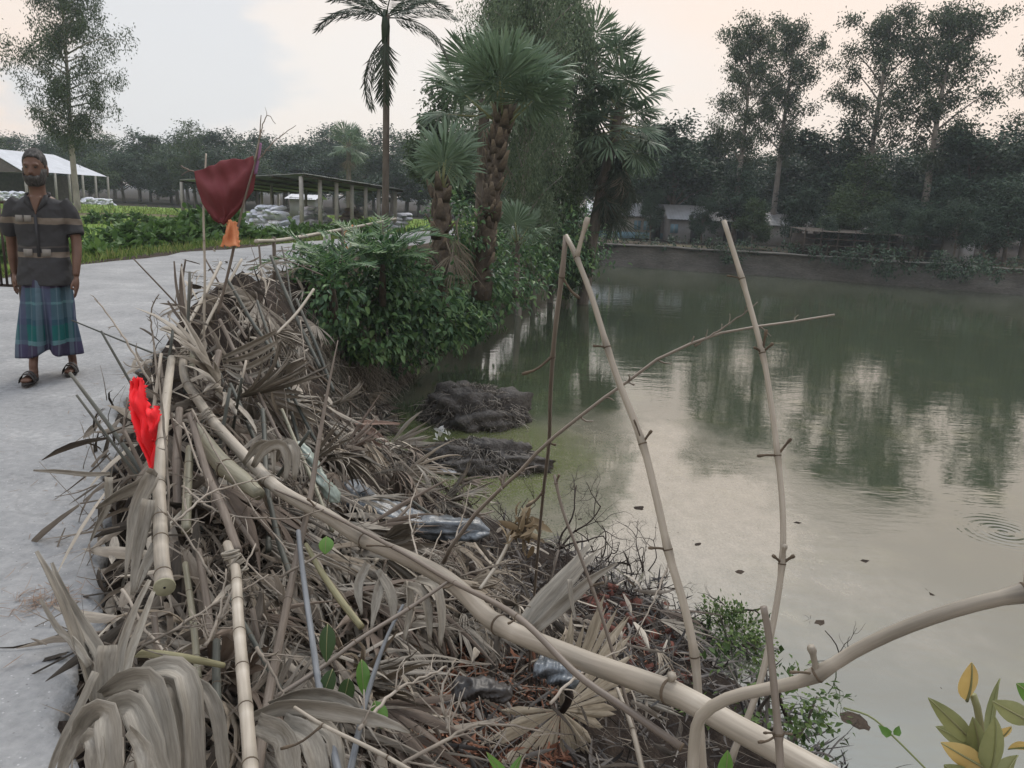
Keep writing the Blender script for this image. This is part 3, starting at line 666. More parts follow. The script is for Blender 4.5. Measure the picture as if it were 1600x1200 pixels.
def pinnate(L, n, rng, droop, leafL, leafW, hang, mat=None, mb=None, base=.12):
    """feather frond from the origin along +Y, arching down by droop; leaflets hang by hang"""
    mb = mb or MB(); t = np.linspace(0, 1, 14); ph = .0-droop*t**1.3
    step = L/13; pts = [np.zeros(3)]
    for i in range(13): pts.append(pts[-1]+step*np.array([0, cos(ph[i]), sin(ph[i])]))
    pts = np.array(pts); tube(pts, np.linspace(.016, .004, 14)*L/1.6, 5, mb=mb)
    T, _, _ = frames(pts); u = np.linspace(base, .99, n)
    for sd in (-1, 1):
        c = np.stack([np.interp(u, t, pts[:, i]) for i in range(3)], 1); tt = np.stack([np.interp(u, t, T[:, i]) for i in range(3)], 1)
        d = tt*.75+np.array([sd, 0, 0])*(.9+.1*rng.normal(size=(n, 1)))+np.array([0, 0, -hang])+rng.normal(size=(n, 3))*.12
        nn = np.cross(tt, np.array([sd, 0, 0]))*sd+np.array([0, 0, .4])
        l = leafL*np.interp(u, [0, .15, .5, .85, 1], [.6, .9, 1, .75, .4])*(1+rng.normal(size=n)*.08)
        leaves(c, d, nn, l, leafW, mb, fold=.3, kind=1)
    return mb
ar = empty('areca_palm', at(601, 22.5), 0)
h = ztop(604, 22, 22.5)-ar.location[2]
tube(catmull([(0, 0, -.3), (.03, 0, h*.4), (.02, 0, h)], 24), np.linspace(.10, .085, 24)*(1+.03*(np.arange(24) % 2)), 10).build('trunk', m_bark, ar)
tube([(0, 0, h-.75), (.0, 0, h-.3), (0, 0, h+.1)], [.10, .12, .07], 10).build('crown_shaft', m_palm_dark, ar)
_rng = np.random.RandomState(5)
AR = [pinnate(2.1, 46, _rng, d, .60, .040, hg).mesh('frond', m_palm_dark) for d, hg in ((1.5, .9), (.9, .8), (.4, .5))]
for me, az, el in ((AR[0], -1.5, .42), (AR[0], 1.45, .10), (AR[0], -1.3, -.75), (AR[0], -1.1, .9), (AR[0], 1.0, .85), (AR[1], 1.9, .35), (AR[1], -.8, .75), (AR[1], .6, .8), (AR[1], 2.8, .6), (AR[0], 3.0, -.6), (AR[1], -2.3, .5)):
    put_frond(ar, 'frond', me, (0, 0, h-.1 if el > -.5 else h-.55), az, el, 1.0)
tag(ar, 'slender areca palm with drooping feathery fronds beside the road', 'palm')

# ------------------------------------------------------------------ bushes of the old bank
def bush(name, label, c, r, nl, leafL, seed, mat, group=None, cat='bush', stems=6, droop=.4, kind=1, base=None):
    rng = np.random.RandomState(seed); c = np.asarray(c, float); r = np.asarray(r, float)
    fb, sb = MB(), MB(); nc = max(12, nl//22)
    cd = rdir(nc, rng); cc = cd*r*(rng.uniform(.35, 1.0, (nc, 1))**.6)
    for q in cc:
        n = rng.randint(14, 30); p = q+rng.normal(size=(n, 3))*min(r)*.20
        o = p/r; o /= (np.linalg.norm(o, axis=1, keepdims=True)+1e-6)
        d = o*.8+rng.normal(size=(n, 3))*.55+np.array([0, 0, -droop]); nn = np.array([0, 0, 1.0])+o*.5+rng.normal(size=(n, 3))*.4
        l = leafL*rng.uniform(.6, 1.25, n); leaves(p, d, nn, l, l*rng.uniform(.45, .62, n), fb, kind=kind)
    zb = -r[2]*.9 if base is None else base-c[2]
    for k in range(stems):
        e = cc[rng.randint(nc)]*.8; s = np.array([rng.normal()*r[0]*.15, rng.normal()*r[1]*.15, zb])
        tube(catmull([s, (s+e)/2+rng.normal(size=3)*.1*r[0], e], 6), np.linspace(.02, .006, 6), 5, mb=sb)
    root = empty(name, c); fb.build('foliage', mat, root, smooth=False); sb.build('stem', m_bark, root)
    return tag(root, label, cat, group)
_hb = [((560, 432, 13.4), (.95, .8, .72), 1500, .15, m_leaf_bush, 'glossy dark green bush nearest the heap on the pond bank'),
       ((640, 462, 14.6), (.9, .9, .85), 1500, .17, m_leaf_bush, 'leafy bush under the young fan palm'),
       ((522, 470, 12.2), (.42, .6, .52), 500, .13, m_leaf_bush, 'small dark bush pressed against the dead fronds'),
       ((622, 505, 14.5), (.6, .55, .42), 600, .16, m_leaf_bush, 'low bush hanging down the bank toward the water'),
       ((745, 438, 18.0), (.95, 1.0, .95), 1300, .17, m_leaf_bush, 'bush round the foot of the rough-trunked palm'),
       ((690, 490, 16.4), (.75, .7, .75), 900, .16, m_leaf_bush, 'hanging bush between the two fan palms at the bank face'),
       ((805, 415, 22), (1.2, 1.3, 1.1), 1300, .17, m_leaf_bush, 'wide bush below the small fan palm seedling'),
       ((770, 465, 20.5), (.8, .8, .7), 800, .17, m_leaf_bush, 'low bush spilling over the bank past the palms'),
       ((858, 385, 28), (1.5, 1.6, 1.35), 1200, .2, m_leaf_bush, 'bushes thinning out along the bank toward the far wall'),
       ((905, 370, 38), (1.9, 2.2, 1.6), 1000, .24, m_leaf_bush, 'farthest bush at the corner where bank meets wall'),
       ((835, 300, 30), (1.0, 1.0, 1.6), 900, .2, m_leaf_mid, 'upright leafy shrub under the weeping trees'),
       ((700, 345, 16.5), (.55, .6, .8), 600, .13, m_leaf_bush, 'creeper climbing the base of the young fan palm'),
       ((745, 365, 17.2), (.5, .5, .7), 500, .14, m_leaf_bush, 'creeper over the lower trunk of the rough palm'),
       ((500, 415, 13.0), (.4, .5, .4), 450, .12, m_leaf_bush, 'small bush at the road edge behind the heap'),
       ((572, 520, 13.6), (.7, .55, .5), 800, .14, m_leaf_bush, 'bush hanging below the glossy one toward the inlet'),
       ((655, 545, 16.2), (.65, .5, .4), 650, .14, m_leaf_bush, 'low bush trailing to the waterline right of the inlet'),
       ((725, 500, 19.5), (.9, .6, .5), 800, .16, m_leaf_bush, 'bush trailing to the waterline below the fan palms')]
for i, (q, r, n, l, m, lab) in enumerate(_hb):
    c = P(*q); bush('bank_bush', lab, c, r, n, l, 200+i, m, 'bushes on the pond bank')
# feathery palm seedling among the bushes
DP = [pinnate(1.25, 30, _rng, d, .34, .028, .15, base=.2).mesh('frond', m_leaf_bush) for d in (1.1, .7, 1.4)]
for (px, py, d, lab, n) in ((598, 415, 13.2, 'feathery palm seedling arching over the glossy bush', 15), (520, 432, 12.4, 'small feathery palm seedling at the left end of the bushes', 9), (900, 372, 31, 'broad arching seedling near the bent canes', 8)):
    c = P(px, py, d); r = empty('palm_seedling', c)
    tube([(0, 0, -.7), (0, 0, -.2), (0, 0, .05)], [.07, .06, .04], 7).build('stem', m_boot, r)
    for k in range(n): put_frond(r, 'frond', DP[k % 3], (0, 0, 0), k*2.4, .45+.7*(k/n), .8+.3*(k % 3)/2)
    tag(r, lab, 'palm', None)
# dead fan hanging over the bushes
c = P(712, 345, 15.0); dl = empty('dead_palm_leaf', c)
put_frond(dl, 'blade', FAN_DEAD[1], (0, 0, 0), 2.6, -1.2, .62); put_frond(dl, 'blade', FAN_DEAD[2], (.05, 0, .05), 3.4, -1.1, .5)
tag(dl, 'dead grey fan leaf hanging over the bushes below the palms', 'palm leaf')
# roots and dry grass hanging down the bank face
hb = MB(); rng = np.random.RandomState(9)
for k in range(2600):
    y = rng.uniform(11, 30) if k % 4 == 0 else rng.uniform(11.5, 18); x = xw(y)-rng.uniform(-.05, .85); z = float(terrain(x, y))+rng.uniform(.0, .3); L = rng.uniform(.3, .9)
    s = np.array([x, y, z]); e = s+np.array([.12+rng.normal()*.12, rng.normal()*.12-.05, -L])
    mid = (s+e)/2+np.array([.14, -.04, .05]); tube([s, mid, e], [.006, .005, .002], 3, cap=False, mb=hb)
tag(hb.build('hanging_roots', M('dry_root_grass', [(.04, .036, .03), (.13, .118, .095), (.24, .22, .185)], .9, island=1.0, spec=.1)), 'dry roots and grass hanging down the bank face to the water', 'roots', kind='stuff')
# squash vines beside the road
_sv = [((225, 378, 19.5), (1.4, 1.1, .55)), ((270, 360, 22), (1.4, 1.2, .6)), ((165, 392, 17), (1.1, .9, .38)), ((290, 376, 19.5), (1.0, 1.0, .5)), ((325, 352, 22), (.9, .9, .85)), ((250, 385, 18.8), (1.1, .9, .4)), ((60, 385, 18), (1.3, 1.1, .5)), ((190, 326, 36), (2.4, 1.2, .35)), ((420, 352, 25), (1.3, 1.2, .6)), ((470, 348, 27), (1.3, 1.2, .6)), ((520, 345, 28), (1.2, 1.1, .55)), ((365, 358, 22.5), (1.1, 1.0, .6)), ((120, 398, 15.5), (.8, .7, .35)), ((20, 352, 28), (2.0, 1.2, .4)), ((560, 352, 27), (.9, .9, .35))]
for i, (q, r) in enumerate(_sv):
    c = P(*q); zb = float(terrain(c[0], c[1])); r = (r[0], r[1], r[2]*(.85 if q[2] < 24 and q[0] > 200 else .6)); c[2] = zb+r[2]*.6
    bush('squash_vine', 'mound of broad-leaved squash vine '+near(q[0], 360, [('left of the man', 10, 360), ('right behind the man', 110, 360), ('midway between man and red cloth', 190, 360), ('left of the red cloth stick', 255, 360), ('behind the red cloth stick', 325, 360), ('below the white sacks', 400, 360), ('before the shed posts', 480, 360), ('before the brown sacks', 545, 360)]), c, r, 1100, .27, 300+i, m_leaf_squash, 'squash vines beside the road', 'plant', 4, .1, base=zb-.1)
for i, (px, Y, rx) in enumerate([(1005, 52.6, 1.3), (1060, 52, 1.5), (1110, 51.4, 1.2), (1180, 50.6, 1.1), (1240, 50.2, 1.0), (1300, 48.4, 1.5), (1420, 45.2, 1.4), (1530, 43.5, 1.6), (960, 53.0, 1.0), (1155, 49.5, .9), (1480, 44, 1.3), (1350, 46.8, 1.3), (1390, 45.8, 1.2), (1500, 43.2, 1.4), (1570, 41.5, 1.6)]):
    c = at(px, Y, -1.0); bush('bank_shrub', 'low dark shrub on the far pond wall '+near(px, 300, [(m[0], m[1], 300) for m in POND_MARKS]), c, (rx, .8, .65 if i % 3 else .9), 420, .2, 400+i, m_leaf_dark, 'shrubs on the far wall', 'bush', 3, .4, 0, base=-1.3)
# roadside and field grass
gb = MB(); rng = np.random.RandomState(21); n = 9000
y = rng.uniform(8, 34, n)**1.0; x = xl(y)-.15-np.abs(rng.normal(size=n))*1.6; z = terrain(x, y)
leaves(np.stack([x, y, z-.02], 1), rng.normal(size=(n, 3))*.35+np.array([0, 0, 1.0]), rdir(n, rng), rng.uniform(.10, .30, n), rng.uniform(.012, .03, n), gb)
n = 9000; y = rng.uniform(24, 62, n); x = xl(y)-2-rng.uniform(0, 34, n); z = terrain(x, y)
leaves(np.stack([x, y, z-.02], 1), rng.normal(size=(n, 3))*.3+np.array([0, 0, 1.0]), rdir(n, rng), rng.uniform(.15, .35, n), rng.uniform(.03, .08, n), gb)
tag(gb.build('field_grass', m_grass, smooth=False), 'green grass and seedlings of the field beside the road', 'grass', kind='stuff')
# ------------------------------------------------------------------ buildings and the open shed
m_tin = M('roof_tin_grey', [(.10, .10, .10), (.20, .20, .205), (.32, .32, .33)], .55, (2.5, .8), rnd=.25, spec=.4, metal=.2)
m_tin_white = M('roof_tin_white', [(.30, .32, .35), (.45, .47, .51)], .5, (1.5, .7), rnd=.3, spec=.4)
m_under = M('timber_brown', [(.04, .034, .03), (.085, .072, .06)], .9, (4, 1.0), spec=.1)
m_post = M('concrete_post', [(.22, .21, .195), (.34, .325, .305)], .9, (5, .8), rnd=.2, spec=.15)
m_cream = M('plaster_cream', [(.24, .235, .215), (.35, .34, .32)], .9, (1.2, .9), spec=.1)
m_greyw = M('plaster_grey', [(.17, .175, .18), (.26, .265, .27)], .9, (1.2, .9), spec=.1)
m_blue = M('paint_sky_blue', [(.11, .20, .26), (.17, .28, .34)], .7, (2, .9), spec=.2)
m_dark = M('opening_shade', [(.015, .015, .017)], .9)  # flat near-black standing in for the shade inside openings
m_glass = M('window_glass', [(.03, .04, .05)], .1, spec=.5)
m_sackw = M('sack_white', [(.36, .38, .44), (.52, .54, .60), (.66, .67, .72)], .75, (4, .35), rnd=.65, bump=(12, .5, .03), spec=.2)
m_sackb = M('sack_brown', [(.10, .085, .08), (.17, .145, .135), (.24, .21, .20)], .85, (4, .35), rnd=.65, bump=(12, .5, .03), spec=.1)

def V3(a): return Vector(tuple(a))
def corr_sheet(A, U, Vv, ncor, mb=None, amp=.018):
    """corrugated sheet from corner A along U (across the waves) and V"""
    A, U, Vv = map(lambda q: np.asarray(q, float), (A, U, Vv)); N = nrm(np.cross(U, Vv)); m = ncor*4+1
    u = np.linspace(0, 1, m); rows = []
    for v in (0, 1): rows.append(A+np.outer(u, U)+Vv*v+np.outer(np.sin(u*ncor*2*pi)*amp, N))
    return loft(np.array(rows), mb or MB(), closed=False, cap=False)
def open_shed():
    def pt(px, py, Y): q = at(px, Y, 0); q[2] = ztop(px, py, Y); return q
    FL, FR, BL = pt(476, 271, 33), pt(632, 296.5, 40), pt(281, 281, 44)
    c = np.array([FL[0], FL[1], float(terrain(FL[0], FL[1]))]); r = empty('open_shed', c)
    U, W = FR-FL, BL-FL; n = 13
    for k in range(n):
        a = FL+U*(k/n)-c+np.array([0, 0, .004*(k % 2)]); s = corr_sheet(a, U/n*1.04, W, 5, amp=.015)
        o = s.build('roof_sheet', m_tin, r); sol = o.modifiers.new('t', 'SOLIDIFY'); sol.thickness = .012
    for k in range(6):
        a = FL+W*(k/5)*.98+W*.01-c; q = tube([a+np.array([0, 0, -.09]), a+U*.99+np.array([0, 0, -.09])], .05, 5)
        q.build('purlin', m_under, r)
    def post(p, th=.13):
        zb = float(terrain(p[0], p[1]))-.1; q = box(((p[0]-c[0]), (p[1]-c[1]), (zb+p[2]-.12)/2-c[2]), (th, th, p[2]-.12-zb)); q.build('post', m_post, r)
    for f in (.0, .16, .31, .46, .60, .74, .93): post(FL+U*f+W*.02, .15)
    for f in (.42, .68, .98): post(FL+W*f, .15)
    for f in (.2, .4, .6, .8, 1.0): post(FL+W*.97+U*f, .12)
    post(FL+W*.5+U*.35); post(FL+W*.5+U*.7)
    tag(r, 'open-sided shed with rusty tin roof on pale posts beyond the road', 'shed')
    return FL, U, W
FL, SU, SW = open_shed()
def sack_mesh(seed, mat):
    rng = np.random.RandomState(seed); R = []
    for y in np.linspace(-1, 1, 9):
        k = (1-abs(y)**3.2)**.5 if abs(y) < 1 else 0.05
        t = np.linspace(0, 2*pi, 14, endpoint=False); cx, cz = np.cos(t), np.sin(t)
        w_ = .24*(.55+.45*k); h_ = .115*max(k, .06)
        R.append(np.stack([np.sign(cx)*np.abs(cx)**.7*w_, np.full(14, y*.40), np.sign(cz)*np.abs(cz)**.8*h_+.01*rng.normal(size=14)], 1))
    return loft(np.array(R)).mesh('sack', mat)
SKW = [sack_mesh(i, m_sackw) for i in range(3)]; SKB = [sack_mesh(i+5, m_sackb) for i in range(3)]
def sacks(base, along, across, cols, rows, layers, meshes, label, group, seed, dz=.19, mess=.25):
    rng = np.random.RandomState(seed); ua, ub = nrm(along), nrm(across)
    for l in range(layers):
        for i in range(cols-(l if cols > 4 else 0)):
            for j in range(max(1, rows-l//2)):
                p = np.asarray(base)+ua*(i*.50+l*.22+rng.normal()*.05)+ub*(j*.8+rng.normal()*.06)
                z = float(terrain(p[0], p[1]))+.11+l*dz
                o = obj('sack', meshes[rng.randint(3)], None, (p[0], p[1], z), (rng.normal()*mess*.5, rng.normal()*mess*.5, atan2(ub[1], ub[0])+pi/2+rng.normal()*mess), 1.05)
                tag(o, label, 'sack', group)
sacks(FL+SW*.10+SU*.02, -SU*.2+SW, SU, 9, 2, 6, SKW, 'white woven sack heaped under the left half of the open shed', 'white sacks in the open shed', 1, mess=.4)
sacks(FL+SU*.10+SW*.15, SU, SW, 7, 1, 6, SKW, 'white woven sack heaped under the left half of the open shed', 'white sacks in the open shed', 2, mess=.4)
sacks(FL+SU*.47+SW*.12, SU, SW, 6, 1, 6, SKB, 'dull brown sack stacked at the right end of the open shed', 'brown sacks in the open shed', 3, mess=.12)
sacks(FL+SU*.90+SW*.03, SU, SW, 2, 1, 5, SKW, 'pale sack stacked at the outer right corner of the open shed', 'pale sacks at the shed corner', 4, mess=.12)

def hut(name, label, px0, px1, Y, zb, ze, depth, wall, roofm, rise, over=.35, rz=0.0, band=None, parts=()):
    """single-storey house facing the camera: wall, tin roof of sheets, openings"""
    a, b = at(px0, Y, zb), at(px1, Y, zb); W = b[0]-a[0]; c = np.array([(a[0]+b[0])/2, Y, zb]); r = empty(name, c, rz); h = ze-zb
    wb = box((0, depth/2, h/2), (W, depth, h))
    wb.add([[-W/2, 0, h], [-W/2, depth, h], [-W/2, depth/2, h+rise*.9], [W/2, 0, h], [W/2, depth, h], [W/2, depth/2, h+rise*.9]], [np.array([[0, 1, 2], [3, 5, 4]])])
    wb.build('wall', wall, r, smooth=False)
    if band: box((0, -.012, band/2), (W+.02, .03, band)).build('painted_band', m_blue, r)
    n = max(4, int(W/1.0))
    for k in range(n):
        x0 = -W/2-over+(W+2*over)*k/n; wd = (W+2*over)/n*1.03
        for s in (0, 1):
            A = (x0, -over, h-.10) if s == 0 else (x0, depth+over, h-.10)
            Vv = (0, depth/2+over, rise+.12) if s == 0 else (0, -depth/2-over, rise+.12)
            q = corr_sheet((A[0], A[1], A[2]+.005*(k % 2)), (wd, 0, 0), Vv, 5, amp=.02).build('roof_sheet', roofm, r)
    for nm, px, w_, z0, z1, m in parts:
        x = at(px, Y, 0)[0]-c[0]
        o = box((x, -.02, (z0+z1)/2), (w_, .06, z1-z0)).build(nm, m, r)
        if nm == 'window':
            box((x, -.055, (z0+z1)/2), (.05, .02, z1-z0-.06)).build('bar', m_cream, o)
    return tag(r, label, 'house')
hut('house', 'pale low house with a blue painted base across the pond', 925, 1046, 66, -1.3, .75, 4.5, m_cream, m_tin_white, .95, band=.65,
    parts=(('window', 998, .55, .85, 1.6, m_blue), ('window', 1013, .55, .85, 1.6, m_blue), ('door', 1027, .8, .05, 1.75, m_dark), ('window', 962, .5, .85, 1.55, m_blue)))
hut('house', 'grey plastered house with dark doorways right of the blue-banded one', 1050, 1166, 63, -1.3, .7, 4.2, m_greyw, m_tin_white, 1.0,
    parts=(('window', 1056, .6, .8, 1.5, m_blue), ('door', 1091, .9, .05, 1.8, m_dark), ('door', 1150, 1.6, .3, 1.9, m_dark)))
hut('house', 'small cream house half hidden by trees right of the grey one', 1172, 1252, 64, -1.3, .55, 4, m_cream, m_tin, .8, parts=(('window', 1200, .7, .8, 1.45, m_dark),))
hut('hut', 'narrow pale grey hut on the far wall at the right', 1484, 1530, 47.5, -1.2, .45, 2.2, m_greyw, m_under, .4, over=.2, parts=(('door', 1514, .6, .05, 1.4, m_greyw),))['category'] = 'hut'
b = at(962, 63.5, -1.3); r = empty('utility_pole', b); tube([(0, 0, -.2), (0, 0, 3.1)], [.09, .08], 8).build('pole', m_post, r); box((0, -.02, 2.8), (.5, .05, .05)).build('crossbar', m_post, r)
tag(r, 'thin white pole standing before the blue-banded house', 'pole')
def shelter():
    a, b2 = at(1262, 49.5, -1.18), at(1478, 47.5, -1.18); r = empty('cattle_shelter', a); U = b2-a
    for k in range(9):
        for dy in (0, 2.6):
            p = U*k/8+np.array([0, dy, 0]); tube([p+np.array([0, 0, -.1]), p+np.array([0, 0, 1.75])], .05, 6).build('post', m_under, r)
    for k in range(3): tube([np.array([0, -.03, .35+.4*k]), U+np.array([0, -.03, .35+.4*k])], .04, 5).build('rail', m_under, r)
    n = 9
    for k in range(n): corr_sheet(U*k/n+np.array([0, -.5, 1.60+.005*(k % 2)]), U/n*1.03, (0, 3.8, .15), 6).build('roof_sheet', m_under, r)
    box(U/2+np.array([0, 2.9, .7]), (np.linalg.norm(U), .08, 1.4)).build('back_wall', m_under, r)
    tag(r, 'low open cattle shelter of brown poles under the far trees', 'shelter')
shelter()
# the white-roofed barn behind the walking man
def barn():
    Y = 72.0
    def pt(px, py, dy=0): q = at(px, Y+dy, 0); q[2] = ztop(px, py, Y+dy); return q
    RL, RR, ER, EL, GL = pt(-20, 231, 0), pt(88, 242, 10), pt(168, 276, 7), pt(36, 267, -3), pt(-110, 266, -1)
    zb = float(terrain(EL[0], EL[1]))-.1; c = np.array([EL[0], EL[1], zb]); r = empty('barn', c)
    n = 9
    for k in range(n):
        f0, f1 = k/n, (k+1.02)/n
        A = EL+(ER-EL)*f0-c; B = EL+(ER-EL)*f1-c; Cc = RL+(RR-RL)*f1-c; D = RL+(RR-RL)*f0-c; up = np.array([0, 0, .006*(k % 2)])
        MB().add([A+up, B+up, Cc+up, D+up], np.array([[0, 1, 2, 3]])).build('roof_sheet', m_tin_white, r, smooth=False)
        A2 = GL+(ER-EL)*f0-c; B2 = GL+(ER-EL)*f1-c
        MB().add([A2+up, B2+up, Cc+up, D+up], np.array([[0, 3, 2, 1]])).build('roof_sheet', m_tin_white, r, smooth=False)
    g = np.array([EL, RL, GL])-c; MB().add([g[0]-[0, -.1, .1], g[1]-[0, -.1, .1], g[2]-[0, -.1, .1]], np.array([[0, 1, 2]])).build('gable_boarding', m_under, r, smooth=False)
    for f in np.linspace(0.01, .99, 7):
        p = EL+(ER-EL)*f-c; tube([(p[0], p[1]+.2, -.2), (p[0], p[1]+.2, p[2])], .11, 6).build('post', m_post, r)
        p = GL+(ER-EL)*f-c; tube([(p[0], p[1]+.2, -.2), (p[0], p[1]+.2, p[2])], .11, 6).build('post', m_under, r)
    p, q = (EL+GL)/2-c, (EL+GL)/2+(ER-EL)-c
    MB().add([[p[0], p[1]+2, 0], [q[0], q[1]+2, 0], [q[0], q[1]+2, q[2]], [p[0], p[1]+2, p[2]]], np.array([[0, 1, 2, 3]])).build('inner_wall', m_under, r, smooth=False)
    tag(r, 'white-roofed open barn at the left behind the walking man', 'barn'); return EL, ER
EL, ER = barn()
u = ER-EL; u[2] = 0
sacks(EL-u*.45+np.array([0, -4.0, 0]), u, (0, 1, 0), 22, 1, 4, [m for m in SKW], 'white sack in the long heap before the white-roofed barn', 'sacks before the barn', 7, mess=.5, dz=.2)
sacks(EL+u*.9+np.array([0, -3.5, 0]), u, (0, 1, 0), 9, 1, 3, SKW, 'white sack in the short heap right of the feathery tree', 'sacks beside the barn', 8, mess=.5, dz=.2)
hut('hut', 'small white hut seen through the open shed', 452, 488, 56, -.6, 1.0, 3, m_greyw, m_tin_white, .2, over=.3)['category'] = 'hut'
# ------------------------------------------------------------------ the slipped bank: dead palm fronds, bamboo and brush
def hit(px, py, lift=0.0, near=.9, far=24):
    d = ray(px, py); t = np.concatenate([np.arange(near, 6, .025), np.arange(6, far, .05)]); q = CP+t[:, None]*d
    g = q[:, 2]-terrain(q[:, 0], q[:, 1])-lift; i = np.argmax(g < 0)
    return q[i] if g[i] < 0 else None
DRYC = [(.034, .029, .023), (.118, .103, .084), (.235, .21, .175), (.40, .368, .32)]
m_dry = M('dry_palm_leaf', DRYC, .75, (130, .38), island=.26, rnd=.42, transl=.08, spec=.25, coord='fib', pos=[.08, .38, .66, 1.0])
m_dry_tan = M('dry_palm_leaf_straw', [(.06, .047, .034), (.165, .135, .10), (.29, .245, .19), (.42, .37, .30)], .75, (130, .38), island=.28, rnd=.40, transl=.1, spec=.25, coord='fib')
m_dry_brown = M('dry_palm_leaf_brown', [(.022, .017, .014), (.07, .053, .041), (.14, .11, .088), (.22, .185, .15)], .75, (130, .38), island=.28, rnd=.40, transl=.06, spec=.25, coord='fib')
m_dry2 = M('dry_leaf_strips', [(.014, .012, .010), (.052, .043, .034), (.125, .104, .082), (.225, .197, .163), (.42, .375, .31)], .75, (130, .25), island=.85, transl=.08, spec=.2, coord='fib')
m_dry_big = M('dry_leaf_broad', [(.060, .052, .041), (.16, .142, .114), (.245, .222, .184), (.36, .335, .285)], .6, (230, .46, 20, .46), island=.15, spec=.3, coord='fib', transl=.06, bump=(230, .5, .002))
m_bam = M('bamboo_dry', [(.07, .062, .052), (.19, .166, .132), (.305, .268, .218), (.43, .39, .33)], .55, (14, .80, 170, .20), rnd=.10, tone=-.34, bump=(150, .15, .002), spec=.35, coord='fib')
m_node = M('bamboo_node', [(.055, .042, .032), (.13, .10, .07)], .8, (30, 1.0), spec=.15)
m_bam_green = M('bamboo_faded_green', [(.07, .066, .046), (.165, .155, .108), (.28, .255, .19)], .5, (24, .7, 140, .3), bump=(150, .25, .003), spec=.35, coord='fib')
m_bam_dark = M('bamboo_dark_weathered', [(.022, .026, .024), (.055, .058, .048), (.12, .11, .09)], .6, (24, .7, 140, .3), spec=.3, coord='fib')
m_bam_pale = M('peeled_pale_stick', [(.20, .175, .14), (.36, .325, .27), (.48, .44, .38)], .7, (30, .6, 150, .4), spec=.2, coord='fib')
m_cane = M('cane_brown', [(.085, .068, .055), (.165, .137, .112), (.25, .215, .18)], .5, (26, .5, 150, .3), rnd=.2, spec=.35, coord='fib')
m_stalk = M('palm_stalk_dry', [(.055, .044, .036), (.125, .102, .083), (.20, .172, .145)], .75, (24, .5, 140, .35), rnd=.15, spec=.2, coord='fib', bump=(140, .4, .003))
m_blue_stick = M('stick_blue_grey', [(.045, .047, .05), (.115, .122, .13), (.21, .22, .23)], .7, (22, .6, 150, .4), spec=.2, coord='fib')
m_twig = M('twig_grey_brown', [(.08, .068, .056), (.24, .208, .172), (.42, .375, .32)], .85, (12, .5), rnd=.5, spec=.1)
m_twig_pale = M('twig_pale', [(.16, .135, .105), (.32, .28, .23), (.46, .41, .35)], .85, (24, .6, 140, .4), spec=.1, coord='fib')
m_root = M('root_black_brown', [(.018, .014, .012), (.05, .038, .032)], .9, (12, 1.0), spec=.15)
m_cut = M('bamboo_cut_end', [(.20, .19, .12), (.34, .33, .23)], .7, (20, 1.0), spec=.2)

def strips(mb, C, D, Nn, L, W, bend, twist, rng, st=6, ridge=.25):
    """curved tapering strips (dry leaf segments)"""
    n = len(C); D = D/np.linalg.norm(D, axis=1, keepdims=True); S = np.cross(D, Nn); S /= (np.linalg.norm(S, axis=1, keepdims=True)+1e-9); Nn = np.cross(S, D)
    pos = C.copy(); Vs = []; L = L[:, None]; W = W[:, None]
    for i in range(st):
        t = i/(st-1); ph = (bend*t**1.2)[:, None]; d = D*np.cos(ph)-Nn*np.sin(ph); u = D*np.sin(ph)+Nn*np.cos(ph)
        if i: pos = pos+d*L/(st-1)
        ta = (twist*t)[:, None]; s2 = S*np.cos(ta)+u*np.sin(ta); u2 = u*np.cos(ta)-S*np.sin(ta)
        wd = W*.5*(np.interp(t, [0, .12, .5, .85, 1], [.55, .9, 1, .55, .06]))
        Vs.append(np.stack([pos-s2*wd, pos+u2*wd*ridge*2, pos+s2*wd], 1))
    V = np.stack(Vs, 1).reshape(-1, 3); i = np.arange(n)[:, None, None]*(st*3)+np.arange(st-1)[None, :, None]*3
    F = np.concatenate([(i+np.array([[[0, 1, 4, 3]]])).reshape(-1, 4), (i+np.array([[[1, 2, 5, 4]]])).reshape(-1, 4)])
    fb = np.stack([np.tile([-.015, 0, .015], n*st)+np.repeat(rng.uniform(0, 9, n), st*3), np.repeat(rng.uniform(0, 9, n), st*3), np.tile(np.repeat(np.linspace(0, .03, st), 3), n)], 1)
    mb.add(V, F, np.repeat(rng.uniform(size=n), st*3), fb)
def inpoly(px, py, poly):
    c = False; n = len(poly)
    for i in range(n):
        x1, y1 = poly[i]; x2, y2 = poly[i-1]
        if (y1 > py) != (y2 > py) and px < (x2-x1)*(py-y1)/(y2-y1)+x1: c = not c
    return c
HEAP = [(215, 650), (255, 540), (285, 480), (330, 415), (400, 380), (465, 395), (485, 470), (512, 560), (545, 640), (630, 725), (700, 790), (850, 855), (960, 890), (1060, 980), (1085, 1080), (1140, 1230), (110, 1230), (190, 1040), (215, 910), (195, 790)]
FOOT = [(540, 600), (590, 640), (640, 700), (640, 760), (700, 800), (850, 850), (700, 800), (600, 720)]
BANK = [(488, 455), (540, 520), (600, 545), (650, 560), (668, 590), (650, 660), (600, 650), (550, 630), (510, 560)]
DARKZ = [(690, 830), (850, 850), (960, 885), (1080, 970), (1110, 1100), (1000, 1075), (880, 1000), (760, 930)]
MOULD = [(565, 990), (700, 1000), (870, 1020), (1090, 1090), (1160, 1230), (560, 1230)]
def slope_frame(p):
    e = .08; zx = (terrain(p[0]+e, p[1])-terrain(p[0]-e, p[1]))/(2*e); zy = (terrain(p[0], p[1]+e)-terrain(p[0], p[1]-e))/(2*e)
    n = nrm([-float(zx), -float(zy), 1.0]); return n
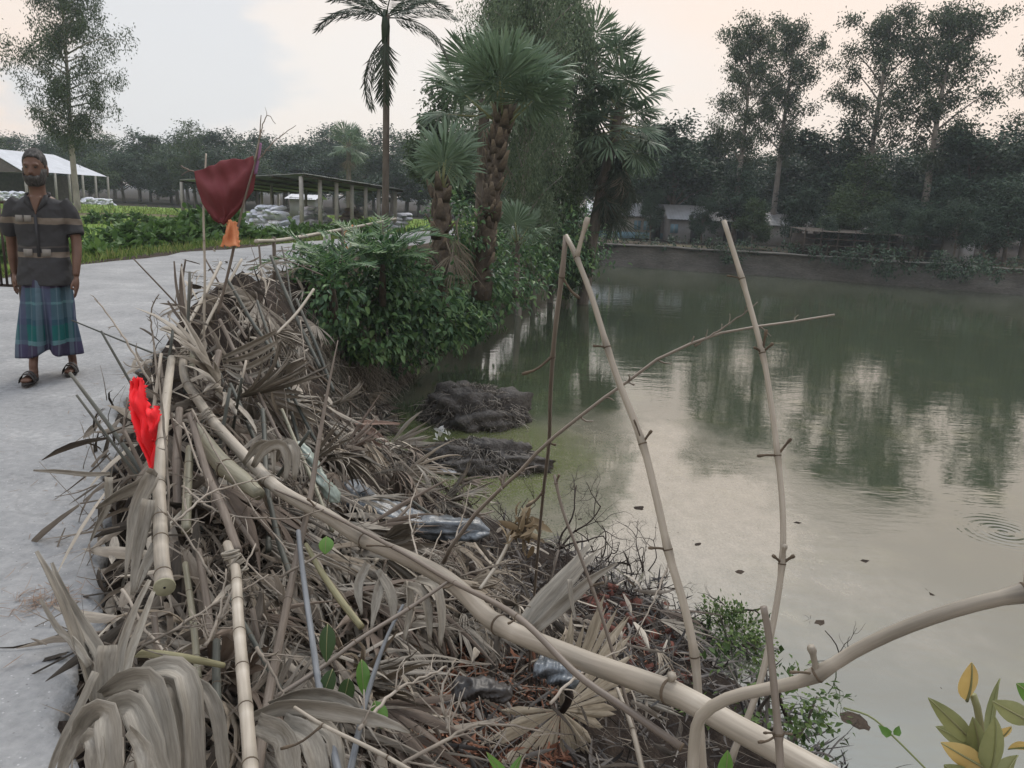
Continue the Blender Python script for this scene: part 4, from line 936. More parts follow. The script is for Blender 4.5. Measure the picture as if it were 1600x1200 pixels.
def heap_points(n, rng, poly=HEAP):
    out = []
    xs = [q[0] for q in poly]; ys = [q[1] for q in poly]
    while len(out) < n:
        px, py = rng.uniform(min(xs), max(xs)), rng.uniform(min(ys), max(ys))
        if not inpoly(px, py, poly): continue
        p = hit(px, py)
        if p is not None: out.append((p, px, py))
    return out
# loose litter of torn leaf strips lies over the whole slip
rng = np.random.RandomState(33); sb = MB(); pts = heap_points(2300, rng)+heap_points(450, rng, FOOT)
for rep in range(3):
    C, D, N_ = [], [], []
    for p, px, py in pts:
        if rng.uniform() < (.94 if inpoly(px, py, MOULD) else (.80 if inpoly(px, py, DARKZ) else .36)): continue
        n = slope_frame(p); dn = nrm(np.array([n[0], n[1]*.4-.35, 0])+rng.normal(size=3)*.55); dn = dn-n*np.dot(dn, n)
        C.append(p+n*rng.uniform(.0, .20)+rng.normal(size=3)*.06); D.append(nrm(dn)+n*rng.uniform(-.12, .40)); N_.append(n+rng.normal(size=3)*.45)
    C, D, N_ = map(np.array, (C, D, N_)); k = len(C)
    strips(sb, C, D, N_, rng.uniform(.10, .40, k), rng.uniform(.10, 1.0, k)**2*.045+.006, rng.normal(size=k)*.6+.55, rng.normal(size=k)*.8, rng, 5)
tag(sb.build('leaf_litter', m_dry2, smooth=True), 'torn dry palm leaf strips littering the slipped bank', 'leaf litter', kind='stuff')

# the wet foot of the slip: rotten dark leaves
rng = np.random.RandomState(35); sb = MB(); pts = heap_points(900, rng, DARKZ)+heap_points(500, rng, FOOT)+heap_points(500, rng, MOULD)
pts += heap_points(900, rng, BANK)
C = np.array([p+slope_frame(p)*rng.uniform(0, .09) for p, _, _ in pts]); k = len(C)
strips(sb, C, rdir(k, rng)*np.array([1, 1, .45]), rdir(k, rng)*.7+np.array([0, 0, 1.0]), rng.uniform(.06, .26, k), rng.uniform(.006, .024, k), rng.normal(size=k)*.8, rng.normal(size=k)*.9, rng, 5)
k = 1500; y = rng.uniform(4.6, 13.5, k); x = xw(y)+rng.normal(size=k)*.22-.06; C = np.stack([x, y, np.maximum(terrain(x, y), WATER)+rng.uniform(0, .05, k)], 1)
strips(sb, C, rdir(k, rng)*np.array([1, 1, .3]), rdir(k, rng)*.5+np.array([0, 0, 1.0]), rng.uniform(.08, .34, k), rng.uniform(.006, .03, k), rng.normal(size=k)*.7, rng.normal(size=k)*.8, rng, 5)
tag(sb.build('rotten_leaves', M('rotten_leaf', [(.010, .009, .009), (.03, .026, .024), (.07, .06, .053), (.15, .135, .12)], .6, island=1.0, spec=.35)), 'dark rotten leaf scraps matted at the wet foot of the slip', 'leaf litter', kind='stuff')
# whole dead fan leaves
DRY = []
for i in range(10):
    rg = np.random.RandomState(500+i); sp = [.7, 1.1, 1.6, 2.2, .5, 1.3, 2.8, .9, 1.8, .6][i]
    f = fan(.62, [11, 14, 17, 20, 9, 14, 22, 11, 16, 9][i], sp, [.35, .4, .45, .5, .3, .3, .5, .35, .4, .3][i], rg, pleat=.55, phi0=.15, bend=[.7, 1.1, .6, .9, .4, 1.3, .5, .9, 1.2, 1.4][i], bjit=.5, ajit=.07, twist=.8, lat=.12, ljit=.15, wf=1.6 if i % 2 else 1.35, stations=(.04, .2, .36, .52, .68, .84, 1.0))
    st = MB(); tube(catmull([(0, -.20-.12*(i % 3), -.03), (0, -.1, .01), (0, .06, 0)], 5), [.011, .010, .009, .008, .007], 6, mb=st)
    DRY.append((f.mesh('leaf_blade', [m_dry, m_dry_tan, m_dry, m_dry_brown, m_dry, m_dry_tan, m_dry, m_dry_brown, m_dry_tan, m_dry][i]), st.mesh('stalk', m_stalk)))
def basis(p, d, n):
    d = nrm(d); n = nrm(n-d*np.dot(n, d)); x = np.cross(d, n)
    return Matrix(((x[0], d[0], n[0], p[0]), (x[1], d[1], n[1], p[1]), (x[2], d[2], n[2], p[2]), (0, 0, 0, 1)))
def put_dry(i, p, d, n, s, label, group=None):
    o = obj('dry_palm_frond', DRY[i][0]); o.matrix_world = basis(p, d, n) @ Matrix.Scale(s, 4); st = obj('stalk', DRY[i][1], o)
    return tag(o, label, 'palm frond', group)
HEAP_MARKS = [('the red cloth strip', 230, 660), ('the sawn bamboo end', 256, 915), ('the jointed bamboo', 375, 1000), ('the green bamboo stump', 365, 735), ('the blue-grey sticks', 500, 1050), ('the upright cloth stick', 320, 460), ('the pale peeled sticks', 370, 430), ('the leaning brown stalk', 490, 700), ('the blue-grey plastic', 660, 815), ('the black rubber scrap', 750, 1075), ('the round fan leaf', 880, 1130), ('the brick rubble', 1010, 950), ('the leaning leaf bundle', 880, 900), ('the pale green plastic', 500, 760), ('the earth clods', 610, 680), ('the big draped frond', 200, 1110), ('the bank bushes', 500, 520), ('the rail lashing', 300, 590), ('the drooping pale frond', 650, 950), ('the middle of the rail', 600, 870)]
FORM = ['closed', 'half-open', 'open', 'wide open', 'tightly closed', 'curled', 'wide flat', 'narrow', 'open curled', 'thin curled']
def frond_at(p, px, py, n, dn, rng):
    i = rng.randint(10); s = rng.uniform(.42, .86); mk = near(px, py, HEAP_MARKS)
    put_dry(i, p+n*rng.uniform(.06, .26), dn, n+rng.normal(size=3)*.5, s, '%s %s dead frond beside %s' % ('large' if s > .64 else 'small', FORM[i], mk), 'dead fronds beside '+mk)
rng = np.random.RandomState(44)
for k, (p, px, py) in enumerate(heap_points(300, rng)):
    if px < np.interp(py, [480, 650, 790, 910, 1040, 1230], [285, 215, 195, 215, 190, 110])+(85 if rng.uniform() < .85 else 40): continue
    if inpoly(px, py, MOULD) or (inpoly(px, py, DARKZ) and rng.uniform() < .75): continue
    n = slope_frame(p); dn = np.array([.75, -.45, -.25])+rng.normal(size=3)*.5
    if py < 720 and px > np.interp(py, [380, 470, 560, 640, 720], [440, 450, 470, 500, 580]): dn = np.array([-.1, -.8, -.4])+rng.normal(size=3)*.25
    frond_at(p, px, py, n, dn, rng)
for k, (p, px, py) in enumerate(heap_points(22, rng, FOOT)):
    n = slope_frame(p); frond_at(p, px, py, n, np.array([.75, -.45, -.25])+rng.normal(size=3)*.5, rng)
# ribbons drawn as single leaf blades
def ribbon(pts, w0, mb=None, n=12, face=None, cup=.18):
    p = catmull(pts, n); T, _, _ = frames(p); wd = np.broadcast_to(np.asarray(w0, float), (n,)) if np.isscalar(w0) else np.interp(np.linspace(0, 1, n), np.linspace(0, 1, len(w0)), w0)
    rows = []; ph = (p[0][0]*13.7+p[-1][2]*29.3) % 6.28; tw = .8*sin(ph*3)
    for i in range(n):
        v = nrm(CP-p[i]) if face is None else nrm(face[i] if np.ndim(face) > 1 else face)
        s = nrm(np.cross(T[i], v)); u = np.cross(s, T[i])
        ta = tw*np.sin(i/n*2.2+ph); s, u = s*cos(ta)+u*sin(ta), u*cos(ta)-s*sin(ta)
        ed = 1+.05*np.sin(i*1.7+ph)+.04*np.sin(i*3.1+2*ph)
        rows.append([p[i]+s*wd[i]*a*ed+u*wd[i]*b_ for a, b_ in ((-.42, .05), (-.30, .0), (-.15, -.03), (0, -.13), (.15, -.03), (.30, .01), (.42, .055))])
    R = np.array(rows); fb = np.stack([np.tile(np.linspace(-.5, .5, 7), n)*np.repeat(wd, 7)+ph, np.full(7*n, ph*1.7), np.repeat(np.linspace(0, 1, n), 7)*.03], 1)
    return loft(R, mb, closed=False, cap=False, fib=fb)
def px3(L, d): return [P(a, b_, d if np.isscalar(d) else c) for (a, b_), c in zip(L, np.linspace(d, d, len(L)) if np.isscalar(d) else np.linspace(d[0], d[1], len(L)))]
def blade_thing(name, label, blades, mat=m_dry_big, cat='palm frond'):
    c = P(*blades[0][0][0], blades[0][1] if np.isscalar(blades[0][1]) else blades[0][1][0]); r = empty(name, c)
    for L, d, w_ in blades:
        dd = d if np.isscalar(d) else (d[0]+d[1])/2
        q = ribbon(px3(L, d), [x*dd/FPX for x in w_]); recentre(q, c); o = q.build('leaf_blade', mat, r, smooth=False)
        sol = o.modifiers.new('t', 'SOLIDIFY'); sol.thickness = .001
    return tag(r, label, cat)
blade_thing('dry_palm_frond', 'large broad-bladed dead frond draped at the lower left corner of the heap', [
    ([(158, 1085), (196, 1063), (224, 1060), (234, 1068), (252, 1120), (262, 1170), (270, 1240)], (1.52, 1.40), [20, 40, 46, 46, 44, 38, 30]),
    ([(196, 1080), (236, 1046), (268, 1042), (288, 1052), (300, 1100), (304, 1160), (308, 1240)], (1.58, 1.46), [14, 36, 46, 46, 42, 36, 26]),
    ([(150, 1140), (178, 1106), (202, 1102), (212, 1112), (232, 1160), (256, 1240)], (1.43, 1.32), [16, 44, 50, 50, 46, 40]),
    ([(110, 1175), (134, 1122), (156, 1110), (166, 1116), (170, 1155), (178, 1240)], (1.38, 1.28), [14, 40, 46, 46, 40, 34]),
    ([(236, 1075), (262, 1068), (274, 1085), (288, 1150), (292, 1240)], (1.62, 1.52), [16, 30, 34, 32, 28]),
    ([(128, 1165), (140, 1150), (148, 1165), (146, 1240)], (1.33, 1.27), [14, 30, 34, 30]),
    ([(92, 1215), (115, 1156), (140, 1128), (158, 1118)], (1.34, 1.40), [14, 26, 28, 20]),
    ([(280, 1062), (318, 1075), (340, 1120), (352, 1220)], (1.58, 1.50), [18, 26, 26, 18]),
    ([(200, 1140), (222, 1170), (236, 1225)], (1.30, 1.25), [24, 34, 30])])
blade_thing('dry_palm_frond', 'stiff dead frond standing up at the road edge, lower left', [
    ([(57, 861), (90, 921), (120, 996), (141, 1056), (158, 1110)], (1.62, 1.55), [6, 16, 24, 26, 30]),
    ([(81, 879), (99, 924), (132, 981), (160, 1030), (170, 1090)], (1.66, 1.56), [5, 14, 22, 26, 28]),
    ([(63, 936), (90, 981), (116, 1004), (140, 1040)], (1.60, 1.56), [5, 10, 14, 14]),
    ([(234, 906), (210, 954), (188, 1020), (178, 1090)], (1.72, 1.58), [7, 13, 18, 26]),
    ([(240, 924), (222, 972), (200, 1030), (186, 1090)], (1.74, 1.58), [7, 14, 18, 24]),
    ([(168, 1008), (164, 1050), (162, 1104), (150, 1160)], (1.56, 1.50), [34, 40, 36, 26]),
    ([(150, 1050), (122, 1110), (92, 1170), (70, 1230)], (1.50, 1.42), [20, 18, 14, 8])])
blade_thing('dry_palm_frond', 'torn grey leaf blades hanging off the road edge beside the cut bamboo', [
    ([(150, 795), (185, 775), (225, 755), (240, 735)], (2.45, 2.35), [4, 22, 26, 20]),
    ([(238, 742), (215, 790), (203, 850), (196, 905)], (2.35, 2.25), [30, 26, 16, 5]),
    ([(232, 780), (222, 830), (212, 880), (206, 930)], (2.3, 2.2), [26, 24, 16, 5]),
    ([(170, 745), (168, 790), (155, 815), (142, 845)], (2.5, 2.4), [16, 16, 12, 3]),
    ([(245, 850), (225, 890), (212, 925)], (2.2, 2.1), [22, 18, 5])])
blade_thing('dry_leaf_strip', 'single curled dry strip lying out on the road surface', [([(52, 735), (95, 737), (135, 741), (172, 740)], (2.66, 2.6), [3, 8, 9, 6])], cat='leaf')
blade_thing('dry_palm_frond', 'folded pale frond with drooping blades just below the middle of the rail', [
    ([(630, 912), (655, 920), (668, 950), (672, 1000)], (2.15, 2.05), [10, 22, 22, 6]), ([(650, 905), (680, 915), (690, 960), (688, 1010)], (2.15, 2.05), [12, 24, 22, 5]),
    ([(640, 908), (640, 950), (632, 1000)], (2.15, 2.05), [14, 20, 4]), ([(600, 895), (590, 930), (580, 985)], (2.2, 2.1), [14, 20, 4]), ([(575, 880), (560, 915), (565, 960)], (2.25, 2.15), [14, 18, 4]),
    ([(660, 905), (720, 925), (770, 965), (745, 985)], (2.2, 2.15), [12, 18, 16, 4]), ([(590, 890), (612, 930), (615, 985)], (2.2, 2.1), [12, 20, 4])])
blade_thing('dry_palm_frond', 'closed bundle of pale leaf blades leaning below the bent canes', [
    ([(815, 980), (850, 935), (890, 890), (925, 845)], (2.9, 3.1), [26, 36, 26, 4]), ([(822, 985), (865, 935), (905, 890), (935, 860)], (2.88, 3.05), [22, 32, 22, 4]), ([(835, 985), (880, 945), (925, 905), (965, 880)], (2.86, 3.0), [18, 26, 18, 3]), ([(890, 905), (893, 940), (900, 970)], (2.9, 2.85), [10, 12, 3])])
blade_thing('dry_palm_frond', 'broad pleated grey-green leaf folded over the stalks at the bottom', [
    ([(395, 1120), (450, 1105), (520, 1112), (600, 1128), (640, 1145)], (1.55, 1.5), [20, 34, 34, 26, 4]), ([(400, 1130), (440, 1150), (452, 1190), (455, 1235)], (1.5, 1.42), [40, 44, 44, 40]),
    ([(440, 1128), (480, 1150), (496, 1190), (500, 1235)], (1.52, 1.44), [36, 42, 42, 38]), ([(480, 1122), (515, 1145), (528, 1190), (532, 1235)], (1.54, 1.46), [30, 36, 36, 30]), ([(420, 1100), (480, 1085), (540, 1095), (570, 1120)], (1.6, 1.55), [10, 26, 26, 6])])
blade_thing('dry_palm_frond', 'curled grey leaf blades arching behind the green stump of bamboo', [
    ([(395, 730), (415, 700), (440, 695), (450, 720), (445, 755)], (2.95, 2.9), [10, 20, 20, 16, 6]), ([(430, 720), (448, 692), (462, 705), (460, 750)], (2.95, 2.9), [10, 18, 18, 6]), ([(380, 725), (405, 695), (425, 700), (428, 740)], (2.98, 2.92), [8, 16, 16, 5])])
m_fanpale = M('dry_fan_pale', [(.19, .16, .12), (.40, .35, .27), (.58, .52, .42)], .65, (140, .55), island=.35, spec=.25, coord='fib', transl=.06)
# open round fan lying on the slope
hp = hit(876, 1132); rg = np.random.RandomState(9)
f = fan(.58, 44, 5.6, .70, rg, pleat=.5, phi0=.06, bend=.12, bjit=.5, ajit=.03, twist=.3, lat=.05, ljit=.10)
o = f.build('dry_palm_frond', m_fanpale); nn = nrm(nrm(CP-hp)+np.array([.0, .1, .1])); o.matrix_world = basis(hp+nn*.45, np.array([.35, .5, -.75]), nn)
st = tube(catmull([(0, 0, .01), (-.06, -.10, .05), (-.09, -.28, .03)], 6), [.016, .018, .02, .02, .018, .014], 7).build('stalk', m_root, o)
tag(o, 'open round dead fan leaf lying flat on the slope at the bottom', 'palm frond')
hp = hit(985, 1090); f = fan(.34, 22, 2.6, .6, np.random.RandomState(10), pleat=.5, phi0=.1, bend=.6, bjit=.6, ajit=.05, twist=.5, lat=.1)
o = f.build('dry_palm_frond', m_dry_big); nn = nrm(CP-hp); o.matrix_world = basis(hp+nn*.12, np.array([.7, -.3, -.2]), nn); tag(o, 'half-open dead fan leaf beside the round one under the rail', 'palm frond')
# dead fronds whose dark spiky tips stand above the heap
blade_thing('dry_palm_frond', 'dark spiky dead leaf tips standing up against the road behind the heap', [
    ([(272, 408), (276, 450), (286, 495)], 5.3, [3, 5, 8]), ([(290, 405), (284, 450), (290, 498)], 5.3, [3, 5, 8]), ([(284, 412), (282, 450), (288, 500)], 5.3, [3, 5, 8]), ([(300, 440), (296, 470), (292, 505)], 5.25, [3, 5, 8]), ([(262, 470), (275, 490), (288, 505)], 5.3, [3, 5, 7])], m_stalk)
blade_thing('dry_palm_frond', 'pale fan frond lying across the middle of the upper heap', [
    ([(345, 560), (380, 545), (410, 530), (432, 517)], (4.6, 4.5), [4, 12, 12, 5]), ([(348, 565), (385, 558), (415, 545), (440, 530)], (4.6, 4.5), [4, 12, 12, 4]), ([(348, 570), (380, 575), (410, 562), (430, 548)], (4.6, 4.5), [4, 11, 11, 4]), ([(350, 575), (375, 590), (400, 585), (420, 575)], (4.6, 4.5), [4, 11, 11, 4])])
blade_thing('dry_palm_frond', 'orange-brown dead leaf lying in the shallow water near the clods', [
    ([(540, 665), (575, 672), (605, 690)], (9.2, 8.9), [6, 18, 4]), ([(540, 668), (570, 690), (585, 715)], (9.2, 8.9), [6, 18, 4]), ([(535, 662), (580, 660), (625, 662)], (9.3, 9.3), [6, 12, 3]), ([(535, 672), (555, 700), (560, 720)], (9.1, 8.8), [6, 16, 4]), ([(530, 668), (590, 695), (625, 698)], (9.1, 9.0), [5, 12, 3])], M('dry_leaf_rust', [(.16, .10, .075), (.28, .19, .145)], .8, (6, 1.0), island=.3))
# ------------------------------------------------------------------ bamboo rails, canes and sticks
def pathpx(L): return np.array([P(*q) if len(q) == 3 else np.array(q[0]) for q in L])
RS = {'bamboo_rail': .62, 'bamboo_cane': .66, 'palm_stalk': .55, 'stick': .62, 'bamboo_stake': .75, 'heap_pole': .62, 'bamboo_stump': .78, 'upright_stick': .7}
def cane(name, label, L, r, mat, nodes=None, sides=12, cat='bamboo', group=None, nodemat=None, stubs=(), swell=.10, wig=0.0, seed=0, cut=None):
    """culm along pixel/depth points L; nodes: list of pixel points or a spacing in metres; stubs: (node index, dpx, dpy, radius px)"""
    ground = L[-1] == 'G'; ctl = pathpx(L[:-1] if ground else L)
    if ground:          # carry on the same way, bending down, until it is in the ground
        d = nrm(ctl[-1]-ctl[-2]); q = ctl[-1]; add = []
        for _ in range(30):
            d = nrm(d+np.array([0, 0, -.06])); q = q+d*.12; add.append(q)
            if q[2] < float(terrain(q[0], q[1]))-.08: break
        ctl = np.vstack([ctl, add])
    n = max(24, int(np.linalg.norm(np.diff(ctl, axis=0), axis=1).sum()/.03)); p = catmull(ctl, n); rg = np.random.RandomState(seed)
    s = np.concatenate([[0], np.cumsum(np.linalg.norm(np.diff(p, axis=0), axis=1))])
    if wig:
        k = np.arange(n); p = p+wig*np.stack([np.sin(s*9+seed), np.cos(s*7+seed*2), np.sin(s*11+seed)*.5], 1)
    rr = np.interp(np.linspace(0, 1, n), np.linspace(0, 1, len(r)), r) if not np.isscalar(r) else np.full(n, r)
    if nodes is None: idx = []
    elif np.isscalar(nodes):
        q = np.arange(nodes*.6, s[-1]-nodes*.2, nodes); q = q+rg.normal(size=len(q))*nodes*.12; idx = [int(np.argmin(abs(s-v))) for v in q]
    else:
        pr = p-CP; dd = pr@FW; X = 800+FPX*(pr@RT)/dd; Y = 600-FPX*(pr@UP)/dd
        idx = [int(np.argmin((X-a)**2+(Y-b_)**2)) for a, b_ in nodes]
    rr = rr*RS.get(name, 1.0); R2 = rr.copy(); tn = np.zeros(n)
    for i in idx:
        R2 = R2*(1+swell*np.exp(-((s-s[i])/(rr[i]*.9))**2)); tn = tn+np.exp(-((s-s[i])/(rr[i]*1.6))**2)*.8-.5*np.exp(-((s-s[i]-rr[i]*2.6)/(rr[i]*1.2))**2)
    if cut: R2 = R2*(1+.32*np.exp(-((s-s[-1])/.035)**2))
    c = p[0].copy(); mb = tube(p-c, R2, sides, tone=tn); o = mb.build(name, mat, None, c)
    nm = nodemat or m_node; T, X_, Y_ = frames(p)
    for j, i in enumerate(idx):
        q = p[i]-c; hgt = max(rr[i]*.16, .0015)
        tube([q-T[i]*hgt, q, q+T[i]*hgt], [R2[i]*1.01, R2[i]*1.06, R2[i]*1.01], sides).build('node', nm, o)
    for (j, dx, dy, rp) in stubs:
        i = idx[j]; d = (p[i]-CP)@FW; q = p[i]-c; e = q+(dx*RT-dy*UP)/FPX*d-FW*.01; rs = rp*d/FPX*.62
        m2 = q+(e-q)*.55+UP*.1*np.linalg.norm(e-q)*(-1 if dy > 0 else .3)
        tube(catmull([q, m2, e, e+(e-m2)*.12], 7), [rs*1.5, rs*1.1, rs, rs, rs, rs*1.5, rs*1.2], 6).build('branch_stub', nm if rp < 5 else mat, o)
    if cut:
        q = p[-1]-c; t = T[-1]; tube([q, q+t*.003, q+t*.004], [R2[-1]*1.03, R2[-1]*1.0, R2[-1]*.96], 18).build('cut_end', m_cut, o)
        tube([q+t*.004, q+t*.0055], [R2[-1]*.13, R2[-1]*.10], 8).build('hollow_shade', m_dark, o)  # solid dark disc, painted shade for the inside of the culm
    return tag(o, label, cat, group)
def drop(px, py, d, dz=0.0, dx=0.0):
    """world point on the ground under the given point"""
    q = P(px, py, d); q = q+np.array([dx, 0, 0]); return (np.array([q[0], q[1], float(terrain(q[0], q[1]))-.12]),)
cane('bamboo_rail', 'long thick bamboo rail slanting from the heap to the lower right', [(288, 545, 4.45), (286, 575, 4.2), (300, 612, 3.9), (335, 660, 3.45), (421, 752, 2.87), (520, 812, 2.45), (571, 844, 2.28), (700, 905, 1.95), (779, 975, 1.76), (900, 1030, 1.58), (1050, 1080, 1.38), (1160, 1140, 1.26), (1310, 1225, 1.11)],
     [.034, .036, .038, .037, .036, .035, .034, .033], m_bam, [(300, 600), (335, 660), (421, 752), (571, 844), (779, 975), (1050, 1080)], 20, stubs=[(5, 2, -30, 9), (1, 18, -6, 5)], wig=.003)
cane('bamboo_cane', 'thin cane tied along the top of the long bamboo rail', [(430, 765, 2.72), (492, 792, 2.5), (618, 857, 2.10), (700, 905, 1.90), (806, 962, 1.64), (900, 1052, 1.49), (975, 1105, 1.42), (1065, 1168, 1.36)], [.006, .008, .009, .010, .011], m_cane, [(492, 792), (618, 857), (710, 915), (806, 980), (1062, 1166)], 8, 'cane', stubs=[(0, -12, -14, 2.5), (1, -40, -4, 2), (2, -18, 6, 2), (3, -14, 8, 2.5)])
cane('bamboo_rail', 'thick bamboo with a pale sawn end facing the camera at the road edge', [(268, 560, 3.9), (258, 640, 3.1), (249, 740, 2.55), (250, 800, 2.32), (252, 860, 2.13), (257, 917, 1.98)], [.030, .030, .030, .030, .031, .0325], m_bam, [(254, 690), (249, 760), (250, 812), (252, 842), (255, 895)], 20, cut=True)
cane('bamboo_rail', 'closely jointed bamboo running down to the bottom edge', [(355, 850, 2.05), (368, 890, 1.92), (372, 960, 1.72), (380, 1060, 1.5), (388, 1150, 1.34), (394, 1235, 1.22)], [.0185, .0195, .020, .0195], m_bam, [(369, 905), (371, 945), (374, 985), (379, 1047), (384, 1105), (391, 1185)], 16)
cane('palm_stalk', 'grey-brown dry stalk leading into the jointed bamboo', [(298, 650, 3.2), (322, 735, 2.75), (350, 800, 2.35), (372, 862, 2.05)], [.026, .025, .024, .022], m_stalk, None, 12, 'stalk')
cane('bamboo_stump', 'short splintered greenish bamboo piece under the long rail', [(308, 668, 3.3), (322, 695, 3.15), (350, 728, 2.98), (378, 750, 2.85), (404, 772, 2.72)], [.030, .046, .046, .043, .030], m_bam_green, [(352, 730)], 16)
RS['bamboo_cane'] = .56
cane('bamboo_cane', 'thick bamboo arching out to the right edge over the water', [(1082, 1230, 1.10), (1085, 1160, 1.08), (1096, 1118, 1.055), (1140, 1090, 1.03), (1200, 1076, 1.0), (1268, 1058, .97), (1340, 1015, .95), (1420, 978, .925), (1520, 945, .90), (1640, 918, .88)],
     [.0145, .0145, .0145, .014, .0145, .015, .0165], m_bam, [(1268, 1058), (1588, 930)], 18, nodemat=m_node, stubs=[(0, -14, -46, 8), (0, -45, -8, 3), (1, -4, -58, 6)], swell=.32)
RS['bamboo_cane'] = .72
cane('bamboo_cane', 'tall thin cane standing in front of the water at the right', [(1131, 345, 1.86), (1165, 455, 1.82), (1193, 560, 1.80), (1206, 640, 1.78), (1216, 720, 1.76), (1223, 800, 1.74), (1222, 880, 1.72), (1208, 975, 1.72), (1185, 1075, 1.72), (1145, 1180, 1.72)]+['G'], [.0085, .0090, .0100, .0108, .0115, .012], m_bam, [(1160, 440), (1193, 560), (1216, 715), (1223, 875), (1143, 1185)], 12,
     stubs=[(0, -24, -4, 2), (1, 14, -14, 3), (1, -14, -8, 3), (1, 4, -34, 3), (2, 18, -26, 3), (2, -32, 0, 3), (3, 16, -14, 3.5), (3, -16, -14, 3.5), (3, 2, -30, 5)], swell=.28)
cane('bamboo_cane', 'bent cane, right leg of the tall inverted V before the water', [(884, 368, 1.68), (900, 400, 1.66), (925, 465, 1.63), (948, 540, 1.60), (968, 600, 1.58), (1003, 690, 1.55), (1025, 775, 1.53), (1046, 868, 1.51), (1070, 950, 1.50), (1086, 1030, 1.50), (1092, 1110, 1.52)]+['G'], [.0075, .010, .0115, .0125, .0135, .0145, .0155, .0165], m_bam, [(905, 410), (948, 540), (1003, 690), (1046, 868), (1086, 1035)], 12, stubs=[(0, 16, -58, 6), (1, -22, -2, 2.5), (2, 12, -20, 3), (2, -14, -36, 2), (3, -30, -4, 3)], swell=.22)
cane('bamboo_cane', 'thin cane, left leg of the tall inverted V before the water', [(884, 368, 1.68), (878, 430, 1.70), (866, 530, 1.85), (860, 620, 2.1), (858, 690, 2.4), (850, 760, 2.8), (845, 810, 3.1)]+['G'], [.0078, .0080, .0084, .0090, .0098, .0105], m_cane, [(877, 430), (863, 558), (858, 690), (852, 770)], 9, stubs=[(0, 26, 34, 3), (1, -46, 28, 3), (2, 10, 4, 2.5), (3, -26, 22, 3)], swell=.3)
cane('bamboo_cane', 'thin slanting cane below the left leg of the inverted V', [(866, 742, 2.6), (880, 800, 2.6), (905, 865, 2.6), (926, 920, 2.6), (944, 975, 2.6), (962, 1035, 2.6)]+['G'], [.0065, .0082, .0092, .0100], m_cane, [(868, 750), (926, 915)], 8, stubs=[(0, 4, -14, 2.5), (1, 18, -6, 3)], swell=.3)
cane('bamboo_stake', 'thin upright stake in front of the arching bamboo', [(1193, 948, .86), (1202, 1000, .86), (1211, 1090, .855), (1217, 1160, .85), (1222, 1240, .84)], [.0052, .0054, .0058, .006], m_cane, [(1215, 1145)], 9, 'stake', stubs=[(0, -26, -8, 2.5), (0, -34, 6, 3), (0, 16, -6, 2.5)], swell=.5)
cane('bamboo_cane', 'short cane slanting under the stake behind the rail', [(995, 930, 2.0), (960, 1020, 1.9), (985, 1150, 1.75), (995, 1220, 1.7)][0:0]+[(964, 1075, 1.75), (985, 1130, 1.68), (1000, 1190, 1.62), (1010, 1240, 1.58)], [.006, .0075, .008], m_bam, [(988, 1140)], 8)
cane('palm_stalk', 'long brown stalk leaning across the heap, tapering to a point', [(528, 532, 3.1), (514, 600, 3.0), (498, 690, 2.85), (484, 780, 2.70), (462, 880, 2.45), (440, 985, 2.15), (418, 1100, 1.85), (400, 1220, 1.62)], [.004, .012, .017, .020, .022, .0225, .0225, .022], m_stalk, [(497, 690), (450, 940)], 10, 'stalk')
cane('stick', 'blue-grey stick slanting down to the bottom edge, left of two', [(466, 830, 2.2), (474, 900, 2.05), (488, 1000, 1.85), (502, 1090, 1.65), (533, 1225, 1.42)], [.0115, .012, .0125, .0125], m_blue_stick, None, 9, 'stick')
cane('stick', 'dark stick turning blue-grey toward the bottom, right of two', [(630, 945, 1.95), (606, 992, 1.88), (585, 1050, 1.75), (568, 1110, 1.62), (543, 1225, 1.42)], [.006, .0085, .0105, .012], m_blue_stick, None, 9, 'stick')
cane('stick', 'thin brown stick crossing below the middle of the rail', [(706, 905, 1.9), (640, 950, 1.86), (560, 1000, 1.8), (500, 1045, 1.75), (430, 1090, 1.7)], [.006, .008, .0085, .009], m_cane, [(560, 1000), (640, 950)], 8, 'stick')
cane('stick', 'pale stick running along the bottom toward the litter', [(460, 1105, 1.42), (508, 1135, 1.38), (590, 1175, 1.34), (660, 1215, 1.30)], [.005, .006, .0065], m_bam, [(508, 1135), (612, 1182)], 8, 'stick', stubs=[(0, -60, 32, 3)])
cane('palm_stalk', 'yellow-green palm stalk lying under the middle of the heap', [(478, 850, 2.5), (500, 890, 2.4), (530, 935, 2.3), (565, 980, 2.2)], [.012, .018, .020, .018], M('stalk_yellow_green', [(.10, .095, .05), (.24, .22, .125), (.34, .31, .20)], .6, (24, .6, 140, .4), coord='fib'), None, 9, 'stalk')
cane('palm_stalk', 'yellowish split stalk lying across the lower left of the heap', [(180, 1022, 1.75), (240, 1022, 1.72), (300, 1030, 1.75), (350, 1040, 1.8)], [.014, .017, .017, .012], MATS['stalk_yellow_green'], None, 9, 'stalk')
